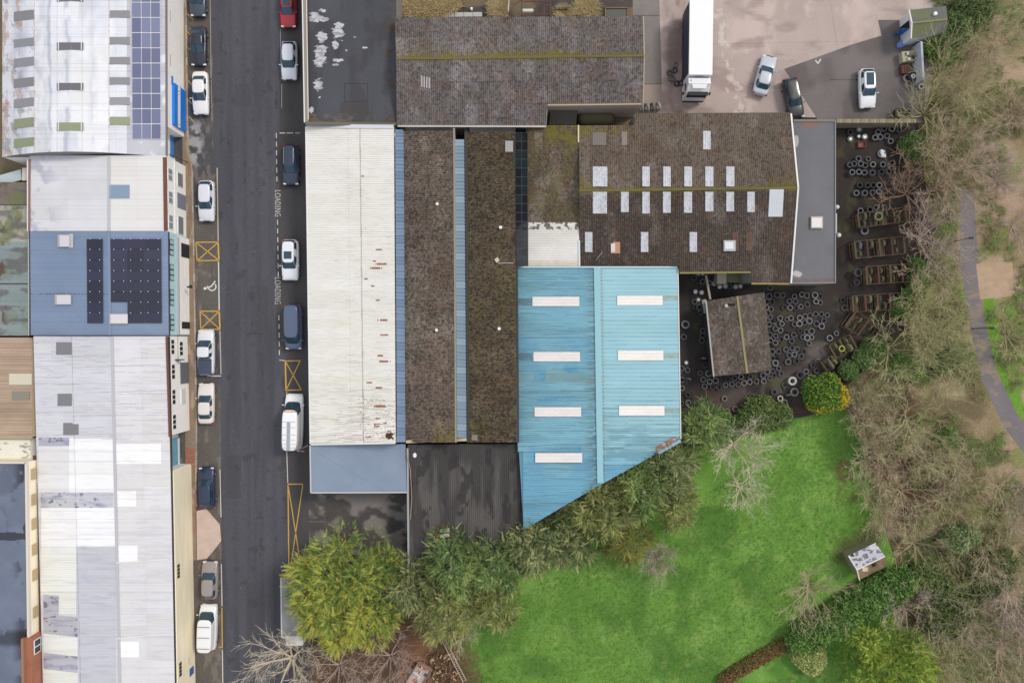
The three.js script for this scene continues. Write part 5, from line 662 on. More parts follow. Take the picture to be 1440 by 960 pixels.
{ // articulated lorry
  const c = P(981, 70, 4), t = thing('articulated_lorry', 'white articulated lorry with long box trailer and white cab in the yard', 'lorry', [c.x, 0.02, 0], -0.012), z = (y, h) => (y - 480) * (1 - h / H) / S, wp = paint('#eef0f3', 0.4), nav = M('#2c3348', 0.6);
  const zt0 = z(-1, 4), zt1 = z(105, 4); part(t, 'trailer_box', rb(2.5, 2.75, zt1 - zt0, 0.05, 0, 2.62, (zt0 + zt1) / 2), wp); part(t, 'side_skirt', rb(2.46, 0.7, zt1 - zt0 - 1, 0.05, 0, 0.9, (zt0 + zt1) / 2 - 0.3), nav); part(t, 'side_curtain', rb(0.03, 2.5, zt1 - zt0 - 0.4, 0.012, -1.255, 2.6, (zt0 + zt1) / 2), nav); part(t, 'rear_door', rb(2.4, 2.5, 0.06, 0.02, 0, 2.6, zt0 - 0.03), wp);
  part(t, 'chassis', rb(1.1, 0.4, zt1 - zt0 + 0.8, 0.05, 0, 0.95, (zt0 + zt1) / 2 + 0.3), black);
  const ca = z(111, 3.5), cb = z(140.5, 0.8); const prof = [[ca, 0.9], [ca, 3.45], [ca + 0.5, 3.62], [cb - 0.75, 3.4], [cb - 0.25, 2.9], [cb, 1.7], [cb, 0.6], [ca, 0.6]], sh = new THREE.Shape(prof.map(([a, b]) => new THREE.Vector2(-a, b))), g = new THREE.ExtrudeGeometry(sh, { depth: 2.2, bevelEnabled: true, bevelSize: 0.1, bevelThickness: 0.1, bevelSegments: 3 }); g.rotateY(PI / 2); g.translate(-1.1, 0, 0);
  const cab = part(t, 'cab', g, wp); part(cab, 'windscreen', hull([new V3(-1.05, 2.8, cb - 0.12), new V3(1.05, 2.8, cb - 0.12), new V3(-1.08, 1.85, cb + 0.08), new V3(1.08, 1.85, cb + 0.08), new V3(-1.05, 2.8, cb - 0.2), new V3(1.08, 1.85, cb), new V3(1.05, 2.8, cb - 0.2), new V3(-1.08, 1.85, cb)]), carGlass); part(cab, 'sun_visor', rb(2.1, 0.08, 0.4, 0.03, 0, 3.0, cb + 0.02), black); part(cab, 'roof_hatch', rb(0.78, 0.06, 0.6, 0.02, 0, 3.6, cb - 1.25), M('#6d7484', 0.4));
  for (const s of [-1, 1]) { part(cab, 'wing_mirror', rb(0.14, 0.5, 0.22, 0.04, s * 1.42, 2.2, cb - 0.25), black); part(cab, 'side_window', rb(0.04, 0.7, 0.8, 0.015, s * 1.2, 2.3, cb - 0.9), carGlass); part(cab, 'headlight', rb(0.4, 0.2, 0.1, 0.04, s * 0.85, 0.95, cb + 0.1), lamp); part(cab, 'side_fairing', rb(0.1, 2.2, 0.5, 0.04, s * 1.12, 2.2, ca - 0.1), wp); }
  part(cab, 'bumper', rb(2.3, 0.4, 0.2, 0.06, 0, 0.55, cb + 0.04), black); part(cab, 'roof_fairing', hull([new V3(-0.95, 3.6, ca + 0.1), new V3(0.95, 3.6, ca + 0.1), new V3(-0.95, 3.85, ca + 0.05), new V3(0.95, 3.85, ca + 0.05), new V3(-0.7, 3.56, ca + 1.0), new V3(0.7, 3.56, ca + 1.0)]), wp);
  for (const zz of [cb - 0.7, ca - 1.2, zt0 + 1.2, zt0 + 2.5, zt0 + 3.8]) for (const s of [-1, 1]) { const w = new THREE.Group(); w.name = 'wheel'; w.position.set(s * 1.05, 0.5, zz); t.add(w); const tg = new THREE.TorusGeometry(0.37, 0.14, 8, 20); tg.rotateY(PI / 2); part(w, 'tyre', tg, rubber); const rg = cyl(0.3, 0.3, 0.22, 14); rg.rotateZ(PI / 2); part(w, 'rim', rg, alloy); }
}
{ // box lorry half hidden by the golden tree
  const c = P(415, 850, 1.2), t = thing('box_lorry', 'grey box lorry parked on the road half under the golden tree', 'lorry', [c.x, 0.02, c.z], 0.01), g = M('#8f9092', 0.8);
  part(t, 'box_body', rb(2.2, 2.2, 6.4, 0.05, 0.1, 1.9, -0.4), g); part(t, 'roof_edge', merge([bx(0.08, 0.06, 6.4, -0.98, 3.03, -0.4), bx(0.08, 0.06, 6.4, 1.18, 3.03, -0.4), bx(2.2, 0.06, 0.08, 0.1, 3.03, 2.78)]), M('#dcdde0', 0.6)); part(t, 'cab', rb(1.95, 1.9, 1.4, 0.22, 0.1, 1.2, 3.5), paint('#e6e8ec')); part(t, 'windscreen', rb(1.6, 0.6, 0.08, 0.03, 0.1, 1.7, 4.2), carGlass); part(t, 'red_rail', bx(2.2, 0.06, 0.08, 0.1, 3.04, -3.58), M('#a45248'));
  for (const s of [-1, 1]) for (const zz of [-2.2, 3.2]) { const w = new THREE.Group(); w.name = 'wheel'; w.position.set(0.1 + s * 0.95, 0.42, zz); t.add(w); const tg = new THREE.TorusGeometry(0.3, 0.12, 8, 18); tg.rotateY(PI / 2); part(w, 'tyre', tg, rubber); const rg = cyl(0.24, 0.24, 0.2, 12); rg.rotateZ(PI / 2); part(w, 'rim', rg, alloy); }
}
// ---------- tyres, racks and yard clutter ----------
function tyreGeo(r, hole, w) { const p = [[hole, -w * 0.3], [hole + 0.02, -w * 0.45], [r - 0.06, -w * 0.5], [r - 0.015, -w * 0.38], [r, 0], [r - 0.015, w * 0.38], [r - 0.06, w * 0.5], [hole + 0.02, w * 0.45], [hole, w * 0.3]].map(([a, b]) => new THREE.Vector2(a, b)); p.push(p[0].clone()); const g = new THREE.LatheGeometry(p, 20), n = p.length, k = [0.3, 0.6, 1, 0.7, 0.45, 0.7, 1, 0.6, 0.3, 0.3], c = new Float32Array(g.attributes.position.count * 3); for (let i = 0; i < c.length; i++) c[i] = k[Math.floor(i / 3) % n]; g.setAttribute('color', new THREE.BufferAttribute(c, 3)); return g; }   // bead and tread coloured darker, sidewalls lighter grey
const tyG = [tyreGeo(0.345, 0.2, 0.2), tyreGeo(0.31, 0.18, 0.19), tyreGeo(0.38, 0.22, 0.22), tyreGeo(0.5, 0.26, 0.27)], tyM = ['#5c5c62', '#6a6a70', '#46464b', '#7a7a80', '#868583'].map((c) => M(c, 0.9, { vertexColors: true })), tyMoss = ['#77785e', '#878768', '#66675a'].map((c) => M(c, 1, { vertexColors: true })), rimG = cyl(0.2, 0.2, 0.17, 16), hubG = cyl(0.07, 0.07, 0.2, 10), capG = cyl(0.14, 0.19, 0.05, 16, 0, 0.1, 0);
const rimM = M('#c9ccd2', 0.35, { metalness: 0.4 }), rimDark = M('#2a2b2f', 0.6);
const spokeG = cyl(0.205, 0.205, 0.03, 18, 0, 0.09, 0), holeG = [0, 1, 2, 3, 4].map((k) => cyl(0.055, 0.055, 0.012, 8, 0.125, 0.11, 0).scale(1, 1, 0.8).rotateY(k * 2 * PI / 5));
let nT = 0;
function tyre(x, y, o = {}) {
  const k = o.k ?? (R() < 0.25 ? 1 : R() < 0.2 ? 2 : 0), w = [0.2, 0.19, 0.22, 0.27][k], hgt = o.h ?? w / 2, c = P(x, y, hgt), m = new THREE.Mesh(tyG[k], o.m || tyM[Math.floor(R() * tyM.length)]); nT++;
  m.name = nm(o.rim ? 'wheel' : 'tyre'); m.position.set(c.x, hgt + 0.02, c.z); m.rotation.set(o.tilt ?? rr(-0.08, 0.08), R() * 6, o.tz ?? rr(-0.08, 0.08)); m.castShadow = m.receiveShadow = true;
  if (o.rim) { part(m, 'rim', rimG, o.rim === 2 ? rimDark : rimDark); if (o.rim === 1) { const d = part(m, 'rim_face', spokeG, rimM); for (const g of holeG) part(d, 'hole', g, rimDark); } else part(m, 'hub_cap', capG, rimM); part(m, 'hub', hubG, rimM); tag(m, o.rim === 1 ? 'car wheel with pale spoked rim lying in the tyre yard' : 'car wheel with plain round white rim lying in the tyre yard', 'wheel', o.rim === 1 ? 'spoked wheels in the tyre yard' : 'plain rim wheels in the tyre yard'); }
  else tag(m, o.label || 'worn black tyre lying flat on the tyre yard soil', 'tyre', o.group || 'tyres lying in the tyre yard');
  scene.add(m); return m;
}
const Z = (x0, y0, s, list, o = {}) => { for (const [a, b, e] of list) tyre(x0 + a / s, y0 + b / s, { ...o, ...(e || {}) }); };
const stackUnder = (x0, y0, s, list, o) => { for (const [a, b, e] of list) { const x = x0 + a / s, y = y0 + b / s, n = (e && e.n) || 2; for (let q = n - 1; q >= 0; q--) { const hgt = 0.11 + q * 0.21, kk = (1 - (0.11 + (n - 1) * 0.21) / H) / (1 - hgt / H); tyre(720 + (x - 720) * kk, 480 + (y - 480) * kk, { k: e?.k ?? 0, h: hgt, m: tyM[Math.floor(R() * tyM.length)], tilt: rr(-0.04, 0.04), tz: rr(-0.04, 0.04), label: 'worn tyre in the short stacks by the boundary wall and racks', group: 'stacked tyres near the racks', ...o }); } } };
const pale = { m: tyM[4] }, big = { k: 3 }, bigP = { k: 3, m: M('#b5b3ad', 0.9), label: 'big pale painted tyre near the golden shrub', group: 'pale big tyres' };
stackUnder(1160, 160, 9.6, [[345, 250], [720, 245], [680, 320], [750, 315], [840, 300], [905, 205], [1020, 210], [890, 370], [800, 200], [455, 605], [395, 675, { n: 3 }], [485, 675, { n: 3 }], [545, 695], [650, 685], [785, 685, { n: 3 }], [340, 690], [370, 790, { n: 3 }], [460, 785], [535, 795], [645, 795, { n: 3 }], [765, 785], [865, 770], [965, 755], [910, 665]]);
Z(1160, 160, 9.6, [[465, 210, { rim: 2 }], [458, 305, { rim: 2 }], [538, 310, { rim: 1 }], [345, 340, { rim: 2 }], [585, 610, { k: 1 }]]);
stackUnder(1170, 250, 9.6, [[375, 100], [485, 100, { n: 3 }], [560, 100], [640, 100], [330, 205], [445, 205, { n: 3 }], [545, 200], [635, 190], [385, 445], [515, 430, { n: 3, k: 2 }], [600, 400], [705, 400]]);
Z(1170, 250, 9.6, [[440, 710, big]]); Z(1160, 340, 9.6, [[445, 415, { ...big, h: 0.8 }], [430, 550, { k: 2, h: 0.5 }], [240, 785, { k: 0 }], [265, 890, { k: 2 }]]);
Z(1060, 390, 9.6, [[220, 135], [205, 255], [315, 235], [390, 240], [548, 255], [650, 230], [712, 245], [825, 240], [895, 255], [175, 325], [240, 330], [480, 320], [560, 325], [840, 325], [895, 340], [165, 405], [230, 430], [410, 405], [490, 410], [570, 415], [635, 395], [720, 365], [185, 480], [215, 540], [298, 570], [355, 550], [380, 625], [450, 565], [500, 550], [620, 545], [692, 525], [757, 515], [832, 495], [910, 498], [990, 508], [550, 630], [615, 625], [685, 610], [750, 590], [845, 625, { k: 2 }], [945, 585], [915, 660], [205, 635], [290, 690], [360, 715], [620, 720], [710, 735], [780, 725], [215, 775], [295, 790], [310, 850], [365, 835], [440, 805], [540, 775], [665, 805], [720, 815], [780, 808], [745, 890], [225, 850], [515, 950], [590, 960], [510, 860], [1115, 755], [1025, 820], [290, 880, { h: 0.28 }], [270, 635, { tilt: 1.2 }], [440, 735, { tilt: 1.1 }]], { label: 'worn black tyre in the scattered heap between the hut and the racks', group: 'tyres heaped beside the hut' });
Z(1060, 480, 8.725, [[225, 125], [300, 125], [395, 100], [470, 80], [530, 100], [610, 125], [435, 170], [497, 160], [580, 185], [520, 240], [420, 250], [230, 205], [310, 200, { tilt: 1.3, h: 0.3 }], [265, 265], [305, 330], [335, 395], [110, 415], [165, 375], [232, 365], [245, 415], [195, 450], [125, 485], [30, 490], [675, 25], [570, 410, { ...big, h: 0.4 }], [475, 485, { ...bigP, h: 0.5 }], [640, 370], [693, 435], [640, 505, big], [500, 620, { ...big, h: 0.4 }], [395, 580], [380, 535], [250, 620, { k: 2 }], [325, 700, { k: 0, m: bigP.m, label: 'small pale tyre near the golden shrub', group: 'small pale tyres' }], [375, 750], [770, 360], [720, 290], [780, 230, { tilt: 0.8, h: 0.3 }], [425, 660, { tilt: 1.2, h: 0.3 }]]);
Z(940, 500, 9.6, [[175, 170], [255, 195], [180, 325], [265, 325, { tilt: 1.1, h: 0.3 }], [185, 440], [258, 530], [265, 635], [175, 650], [375, 730], [370, 845], [445, 610], [350, 660, { tilt: 1.2, h: 0.3 }], [500, 125], [428, 235], [540, 240, { k: 2 }], [468, 320], [555, 350], [635, 335], [485, 415], [595, 425], [678, 425], [768, 395], [855, 385], [940, 390], [1020, 370], [1095, 355], [1180, 350], [797, 310], [890, 300], [980, 285], [1105, 280], [1275, 265], [1285, 345], [755, 580], [905, 720, { k: 2, ...pale }], [790, 755, pale], [1035, 745, pale], [1125, 555], [420, 40, { tilt: 1.4, h: 0.3 }], [470, 35, { tilt: 1.4, h: 0.3 }], [200, 750], [230, 900]], { label: 'worn black tyre in the rows between the blue shed and the hut end', group: 'tyres between blue shed and hut' });
Z(940, 500, 9.6, [[240, 95, { rim: 2, k: 1 }]]);
Z(940, 370, 12, [[505, 170, { rim: 1 }], [580, 175, { rim: 2 }], [775, 345, { rim: 1 }], [865, 400, { rim: 1 }], [960, 390, { rim: 1 }], [1135, 400, { rim: 1 }], [1215, 390, { rim: 2 }], [455, 480, { rim: 1 }], [560, 495, { rim: 1 }], [505, 615, { rim: 2, k: 1 }], [430, 240], [500, 370], [580, 310], [460, 740], [520, 740], [440, 650], [690, 335], [1035, 395], [540, 830, { k: 1 }], [470, 860], [730, 240], [760, 180]]);
Z(720, 240, 4, [[975, 865, { k: 3 }], [965, 935, { k: 2 }], [1075, 900], [1072, 925], [1068, 955]]);
Z(930, 70, 12, [[245, 245], [230, 340], [145, 390], [178, 475], [325, 560], [265, 570, { tilt: 0.6, h: 0.25 }]], { label: 'black tyre dropped on concrete beside the lorry', group: 'tyres beside the lorry' });
for (let k = 0; k < 4; k++) tyre(902 + k * 8, 151.5 - k * 0.6, { k: 3, h: 0.46, tilt: 1.35, tz: 0, m: M(['#7f7d7a', '#8d8b88', '#74726f', '#9a9896'][k]), label: 'grey lorry tyre leaning upright at the yard corner', group: 'upright tyres at the yard corner' }).rotation.set(0.2, 0.25, PI / 2 - 0.25);
// steel racks with mossy tyres standing in them
function rack(x, y, len, wid, ang, h, label, bays, rust = '#4a382f') {
  const c = P(x, y, 0.7), t = thing('tyre_rack', label, 'rack', [c.x, 0.02, c.z], -ang, 'steel tyre racks'), L = len / S, W = wid / S, m = M(rust, 0.95), m2 = M('#564a3a', 0.95);
  for (let i = 0; i <= bays; i++) { const px = -L / 2 + L * i / bays; for (const s of [-1, 1]) part(t, 'post', bx(0.09, h, 0.09, px, h / 2, s * W / 2), m); for (const yy of [0.25, h]) part(t, 'cross_bar', bx(yy === h ? 0.2 : 0.09, 0.08, W, px, yy, 0), i % 2 ? m : m2); }
  for (const s of [-1, 1]) for (const yy of [0.25, h * 0.62, h + 0.002]) part(t, 'side_rail', bx(L + 0.09, 0.06, 0.05, 0, yy, s * (W / 2 + 0.02)), m2);
  const cs = Math.cos(ang), sn = Math.sin(ang);
  for (let i = 0; i < bays; i++) for (const s of [-0.25, 0.25]) { if (R() < 0.22) continue; const px = -L / 2 + L * (i + rr(0.35, 0.65)) / bays, pz = s * W, kk = R() < 0.3 ? 3 : 2; const ty = tyre(0, 0, { k: kk, m: R() < 0.7 ? tyMoss[Math.floor(R() * 3)] : tyM[3], label: 'mossy grey tyre standing upright in a steel rack', group: 'tyres stored in the racks' }); ty.position.set(c.x + px * cs - pz * sn, 0.3 + (kk === 3 ? 0.46 : 0.35) + rr(0.2, 0.5), c.z + px * sn + pz * cs); ty.rotation.set(0, -ang, PI / 2 + rr(-0.12, 0.12)); }
  for (let i = 0; i < bays; i += 2) part(t, 'slat_panel', bx(L / bays * 0.7, 0.05, W * 0.9, -L / 2 + L * (i + 0.5) / bays, 0.3, 0), m2);
}
rack(1236, 307, 66, 19, -0.13, 1.5, 'rusty tyre rack beside four stacked tyres with a tyre lying on top', 4); tyre(1235, 305, { k: 2, h: 1.72, m: tyMoss[1], label: 'mossy tyre lying flat on top of the rusty rack', group: 'tyres on rack tops' }); tyre(1235.5, 304, { k: 3, h: 1.95, m: tyMoss[0], label: 'mossy tyre lying flat on top of the rusty rack', group: 'tyres on rack tops' });
rack(1232, 349, 68, 23, -0.1, 1.6, 'rusty tyre rack between two dark gaps with pale tyres inside', 4); rack(1247, 386, 66, 24, -0.06, 1.6, 'rusty tyre rack beside two large lorry tyres', 4, '#523a30'); rack(1238, 425, 86, 22, -0.07, 1.6, 'longest rusty tyre rack with red brown cross bars', 5, '#5c3c32'); rack(1210, 460, 42, 26, 0.62, 1.5, 'tilted brown rack set at an angle beyond the long rack', 2, '#543e32'); rack(1184, 487, 32, 20, -0.5, 1.0, 'low mossy rack heaped with yellow green tyres', 2, '#5a5038'); rack(1166, 510, 17, 13, -0.6, 0.8, 'smallest rack of mossy slats near the golden shrub', 1, '#76704e');
tyre(1184, 490, { k: 2, h: 1.3, m: M('#98974e', 1), label: 'bright yellow green mossy tyre lying on the low rack', group: 'yellow green tyre' });
{ // red crate, white scraps, bins near the cabin
  let t = thing('red_crate', 'small faded red plastic crate on the tyre yard soil', 'crate', P(1212, 203, 0.2).setY(0.02).toArray(), 0.05); const rm = M('#8d5a50', 0.8); part(t, 'base', bx(0.85, 0.05, 0.65, 0, 0.04, 0), rm); for (const s of [-1, 1]) { part(t, 'side', rb(0.85, 0.34, 0.05, 0.02, 0, 0.2, s * 0.32), rm); part(t, 'end', rb(0.05, 0.34, 0.65, 0.02, s * 0.42, 0.2, 0), rm); }
  t = thing('plastic_bag', 'crumpled white plastic sheet on a dark tyre in the tyre yard', 'bag', P(1241, 216, 0.2).setY(0.25).toArray()); for (const [a, b, s] of [[0, -0.22, 0.22], [0.12, 0.22, 0.26], [-0.05, 0, 0.14]]) { const g = new THREE.IcosahedronGeometry(s, 2), p = g.attributes.position; for (let i = 0; i < p.count; i++) { const k = 0.75 + 0.5 * vn(p.getX(i) * 14 + 3, p.getZ(i) * 14 + p.getY(i) * 9); p.setXYZ(i, p.getX(i) * k * 1.2, p.getY(i) * k * 0.5, p.getZ(i) * k); } g.computeVertexNormals(); g.translate(a, 0, b); part(t, 'fold', g, M('#d9dde4', 0.5)); }
  tyre(1240, 216, { k: 3 });
  t = thing('blue_tub', 'pale blue oval tub outside the cabin door', 'tub', P(1267, 62, 0.3).setY(0.02).toArray(), 0.7); const lg = new THREE.LatheGeometry([[0.02, 0.05], [0.38, 0.05], [0.46, 0.5], [0.5, 0.52], [0.43, 0.5], [0.36, 0.1], [0.02, 0.1]].map(([a, b]) => new THREE.Vector2(a, b)), 24); lg.scale(1.15, 1, 0.75); part(t, 'tub', lg, M('#8fa6d8', 0.5)); part(t, 'contents', cyl(0.38, 0.38, 0.04, 18, 0, 0.4, 0).scale(1.1, 1, 0.72), M('#6f86c4', 0.5));
  for (const [x, y, l] of [[1292, 64, 'dark blue plastic drum beside the cabin wall'], [1293, 93.5, 'dark blue plastic drum beside the brown crate']]) { t = thing('plastic_drum', l, 'drum', P(x, y, 0.5).setY(0.02).toArray()); part(t, 'body', new THREE.LatheGeometry([[0.01, 0], [0.28, 0], [0.3, 0.1], [0.29, 0.45], [0.31, 0.5], [0.29, 0.55], [0.3, 0.85], [0.26, 0.92], [0.01, 0.9]].map(([a, b]) => new THREE.Vector2(a, b)), 20), M('#1c4684', 0.5)); part(t, 'lid', cyl(0.24, 0.26, 0.05, 18, 0, 0.93, 0), M('#2b5a9c', 0.5)); }
  t = thing('engine_crate', 'pale metal crate filled with engine parts by the painted wall', 'crate', P(1278, 80, 0.5).setY(0.02).toArray(), 0.12); part(t, 'crate_body', rb(1.7, 0.8, 1.15, 0.05, 0, 0.42, 0), M('#a9a88c', 0.8)); for (let k = 0; k < 10; k++) part(t, 'engine_part', rb(rr(0.15, 0.4), rr(0.1, 0.3), rr(0.15, 0.4), 0.04, rr(-0.6, 0.7), 0.9, rr(-0.4, 0.4)), M(['#3b3c40', '#b9b8b0', '#8a8880', '#5a5a5e'][k % 4], 0.6));
  t = thing('rusty_crate', 'red brown rusty crate of scrap beside the dark drum', 'crate', P(1272.5, 98, 0.4).setY(0.02).toArray(), 0.05); part(t, 'crate_body', rb(0.95, 0.6, 0.95, 0.04, 0, 0.32, 0), M('#5c3a32', 0.95)); for (let k = 0; k < 3; k++) part(t, 'slat', bx(0.1, 0.05, 0.9, -0.3 + k * 0.3, 0.64, 0), M('#7a5548', 0.95));
  const bw = tyre(1284, 107.5, { k: 3, h: 0.5, label: 'large dark tyre with white round rim near the painted wall', group: 'large rimmed tyre' }); part(bw, 'rim', cyl(0.26, 0.26, 0.24, 18), M('#d6d8da', 0.5)); part(bw, 'hub', cyl(0.07, 0.07, 0.3, 10), black); tyre(1276, 110, { k: 3, h: 0.3, label: 'large dark tyre lying against the white rimmed tyre', group: 'large plain tyre' }); tyre(1296, 121.5, { k: 0, h: 0.3, m: M('#c9c6c0'), label: 'pale ring tyre at the edge of the woodland', group: 'pale ring tyre' });
  t = thing('scrap_skip', 'dark scrap skip at the yard corner under branches', 'skip', P(1267, 160, 0.4).setY(0.02).toArray()); part(t, 'tub', hull([[-0.7, 0.1, -0.35], [0.7, 0.1, -0.35], [-0.7, 0.1, 0.35], [0.7, 0.1, 0.35], [-0.85, 0.8, -0.45], [0.85, 0.8, -0.45], [-0.85, 0.8, 0.45], [0.85, 0.8, 0.45]].map((p) => new V3(...p))), M('#2e2826', 0.9)); for (let k = 0; k < 3; k++) part(t, 'bar', bx(1.6, 0.05, 0.06, 0, 0.84, -0.3 + 0.3 * k), M('#6b6560'));
  // behind the long shed
  t = thing('red_pipe_frame', 'red brown pipe frame with white gas cylinder behind the long shed', 'frame', [0, 0.02, 0]); const pm = M('#6a473e', 0.9), PP = (x, y, h = 1.6) => P(x, y, h); for (const [a, b] of [[[734, -8], [734, 22]], [[755, -8], [755, 20]], [[774, -8], [774, 22]], [[734, 2], [774, 2]], [[734, 21], [774, 20]], [[765, 8], [765, 20]], [[765, 8], [774, 8]]]) part(t, 'pipe', rod(PP(...a), PP(...b), 0.07), pm); for (const q of [[734, 22], [774, 22], [734, 0], [774, 0]]) part(t, 'post', rod(P(...q, 0), P(q[0], q[1], 0).setY(1.6), 0.06), pm);
  const cg = new THREE.CapsuleGeometry(0.2, 1.0, 6, 14); cg.rotateZ(PI / 2); const cc = PP(742, 15, 1.0); cg.translate(cc.x, 1, cc.z); part(t, 'gas_cylinder', cg, M('#d8dcd6', 0.5));
  t = thing('pipe_pallet', 'black pipes stacked on a pallet behind the long shed', 'pallet', P(791, 13, 0.5).setY(0.02).toArray()); for (let k = 0; k < 5; k++) part(t, 'board', bx(1.8, 0.04, 0.14, 0, 0.14, -0.5 + k * 0.25), M('#6e675c')); for (let k = 0; k < 9; k++) { const g = new THREE.TorusGeometry(0.17, 0.06, 6, 14); part(t, 'pipe_end', g.rotateX(0.5).translate(-0.7 + (k % 5) * 0.36, 0.5 + 0.25 * (k > 4), -0.2 + 0.3 * (k > 4)), M('#26282c', 0.7)); }
  t = thing('concrete_beam', 'pale concrete beam lying in dry grass behind the long shed', 'beam', P(652, 20.5, 0.3).setY(0.2).toArray(), 0.01); for (let k = 0; k < 4; k++) part(t, 'segment', rb(1.0, 0.35, 0.5, 0.04, -1.55 + k * 1.03, 0, 0), M('#b6b4b2')); part(t, 'valve', cyl(0.14, 0.14, 0.5, 12, 0.9, 0.3, -0.5), M('#e2e2e2', 0.4));
  t = thing('timber_frame_bed', 'timber edged sunken bed behind the long shed', 'frame', P(867, 20, 0.1).setY(0.03).toArray()); for (const [w, d, x, z] of [[2.5, 0.1, 0, -0.7], [0.1, 1.5, -1.25, 0], [0.1, 1.5, 1.25, 0]]) part(t, 'board', bx(w, 0.2, d, x, 0.1, z), M('#8c6a50')); part(t, 'water', bx(2.4, 0.02, 1.4, 0, 0.02, 0), M('#5a6058', 0.2));
  t = thing('white_post', 'tall pale post beside the pipe frame', 'post', [0, 0, 0]); part(t, 'post', rod(P(717, -4, 0), P(714.5, 22, 0), 0.07).translate(0, 1.2, 0), M('#c9b8ac')); part(t, 'foot', rod(P(714.5, 22, 0), P(714.5, 22, 0).setY(1.2), 0.05), M('#c9b8ac'));
  // tanks in the small court
  t = thing('court_tank', 'olive fuel tank lying in the dark court beside the long shed', 'tank', P(838, 166, 1).setY(0.02).toArray()); const tg = new THREE.CapsuleGeometry(0.75, 2.6, 8, 20); tg.rotateZ(PI / 2); part(t, 'tank_body', tg.translate(0, 0.95, 0), M('#6d6750', 0.7)); for (const s of [-1, 1]) part(t, 'saddle', bx(0.25, 0.4, 1.3, s, 0.2, 0), wMat.grey);
  t = thing('court_slab', 'grey mossy slab roof in the dark court', 'shelter', [0, 0, 0]); part(t, 'roof', slabQ([[772, 175, 2.4], [810, 175, 2.4], [812, 154, 2.5], [774, 155, 2.5]], 0, 0.1), tmat(wallT([96, 94, 92], [118, 114, 104]))); part(t, 'wall', prism([[774, 174], [808, 174], [810, 157], [776, 157]], 2.3), wMat.dark);
  // street lamps along the woodland path
  for (const [x, y, l] of [[1340, 340, 'slim dark lamp post beside the woodland path near bare trees'], [1368, 462, 'slim dark lamp post beside the path bend near the bare earth plot']]) { t = thing('lamp_post', l, 'lamp post', P(x, y, 0).toArray(), 0, 'path lamp posts'); part(t, 'pole', cyl(0.035, 0.06, 3.2, 8, 0, 1.6, 0), black); part(t, 'lamp_head', rb(0.5, 0.1, 0.24, 0.04, 0.15, 3.22, 0), black); }
}
{ // garden shed
  const t = thing('garden_shed', 'small garden shed with pale torn felt roof at the lawn edge', 'shed'), h0 = 2.0, hr = 2.6, A = [1193.5, 781.5], B = [1231.5, 763], C = [1245, 782], D = [1205.5, 801];
  const NW = [[...A, h0], [...B, h0], [...C, hr], [...D, hr]], SE = [[1248.5, 795, h0], [1209.5, 814.5, h0], [...D, hr], [...C, hr]], T = plan(1185, 755, 1255, 820, (x, y, i, j) => { let c = mix([176, 178, 190], [202, 204, 212], fbm(x * 0.1, y * 0.1, 3)); c = mix(c, [92, 90, 96], 0.75 * ss(0.54, 0.64, fbm(x * 0.2, y * 0.3, 4)) * ss(0, 6, 40 - Math.abs((x - 1215) * 0.9 + (y - 776) * 1.9))); return addc(c, sp(i, j, 24)); }, 4), T2 = plan(1185, 755, 1255, 825, (x, y, i, j) => { let c = mix([104, 86, 66], [138, 118, 92], fbm(x * 0.15, y * 0.15, 4)); if (inR(x, y, 1213, 797, 1221, 803)) c = [190, 182, 158]; return addc(c, sp(i, j, 26)); }, 4);
  part(t, 'wall', prism([[1195, 782.5], [1231, 765], [1247, 794], [1210, 812.5]], h0 - 0.02), M('#8c8672', 0.9)); const r = part(t, 'roof', hull([...corner(NW, -0.03), ...corner(SE, -0.03)]), M('#8c8672', 0.9)); slope(r, 'felt_strip', NW, { t: T, prof: 'flat', pitch: 0.15, per: 6, rows: 1, tint: 0.04 }); slope(r, 'roof_board', SE, { t: T2, prof: 'flat', pitch: 0.12, per: 4, rows: 1, tint: 0.2 });
  part(t, 'ridge_strip', edge([[...D, hr + 0.04], [...C, hr + 0.04]], 0.1, 0.04), white2); part(t, 'barge_board', edge([[...A, h0 + 0.03], [...D, hr + 0.05], [1209, 815.5, h0 + 0.03]], 0.09, 0.12), white2); const hS = onPlane(SE); part(t, 'roof_gap', slabQ([[1227, 797, hS(1227, 797)], [1231.5, 795, hS(1231, 795)], [1231.5, 790.5, hS(1231, 791)], [1226, 793, hS(1226, 793)]], 0.05, 0.01), M('#1e1814')); part(t, 'roof_gap', slabQ([[1196.5, 782, 2.06], [1203, 782.5, 2.08], [1199, 778, 2.03], [1196, 781, 2.05]], 0.05, 0.01), M('#2a2026'));
}
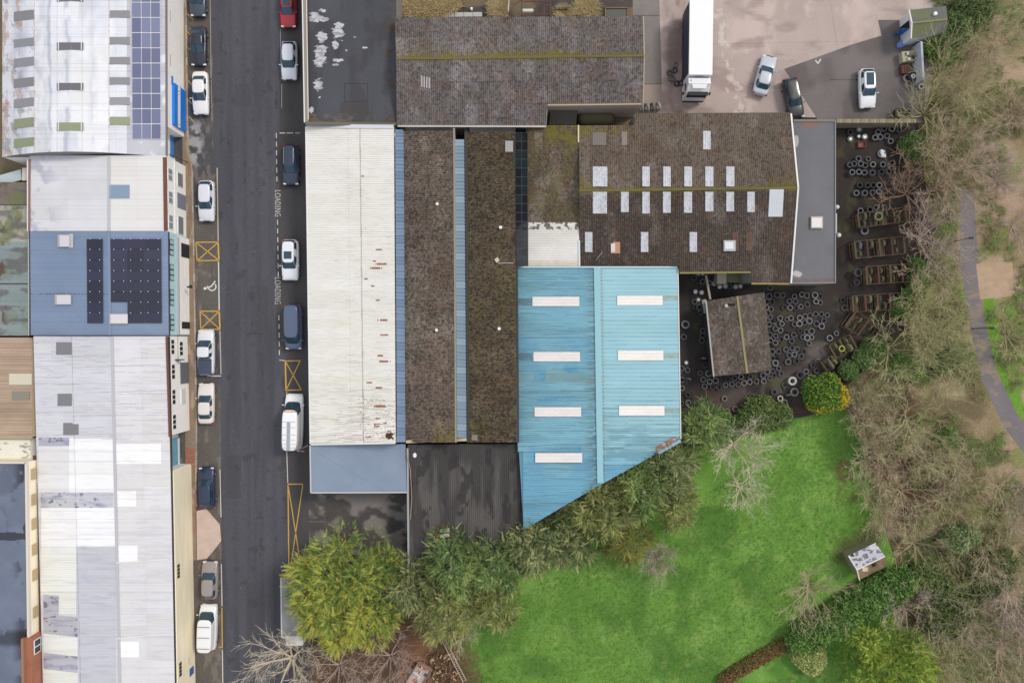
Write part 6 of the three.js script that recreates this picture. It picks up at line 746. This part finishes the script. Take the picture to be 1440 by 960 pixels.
{ // ladder, builder's skip and log pile beside the lawn
  let t = thing('wooden_ladder', 'long wooden ladder lying on the edge of the lawn', 'ladder'); const a = P(624, 900, 0.3), b = P(653.5, 958, 0.3), d = new V3().subVectors(b, a).normalize(), n = new V3(-d.z, 0, d.x), lm = M('#b8a898'); for (const s of [-0.2, 0.2]) part(t, 'rail', bar(a.clone().addScaledVector(n, s), b.clone().addScaledVector(n, s), 0.07, 0.09), lm); for (let k = 0; k < 20; k++) { const p = a.clone().lerp(b, (k + 0.5) / 20); part(t, 'rung', bar(p.clone().addScaledVector(n, -0.2), p.clone().addScaledVector(n, 0.2), 0.04, 0.04), lm); }
  t = thing('rubble_trailer', 'open trailer box holding rubble and white rags beside the logs', 'trailer', P(589, 950, 0.5).setY(0.02).toArray(), -0.55); part(t, 'floor', bx(1.7, 0.08, 2.8, 0, 0.4, 0), M('#b8aaa2')); for (const s of [-1, 1]) { part(t, 'side_panel', bx(0.06, 0.5, 2.8, s * 0.85, 0.62, 0), M('#a08476')); part(t, 'end_panel', bx(1.7, 0.5, 0.06, 0, 0.62, s * 1.4), M('#a08476')); } for (let k = 0; k < 14; k++) part(t, 'rubble', rb(rr(0.2, 0.5), 0.16, rr(0.2, 0.5), 0.05, rr(-0.6, 0.6), 0.55, rr(-1.2, 1.2)), M(['#cfc9c8', '#b4745c', '#4a4a50', '#d9d4d4'][k % 4])); for (const s of [-1, 1]) { const tg = new THREE.TorusGeometry(0.25, 0.08, 8, 16).rotateY(PI / 2).translate(s * 0.95, 0.33, 0); part(t, 'wheel', tg, rubber); }
  const lg = new THREE.CylinderGeometry(0.09, 0.1, 0.5, 8); lg.rotateZ(PI / 2); const im = new THREE.InstancedMesh(lg, M('#ffffff', 1), 160), mm = new THREE.Matrix4(), q = new THREE.Quaternion(), col = new THREE.Color(); for (let k = 0; k < 160; k++) { const u = R(), v = R(), p = P(606 + u * 36 + (v - 0.5) * 10, 918 + v * 44 - u * 4, 0.1); q.setFromEuler(new THREE.Euler(0, R() * 6, rr(-0.3, 0.3))); const s = rr(0.4, 0.9); mm.compose(new V3(p.x, rr(0.06, 0.35), p.z), q, new V3(s, s, s)); im.setMatrixAt(k, mm); im.setColorAt(k, col.set(['#6a4c36', '#7a5c44', '#4c3a2c', '#8c7054', '#b8a288'][Math.floor(R() * 5)])); } im.name = 'cut_logs'; im.userData = { kind: 'stuff', label: 'heap of cut logs and wood scraps beside the ladder', category: 'logs' }; im.castShadow = im.receiveShadow = true; scene.add(im);
}
// ---------- trees, hedges and undergrowth ----------
const mtx = new THREE.Matrix4(), qt = new THREE.Quaternion(), eu = new THREE.Euler(), tc = new THREE.Color();
function frondGeo(n, w, droop) { // feathery spray along +z
  const pos = []; for (let i = 0; i < n; i++) for (const s of [-1, 1]) { const t = (i + 0.3) / n, z = t, y = -droop * t * t, l = w * (1 - t * 0.75) * (0.8 + 0.4 * h2(i, s + 3)), a = 0.75; pos.push(0, y, z - 0.035, 0, y, z + 0.05, s * l * Math.sin(a), y + 0.06 * l - 0.02 * i / n, z + l * Math.cos(a)); }
  pos.push(-0.02, -droop, 0.95, 0.02, -droop, 0.95, 0, -droop * 1.1, 1.15);
  const g = new THREE.BufferGeometry(); g.setAttribute('position', new THREE.Float32BufferAttribute(pos, 3)); g.computeVertexNormals(); return g;
}
function leafGeo(n, size, seed) { // a small clump of leaves
  const r = rng(seed), pos = []; for (let i = 0; i < n; i++) { const c = new V3(r() - 0.5, (r() - 0.5) * 0.7, r() - 0.5), d = new V3(r() - 0.5, r() * 0.5, r() - 0.5).normalize().multiplyScalar(size), e = new V3(r() - 0.5, r() - 0.5, r() - 0.5).cross(d).normalize().multiplyScalar(size * 0.32), m = c.clone().addScaledVector(d, 0.5), t = c.clone().add(d); for (const p of [c, m.clone().add(e), t, c, t, m.clone().sub(e)]) pos.push(p.x, p.y, p.z); }
  const g = new THREE.BufferGeometry(); g.setAttribute('position', new THREE.Float32BufferAttribute(pos, 3)); g.computeVertexNormals(); return g;
}
function bladeGeo(n, seed, lean) { const r = rng(seed), pos = []; for (let i = 0; i < n; i++) { const a = r() * 6.28, x = (r() - 0.5) * 0.7, z = (r() - 0.5) * 0.7, l = 0.5 + 0.5 * r(), k = lean * (0.4 + r()), w = 0.03 + 0.02 * r(), cx = Math.cos(a), sx = Math.sin(a); pos.push(x - sx * w, 0, z + cx * w, x + sx * w, 0, z - cx * w, x + cx * k * l, l, z + sx * k * l); } const g = new THREE.BufferGeometry(); g.setAttribute('position', new THREE.Float32BufferAttribute(pos, 3)); g.computeVertexNormals(); return g; }
const FR = [frondGeo(7, 0.42, 0.18), frondGeo(8, 0.3, 0.3)], LF = [leafGeo(9, 0.5, 3), leafGeo(9, 0.42, 8)], BL = [bladeGeo(10, 5, 0.7), bladeGeo(12, 9, 1.3)];
const leafM = new THREE.MeshStandardMaterial({ color: '#ffffff', roughness: 0.85, side: THREE.DoubleSide }), leafVC = new THREE.MeshStandardMaterial({ vertexColors: true, roughness: 0.9, side: THREE.DoubleSide }), barkM = [M('#5a4a3c', 1), M('#8c8274', 1), M('#6d6350', 1)];
let triN = 0;
function crownMesh(parent, name, geo, items, mat = leafM, kind) { // items: [pos, quaternion, scale, colour]
  const im0 = (kind === 'stuff');
  if (im0) { const im = new THREE.InstancedMesh(geo, mat, items.length); items.forEach(([p, q, s, c], i) => { mtx.compose(p, q, new V3(s, s, s)); im.setMatrixAt(i, mtx); im.setColorAt(i, tc.set(c)); }); im.name = name; im.castShadow = im.receiveShadow = true; im.userData.kind = kind; parent.add(im); return im; }
  const src = geo.attributes.position, m = src.count, pos = new Float32Array(items.length * m * 3), col = new Uint8Array(items.length * m * 3), v = new V3(); triN += items.length * m / 3;
  items.forEach(([p, q, s, c], i) => { mtx.compose(p, q, new V3(s, s, s)); tc.set(c); const rgb = [tc.r * 255, tc.g * 255, tc.b * 255].map(Math.round); for (let k = 0; k < m; k++) { v.fromBufferAttribute(src, k).applyMatrix4(mtx); const o = (i * m + k) * 3; pos[o] = v.x; pos[o + 1] = v.y; pos[o + 2] = v.z; col[o] = rgb[0]; col[o + 1] = rgb[1]; col[o + 2] = rgb[2]; } });
  const g = new THREE.BufferGeometry(); g.setAttribute('position', new THREE.BufferAttribute(pos, 3)); g.setAttribute('color', new THREE.BufferAttribute(col, 3, true)); g.computeVertexNormals();
  return part(parent, name, g, leafVC);
}
const pick = (a, r) => a[Math.floor(r() * a.length)], zAxis = new V3(0, 0, 1);
function limbs(r, h, rad, n) { const g = [rod(new V3(0, 0, 0), new V3(0, h * 0.85, 0), 0.1 + h * 0.012, 7)]; for (let i = 0; i < n; i++) { const a = i * 2.4 + r(), y = h * (0.15 + 0.6 * i / n), l = rad * (0.9 - 0.5 * i / n); g.push(rod(new V3(0, y, 0), new V3(Math.cos(a) * l, y + l * 0.45, Math.sin(a) * l), 0.045, 5)); } return merge(g); }
// evergreen with feathery sprays
function evergreen(x, y, rp, h, n, cols, o) {
  const r = rng(Math.round(x * 31 + y * 17)), c = P(x, y, h * 0.55), rad = rp / S * (1 - h * 0.55 / H), t = thing(o.name || 'conifer_tree', o.label, 'tree', [c.x, 0, c.z], 0, o.group);
  part(t, 'trunk', limbs(r, h, rad, 9), barkM[o.bark || 0]);
  const items = [], nl = o.lobes || 22, lobes = Array.from({ length: nl }, (_, i) => { const a = i * 2.399 + r() * 0.8, d = Math.sqrt((i + 0.5) / nl) * 0.86; return [Math.cos(a) * d, 0.2 + 0.6 * (1 - d * d) + (r() - 0.5) * 0.4, Math.sin(a) * d, (o.tuft || 0.15) + r() * 0.14, cl((o.warm ? 0.55 + 0.35 * Math.sin(a) * d - 0.25 * Math.cos(a) * d : 0.6) + (r() - 0.5) * 0.7, 0.05, 0.95)]; });
  for (let i = 0; i < n; i++) { const L = lobes[i % nl], a = r() * 6.28, u = r() * 1.5 - 0.5, s = Math.sqrt(Math.max(0, 1 - u * u)), k = (0.3 + 0.75 * Math.sqrt(r())) * L[3], d = new V3(Math.cos(a) * s, u, Math.sin(a) * s), tip = new V3(L[0], 0.5, L[2]).multiplyScalar(0.35); const p = new V3((L[0] + d.x * k) * rad, h * L[1] + d.y * k * rad * 1.1, (L[2] + d.z * k) * rad); p.y = Math.max(0.3, p.y); const dir = new V3(d.x, (o.up ?? 0.4) + d.y * 0.5, d.z).add(tip).add(new V3(r() - 0.5, r() - 0.5, r() - 0.5).multiplyScalar(1.5)).normalize(); qt.setFromUnitVectors(zAxis, dir); const q2 = qt.clone().multiply(new THREE.Quaternion().setFromAxisAngle(zAxis, r() * 6.28)); items.push([p, q2, (o.size || 0.7) * (0.5 + 0.9 * r()), pick(r() < L[4] ? cols[0] : cols[1], r)]); }
  crownMesh(t, 'crown', FR[o.fr || 0], items); return t;
}
// leafy shrub or hedge: leaf clumps through a volume
function shrub(x, y, pts, h, n, cols, o) { // pts: list of [dx, dy, radius] in survey units round (x, y)
  const r = rng(Math.round(x * 13 + y * 7)), c = P(x, y, h * 0.5), t = thing(o.name || 'evergreen_shrub', o.label, o.cat || 'shrub', [c.x, 0, c.z], 0, o.group), k = (1 - h * 0.5 / H) / S, st = [];
  for (const [dx, dy, rp] of pts) st.push(rod(new V3(dx * k, 0, dy * k), new V3(dx * k, h * 0.7, dy * k), 0.07, 5)); part(t, 'stem', merge(st), barkM[0]);
  const items = [], A = pts.reduce((a, p) => a + p[2] * p[2], 0);
  for (const [dx, dy, rp] of pts) { const m = Math.round(n * rp * rp / A), rad = rp * k; for (let i = 0; i < m; i++) { const a = r() * 6.28, u = o.flat ? r() : r() * 1.3 - 0.3, s = Math.sqrt(Math.max(0, 1 - u * u)), e = (0.72 + 0.33 * r()) * (1 + 0.22 * (vn(a * 2.2 + x, u * 4 + y) - 0.5)); const p = o.flat ? new V3(dx * k + Math.cos(a) * rad * Math.sqrt(r()), h * (0.35 + 0.65 * r()), dy * k + Math.sin(a) * rad * Math.sqrt(r())) : new V3(dx * k + Math.cos(a) * s * rad * e, Math.max(0.1, h * 0.42 + u * h * 0.58 * e), dy * k + Math.sin(a) * s * rad * e); const q = new THREE.Quaternion().setFromEuler(eu.set(r() * 3, r() * 6, r() * 3)); items.push([p, q, (o.size || 0.4) * (0.7 + 0.6 * r()), pick(o.alt && o.alt(p, rad, r) ? o.alt2 : cols, r)]); } }
  crownMesh(t, 'foliage', LF[o.lf || 0], items); return t;
}
// leafless tree: tapering three-sided branches
function bareGeo(seed, o) {
  const r = rng(seed), big = [], fine = [];
  const seg = (out, a, b, ra, rb2) => { const d = new V3().subVectors(b, a).normalize(), u = new V3(d.z, 0.3, -d.x).cross(d).normalize(), v = new V3().crossVectors(d, u), A = [], B = []; for (let k = 0; k < 3; k++) { const c = Math.cos(k * 2.094), s = Math.sin(k * 2.094), w = u.clone().multiplyScalar(c).addScaledVector(v, s); A.push(a.clone().addScaledVector(w, ra)); B.push(b.clone().addScaledVector(w, rb2)); } for (let k = 0; k < 3; k++) { const m = (k + 1) % 3; for (const p of [A[k], A[m], B[k], A[m], B[m], B[k]]) out.push(p.x, p.y, p.z); } };
  const grow = (p, d, l, rad, depth) => {
    const n = depth > 2 ? 3 : 2; let q = p.clone(), e = d.clone(); const kids = o.kids[o.depth - depth] || 0, marks = [];
    for (let i = 0; i < n; i++) { e.add(new V3(r() - 0.5, (r() - 0.5) * 0.6 + o.rise * 0.3, r() - 0.5).multiplyScalar(o.bend)).normalize(); const t = q.clone().addScaledVector(e, l / n), ra = rad * (1 - 0.6 * i / n), rb2 = rad * (1 - 0.6 * (i + 1) / n); if (t.y < 0.05) t.y = 0.05 + r() * 0.2; seg(depth >= o.depth - 1 ? big : fine, q, t, ra, rb2); marks.push([q.clone(), t.clone(), e.clone(), rb2]); q = t; }
    if (depth > 0) for (let k = 0; k < kids; k++) { const m = marks[Math.min(n - 1, Math.floor((0.25 + 0.75 * (k + r()) / kids) * n))], s = m[0].clone().lerp(m[1], r()), a = r() * 6.28, side = new V3(Math.cos(a), 0.1 + o.rise * r(), Math.sin(a)); const nd = m[2].clone().multiplyScalar(0.75 + 0.3 * r()).add(side.multiplyScalar(o.open)).normalize(); grow(s, nd, l * (0.48 + 0.22 * r()), Math.max(o.min, m[3] * 0.62), depth - 1); }
  };
  for (let k = 0; k < o.stems; k++) { const a = k / o.stems * 6.28 + r(), d = new V3(Math.cos(a) * o.lean, 1, Math.sin(a) * o.lean).normalize(); grow(new V3(Math.cos(a) * 0.15, 0, Math.sin(a) * 0.15), d, o.len * (0.8 + 0.4 * r()), o.rad, o.depth); }
  return [big, fine].map((a) => { const g = new THREE.BufferGeometry(); g.setAttribute('position', new THREE.Float32BufferAttribute(a, 3)); g.computeVertexNormals(); return g; });
}
const BARE = [
  bareGeo(11, { stems: 7, lean: 0.95, len: 3.5, rad: 0.12, depth: 3, kids: [6, 5, 4], bend: 0.28, rise: 0.35, open: 0.6, min: 0.013 }),
  bareGeo(23, { stems: 10, lean: 1.3, len: 3.0, rad: 0.08, depth: 3, kids: [5, 4, 4], bend: 0.32, rise: 0.2, open: 0.65, min: 0.012 }),
  bareGeo(37, { stems: 5, lean: 0.95, len: 5.0, rad: 0.13, depth: 4, kids: [4, 4, 4, 3], bend: 0.28, rise: 0.3, open: 0.75, min: 0.014 }),
  bareGeo(51, { stems: 14, lean: 1.1, len: 1.9, rad: 0.035, depth: 2, kids: [8, 7], bend: 0.5, rise: 0.25, open: 0.8, min: 0.01 }),
];
const twigC = { tan: [M('#a8977e', 1), M('#c2b199', 1)], olive: [M('#a19c76', 1), M('#b6b288', 1)], pale: [M('#d2c6b0', 1), M('#dfd5c2', 1)], brown: [M('#8c7462', 1), M('#a68d7a', 1)], mauve: [M('#a8968e', 1), M('#c0afa6', 1)] };
function bare(x, y, v, s, col, label, group, h = 3) { const c = P(x, y, h * s * 0.8), t = thing(v === 3 ? 'bare_bush' : 'bare_tree', label, v === 3 ? 'bush' : 'tree', [c.x, 0.01, c.z], (x * 7 + y) % 6, group); part(t, v === 3 ? 'stems' : 'trunk', BARE[v][0], twigC[col][0]); part(t, v === 3 ? 'twigs' : 'crown', BARE[v][1], twigC[col][1]); t.scale.setScalar(s); return t; }

// golden tree by the road and the belt along the skewed shed
const lt = (a, k) => a.map((c) => '#' + new THREE.Color(c).multiplyScalar(k).getHexString());   // leaf colours brightened to make up for light lost inside the crowns
const gold = [lt(['#b4b454', '#c2b85a', '#a3ac52', '#8c9e4e', '#b4ae54'], 1.3), lt(['#6a8644', '#5a763c', '#84964c', '#4a6834'], 1.3)], green = [lt(['#96a464', '#84985a', '#a4ae72', '#748c52'], 1.35), lt(['#566f46', '#62804c', '#48633c'], 1.35)], olive = [lt(['#a6a76a', '#949e62', '#b2ac70', '#82905a'], 1.3), lt(['#6c764a', '#5c6840'], 1.35)], dull = [lt(['#98a06c', '#88925f', '#a8aa78'], 1.3), lt(['#566648', '#48583e'], 1.4)];
evergreen(487, 832, 90, 8.5, 13000, gold, { label: 'large golden green conifer spreading over the box lorry', name: 'golden_conifer', lobes: 80, size: 0.66, tuft: 0.1, warm: true });
const BELT = 'conifers along the skewed end of the blue shed';
for (const [x, y, rp, h, n, c, l] of [[578, 828, 40, 7, 1900, dull, 'dark green conifer between the golden tree and the charcoal roof'], [640, 800, 44, 8, 2600, green, 'green conifer overhanging the worn charcoal roof'], [632, 868, 46, 7, 2400, olive, 'olive conifer with pale branches above the log pile'], [700, 800, 42, 8, 2400, green, 'green conifer at the corner of the charcoal roof'], [702, 856, 34, 6, 1700, olive, 'olive conifer on the lawn side of the belt'], [752, 778, 42, 7.5, 2300, dull, 'dull green conifer below the tip of the blue roof'], [800, 768, 38, 6.5, 2000, dull, 'thin dull conifer halfway along the belt'], [852, 726, 46, 8, 2600, olive, 'tall olive conifer covering the blue roof edge'], [884, 762, 38, 6, 1900, [['#9c9448', '#8c8a48', '#a99e52'], green[1]], 'yellowish conifer leaning over the lawn'], [905, 694, 40, 7.5, 2300, green, 'green conifer beside the rusted corner of the blue roof'], [948, 672, 40, 7, 2200, dull, 'dull green conifer nearest the pale bare trees'], [992, 606, 32, 6, 1700, green, 'bright green conifer rising from the tyre yard edge'], [952, 716, 34, 5.5, 1500, olive, 'low olive conifer beside the pale bare trees']]) evergreen(x - 4, y - 8, rp * 1.12, h, Math.round(n * 1.25), c, { label: l, group: BELT, fr: 1, size: 0.72, up: 0.7, lobes: 26, bark: 1, tuft: 0.13 });
bare(1040, 628, 0, 0.95, 'pale', 'pale leafless tree beside the tyre yard and lawn'); bare(1048, 690, 1, 0.72, 'pale', 'low pale leafless tree over the lawn edge'); bare(928, 792, 3, 1.1, 'mauve', 'small dry grey bush at the lawn edge below the conifers'); bare(640, 872, 0, 0.8, 'pale', 'pale branched leafless tree among the conifers above the ladder');
bare(400, 940, 0, 1.15, 'pale', 'pale leafless tree over the road below the box lorry'); bare(470, 950, 1, 1.1, 'mauve', 'grey leafless tree below the golden conifer'); bare(545, 935, 1, 1.0, 'mauve', 'grey leafless thicket beside the rubble trailer');
shrub(1070, 582, [[0, 0, 26], [24, 2, 20], [-18, 10, 18]], 2.2, 2600, ['#72884e', '#84965c', '#5c7242'], { label: 'green bramble bank between the tyres and the lawn', size: 0.36 });
shrub(1012, 598, [[0, 0, 22], [-18, 16, 16]], 2.4, 1600, ['#688c4c', '#7c9c5a', '#527440'], { label: 'green shrub at the foot of the pale bare tree', size: 0.36 });
// golden shrub, hedges and garden
shrub(1161, 553, [[-2, 2, 25], [10, 3, 21], [-13, -7, 18], [4, -12, 17], [-10, 12, 15]], 3.0, 5200, ['#6f9a3c', '#4d7a2e', '#7a9a3a', '#3c6426', '#8fa53c'], { label: 'rounded golden variegated shrub at the lawn corner beside tyres', name: 'golden_shrub', size: 0.3, alt: (p, rad, r) => r() < (p.x > 1.25 ? 0.8 : p.z > 1.35 ? 0.35 : 0.015), alt2: ['#d2b52e', '#e0c640', '#b9a832'] });
shrub(1200, 852, [[-78, 48, 17], [-62, 40, 22], [-44, 30, 23], [-26, 22, 23], [-6, 8, 22], [14, -4, 23], [34, -16, 25], [56, -26, 25], [72, -34, 20]], 2.6, 9500, ['#5e8440', '#6e964a', '#4d7038', '#82a458', '#668a42'], { label: 'long dark green laurel hedge running past the garden shed', name: 'laurel_hedge', cat: 'hedge', size: 0.44 });
shrub(1141, 926, [[0, 0, 21], [-14, -4, 14]], 1.8, 3000, ['#b9c07c', '#a3b06a', '#8fa45c', '#cdd098'], { label: 'pale yellow green shrub at the end of the laurel hedge', size: 0.3 });
shrub(1062, 930, [[38, -22, 9], [28, -16, 9], [18, -10, 9], [8, -5, 9], [-2, 1, 9], [-12, 7, 9], [-22, 13, 9], [-32, 19, 9], [-42, 26, 9]], 1.1, 3600, ['#8a6a44', '#9c7c50', '#6f5a3a', '#77804a'], { label: 'clipped brown and green hedge crossing the lawn', name: 'clipped_hedge', cat: 'hedge', size: 0.26 });
evergreen(1252, 938, 62, 5.5, 6500, [['#a8bc4c', '#b8c858', '#92ac48', '#c6d064'], ['#648838', '#527430', '#7c9c40']], { label: 'broad lime gold conifer beyond the clipped hedge', name: 'golden_conifer', lobes: 40, size: 0.6 });
bare(1150, 838, 1, 1.0, 'tan', 'tan leafless bush against the laurel hedge by the shed');
// wood to the east: leafless trees, bushes and evergreen undergrowth
const BUSH = 'leafless bushes of the eastern wood', BLb = 'low leafless bush under the eastern wood';
bare(1290, 592, 2, 1.0, 'olive', 'large many limbed leafless tree beyond the golden shrub');
for (const [x, y, v, s, c] of [[1345, 95, 0, 1.15, 'olive'], [1320, 150, 1, 1.2, 'olive'], [1368, 130, 1, 0.8, 'olive'], [1335, 215, 0, 1.1, 'tan'], [1295, 265, 1, 1.2, 'brown'], [1335, 262, 0, 1.0, 'tan'], [1310, 330, 0, 1.0, 'mauve'], [1316, 375, 1, 1.0, 'tan'], [1312, 430, 1, 1.2, 'olive'], [1270, 492, 1, 1.2, 'olive'], [1322, 490, 0, 1.0, 'olive'], [1250, 640, 1, 1.1, 'tan'], [1330, 655, 1, 0.8, 'tan'], [1282, 695, 1, 0.95, 'tan'], [1352, 705, 1, 1.1, 'olive'], [1425, 690, 1, 1.0, 'olive'], [1300, 770, 1, 0.9, 'olive'], [1350, 800, 1, 0.75, 'olive'], [1410, 780, 2, 0.8, 'tan'], [1330, 870, 1, 1.2, 'olive'], [1290, 865, 1, 1.0, 'mauve'], [1385, 880, 0, 0.9, 'mauve'], [1425, 920, 0, 1.0, 'tan'], [1350, 935, 1, 1.1, 'olive'], [1412, 60, 1, 0.8, 'tan'], [1438, 150, 1, 0.9, 'tan'], [1440, 315, 1, 0.7, 'mauve'], [1395, 225, 1, 0.8, 'mauve'], [1436, 470, 1, 1.0, 'olive'], [1395, 25, 1, 1.1, 'olive'], [1445, 850, 1, 1.2, 'mauve']]) { const cw = { tan: 'tan', olive: 'olive', brown: 'brown', mauve: 'grey mauve', pale: 'pale' }[c], kd = v === 0 ? 'upright' : 'sprawling'; bare(x, y, v, s, c, kd + ' leafless tree with ' + cw + ' twigs in the eastern wood', 'leafless ' + kd + ' trees with ' + cw + ' twigs'); }
for (const [x, y, s] of [[1222, 575, 1.2], [1232, 612, 1.3], [1214, 556, 1.0], [1240, 560, 1.3], [1238, 700, 1.3], [1244, 735, 1.1], [1232, 655, 1.2]]) bare(x, y, 3, s, y % 2 ? 'tan' : 'olive', 'low leafless bush fringing the lawn below the golden shrub', 'bushes fringing the lawn', 1.5);
for (let k = 0; k < 18; k++) { const x = rr(1290, 1445), y = rr(-10, 960); if (x > 1326 && y > 255 && y < 590) continue; if (x > 1375 && y < 260 && k % 3) continue; if (x < 1310 && y < 480 && x < 1302) continue; bare(x, y, 3, rr(0.9, 1.7), pick(['tan', 'olive', 'mauve', 'olive', 'olive'], R), BLb, BUSH, 1.5); }
for (const [x, y, pts, h, cols, l] of [[1340, 40, [[0, 0, 24], [-16, 22, 16], [24, -22, 22]], 3, ['#3f5a34', '#4f6c3e', '#5f7a48'], 'dark ivy covered shrub beside the portable cabin'], [1318, 66, [[0, 0, 18], [12, 14, 16]], 2.4, ['#4f7a34', '#5f8c3c', '#426a30'], 'fresh green shrub below the portable cabin'], [1372, 12, [[0, 0, 26]], 3.4, ['#566a44', '#667a50'], 'dull ivy shrub at the far corner of the wood'], [1284, 204, [[0, 0, 17], [8, 12, 13]], 2.2, ['#3f6a38', '#4f7c40', '#33562e'], 'green ivy mound at the end of the boundary wall'], [1290, 385, [[0, -10, 12], [2, 10, 14], [-8, 34, 14], [-24, 48, 13]], 1.6, ['#4c7a36', '#5d8c40', '#3f672f'], 'green bank growing behind the long rack'], [1228, 490, [[0, 0, 16], [-14, 14, 14], [-34, 30, 13]], 1.6, ['#48703c', '#3d6234', '#5a8048'], 'green bank growing behind the low mossy rack'], [1272, 515, [[0, 0, 18], [14, 6, 14]], 2, ['#6a9046', '#5a8040', '#7a9c50'], 'light green shrub among bare branches'], [1345, 758, [[0, 0, 18], [16, -8, 14]], 3.4, ['#7c9468', '#6c845a', '#8ca076'], 'pale grey green evergreen in the wood beyond the shed'], [1392, 812, [[0, 0, 30], [16, -24, 20]], 3.4, ['#5c7048', '#6a7c4e', '#4c603c'], 'dull green evergreen deep in the wood'], [1300, 812, [[0, 0, 24], [24, 14, 20]], 2.4, ['#54703c', '#64804a', '#466034'], 'mid green shrub at the far end of the laurel hedge'], [1345, 850, [[0, 0, 34], [-24, 24, 24]], 2.6, ['#586c40', '#687a48', '#4a5c38'], 'broad dull green shrub behind the lime gold conifer'], [1330, 620, [[0, 0, 16]], 1.8, ['#5f8044', '#4f703a'], 'small green shrub below the many limbed tree'], [1340, 505, [[0, 0, 14], [-14, 8, 12]], 1.8, ['#567a3e', '#688c4a'], 'small green shrub beside the lamp post']]) shrub(x, y, pts, h, pts.length * 900, lt(cols, 1.3).map((c) => '#' + new THREE.Color(c).lerp(new THREE.Color('#7f8852'), 0.35).getHexString()), { label: l, size: 0.36, name: 'evergreen_shrub', group: 'evergreen shrubs of the eastern wood' });
function cover(name, label, cat, n, geo, place, cols, s0, s1, mat = leafM) { const items = []; let guard = 0; while (items.length < n && guard++ < n * 12) { const p = place(); if (!p) continue; const q = new THREE.Quaternion().setFromEuler(eu.set(rr(-0.25, 0.25), R() * 6.28, rr(-0.25, 0.25))); items.push([p, q, rr(s0, s1), pick(cols, R)]); } const im = crownMesh(scene, name, geo, items, mat, 'stuff'); im.userData.label = label; im.userData.category = cat; }
const inPoly = (x, y, q) => { let c = false; for (let i = 0, j = q.length - 1; i < q.length; j = i++) if ((q[i][1] > y) !== (q[j][1] > y) && x < (q[j][0] - q[i][0]) * (y - q[i][1]) / (q[j][1] - q[i][1]) + q[i][0]) c = !c; return c; };
const WP = [[1305, -20], [1470, -20], [1470, 980], [1270, 980], [1255, 800], [1232, 700], [1205, 590], [1235, 510], [1302, 440], [1312, 330], [1300, 160], [1336, 60]], PATH = [[1345, 262], [1374, 262], [1380, 400], [1392, 460], [1406, 520], [1440, 585], [1470, 625], [1470, 690], [1410, 600], [1380, 535], [1364, 465], [1349, 390]], LP = [[1110, 592], [1190, 580], [1210, 622], [1234, 690], [1238, 745], [1190, 782], [1150, 815], [1100, 880], [1090, 905], [1010, 965], [655, 965], [640, 900], [760, 820], [900, 765], [970, 715], [1060, 640]], LP2 = [[1115, 950], [1150, 905], [1245, 850], [1238, 880], [1195, 930], [1185, 965], [1060, 965]];
cover('bramble_undergrowth', 'tangled dry brambles and weeds covering the woodland floor', 'undergrowth', 5200, BL[1], () => { const x = rr(1200, 1465), y = rr(-15, 975); if (!inPoly(x, y, WP) || (x > 1365 && y < 600 && h2(x * 7, y * 7) < 0.6) || inPoly(x, y, PATH) || inR(x, y, 1371, 366, 1430, 423)) return null; if (fbm(x * 0.03, y * 0.03, 3) < (x < 1400 && y > 530 ? 0.54 : 0.47)) return null; const p = P(x, y, 0.2); p.y = 0.01; return p; }, ['#8d8062', '#9c8e70', '#7c8850', '#8a9a5c', '#a89a82', '#6c6a48', '#74904c', '#86a458'], 0.35, 0.9);
cover('lawn_grass', 'short green grass of the lawn', 'grass', 26000, BL[0], () => { const x = rr(640, 1250), y = rr(575, 970); if (!inPoly(x, y, LP) && !inPoly(x, y, LP2)) return null; const p = P(x, y); p.y = 0.015; return p; }, ['#6f9242', '#82a252', '#64863c', '#98b06c', '#8ca85c'], 0.1, 0.26);
cover('dry_grass', 'tan dry grass clumps behind the long shed', 'grass', 1500, BL[1], () => { const a = [[585, 10, 22, 12], [620, 4, 30, 10], [700, 12, 9, 9], [825, 12, 14, 12], [600, 18, 30, 5], [792, 22, 6, 3]][Math.floor(R() * 6)], x = a[0] + (R() + R() - 1) * a[2], y = a[1] + (R() + R() - 1) * a[3]; if (y > 26) return null; const p = P(x, y, 0.3); p.y = 0.01; return p; }, ['#c2b088', '#d0c09a', '#a8966c', '#b8a67e'], 0.5, 1.2);
{ let t = 0; scene.traverse((o) => { if (o.isMesh && !o.isInstancedMesh) { const g = o.geometry; t += (g.index ? g.index.count : g.attributes.position.count) / 3; } }); console.log('triangles', t, 'tyres', nT); }
renderer.render(scene, camera);
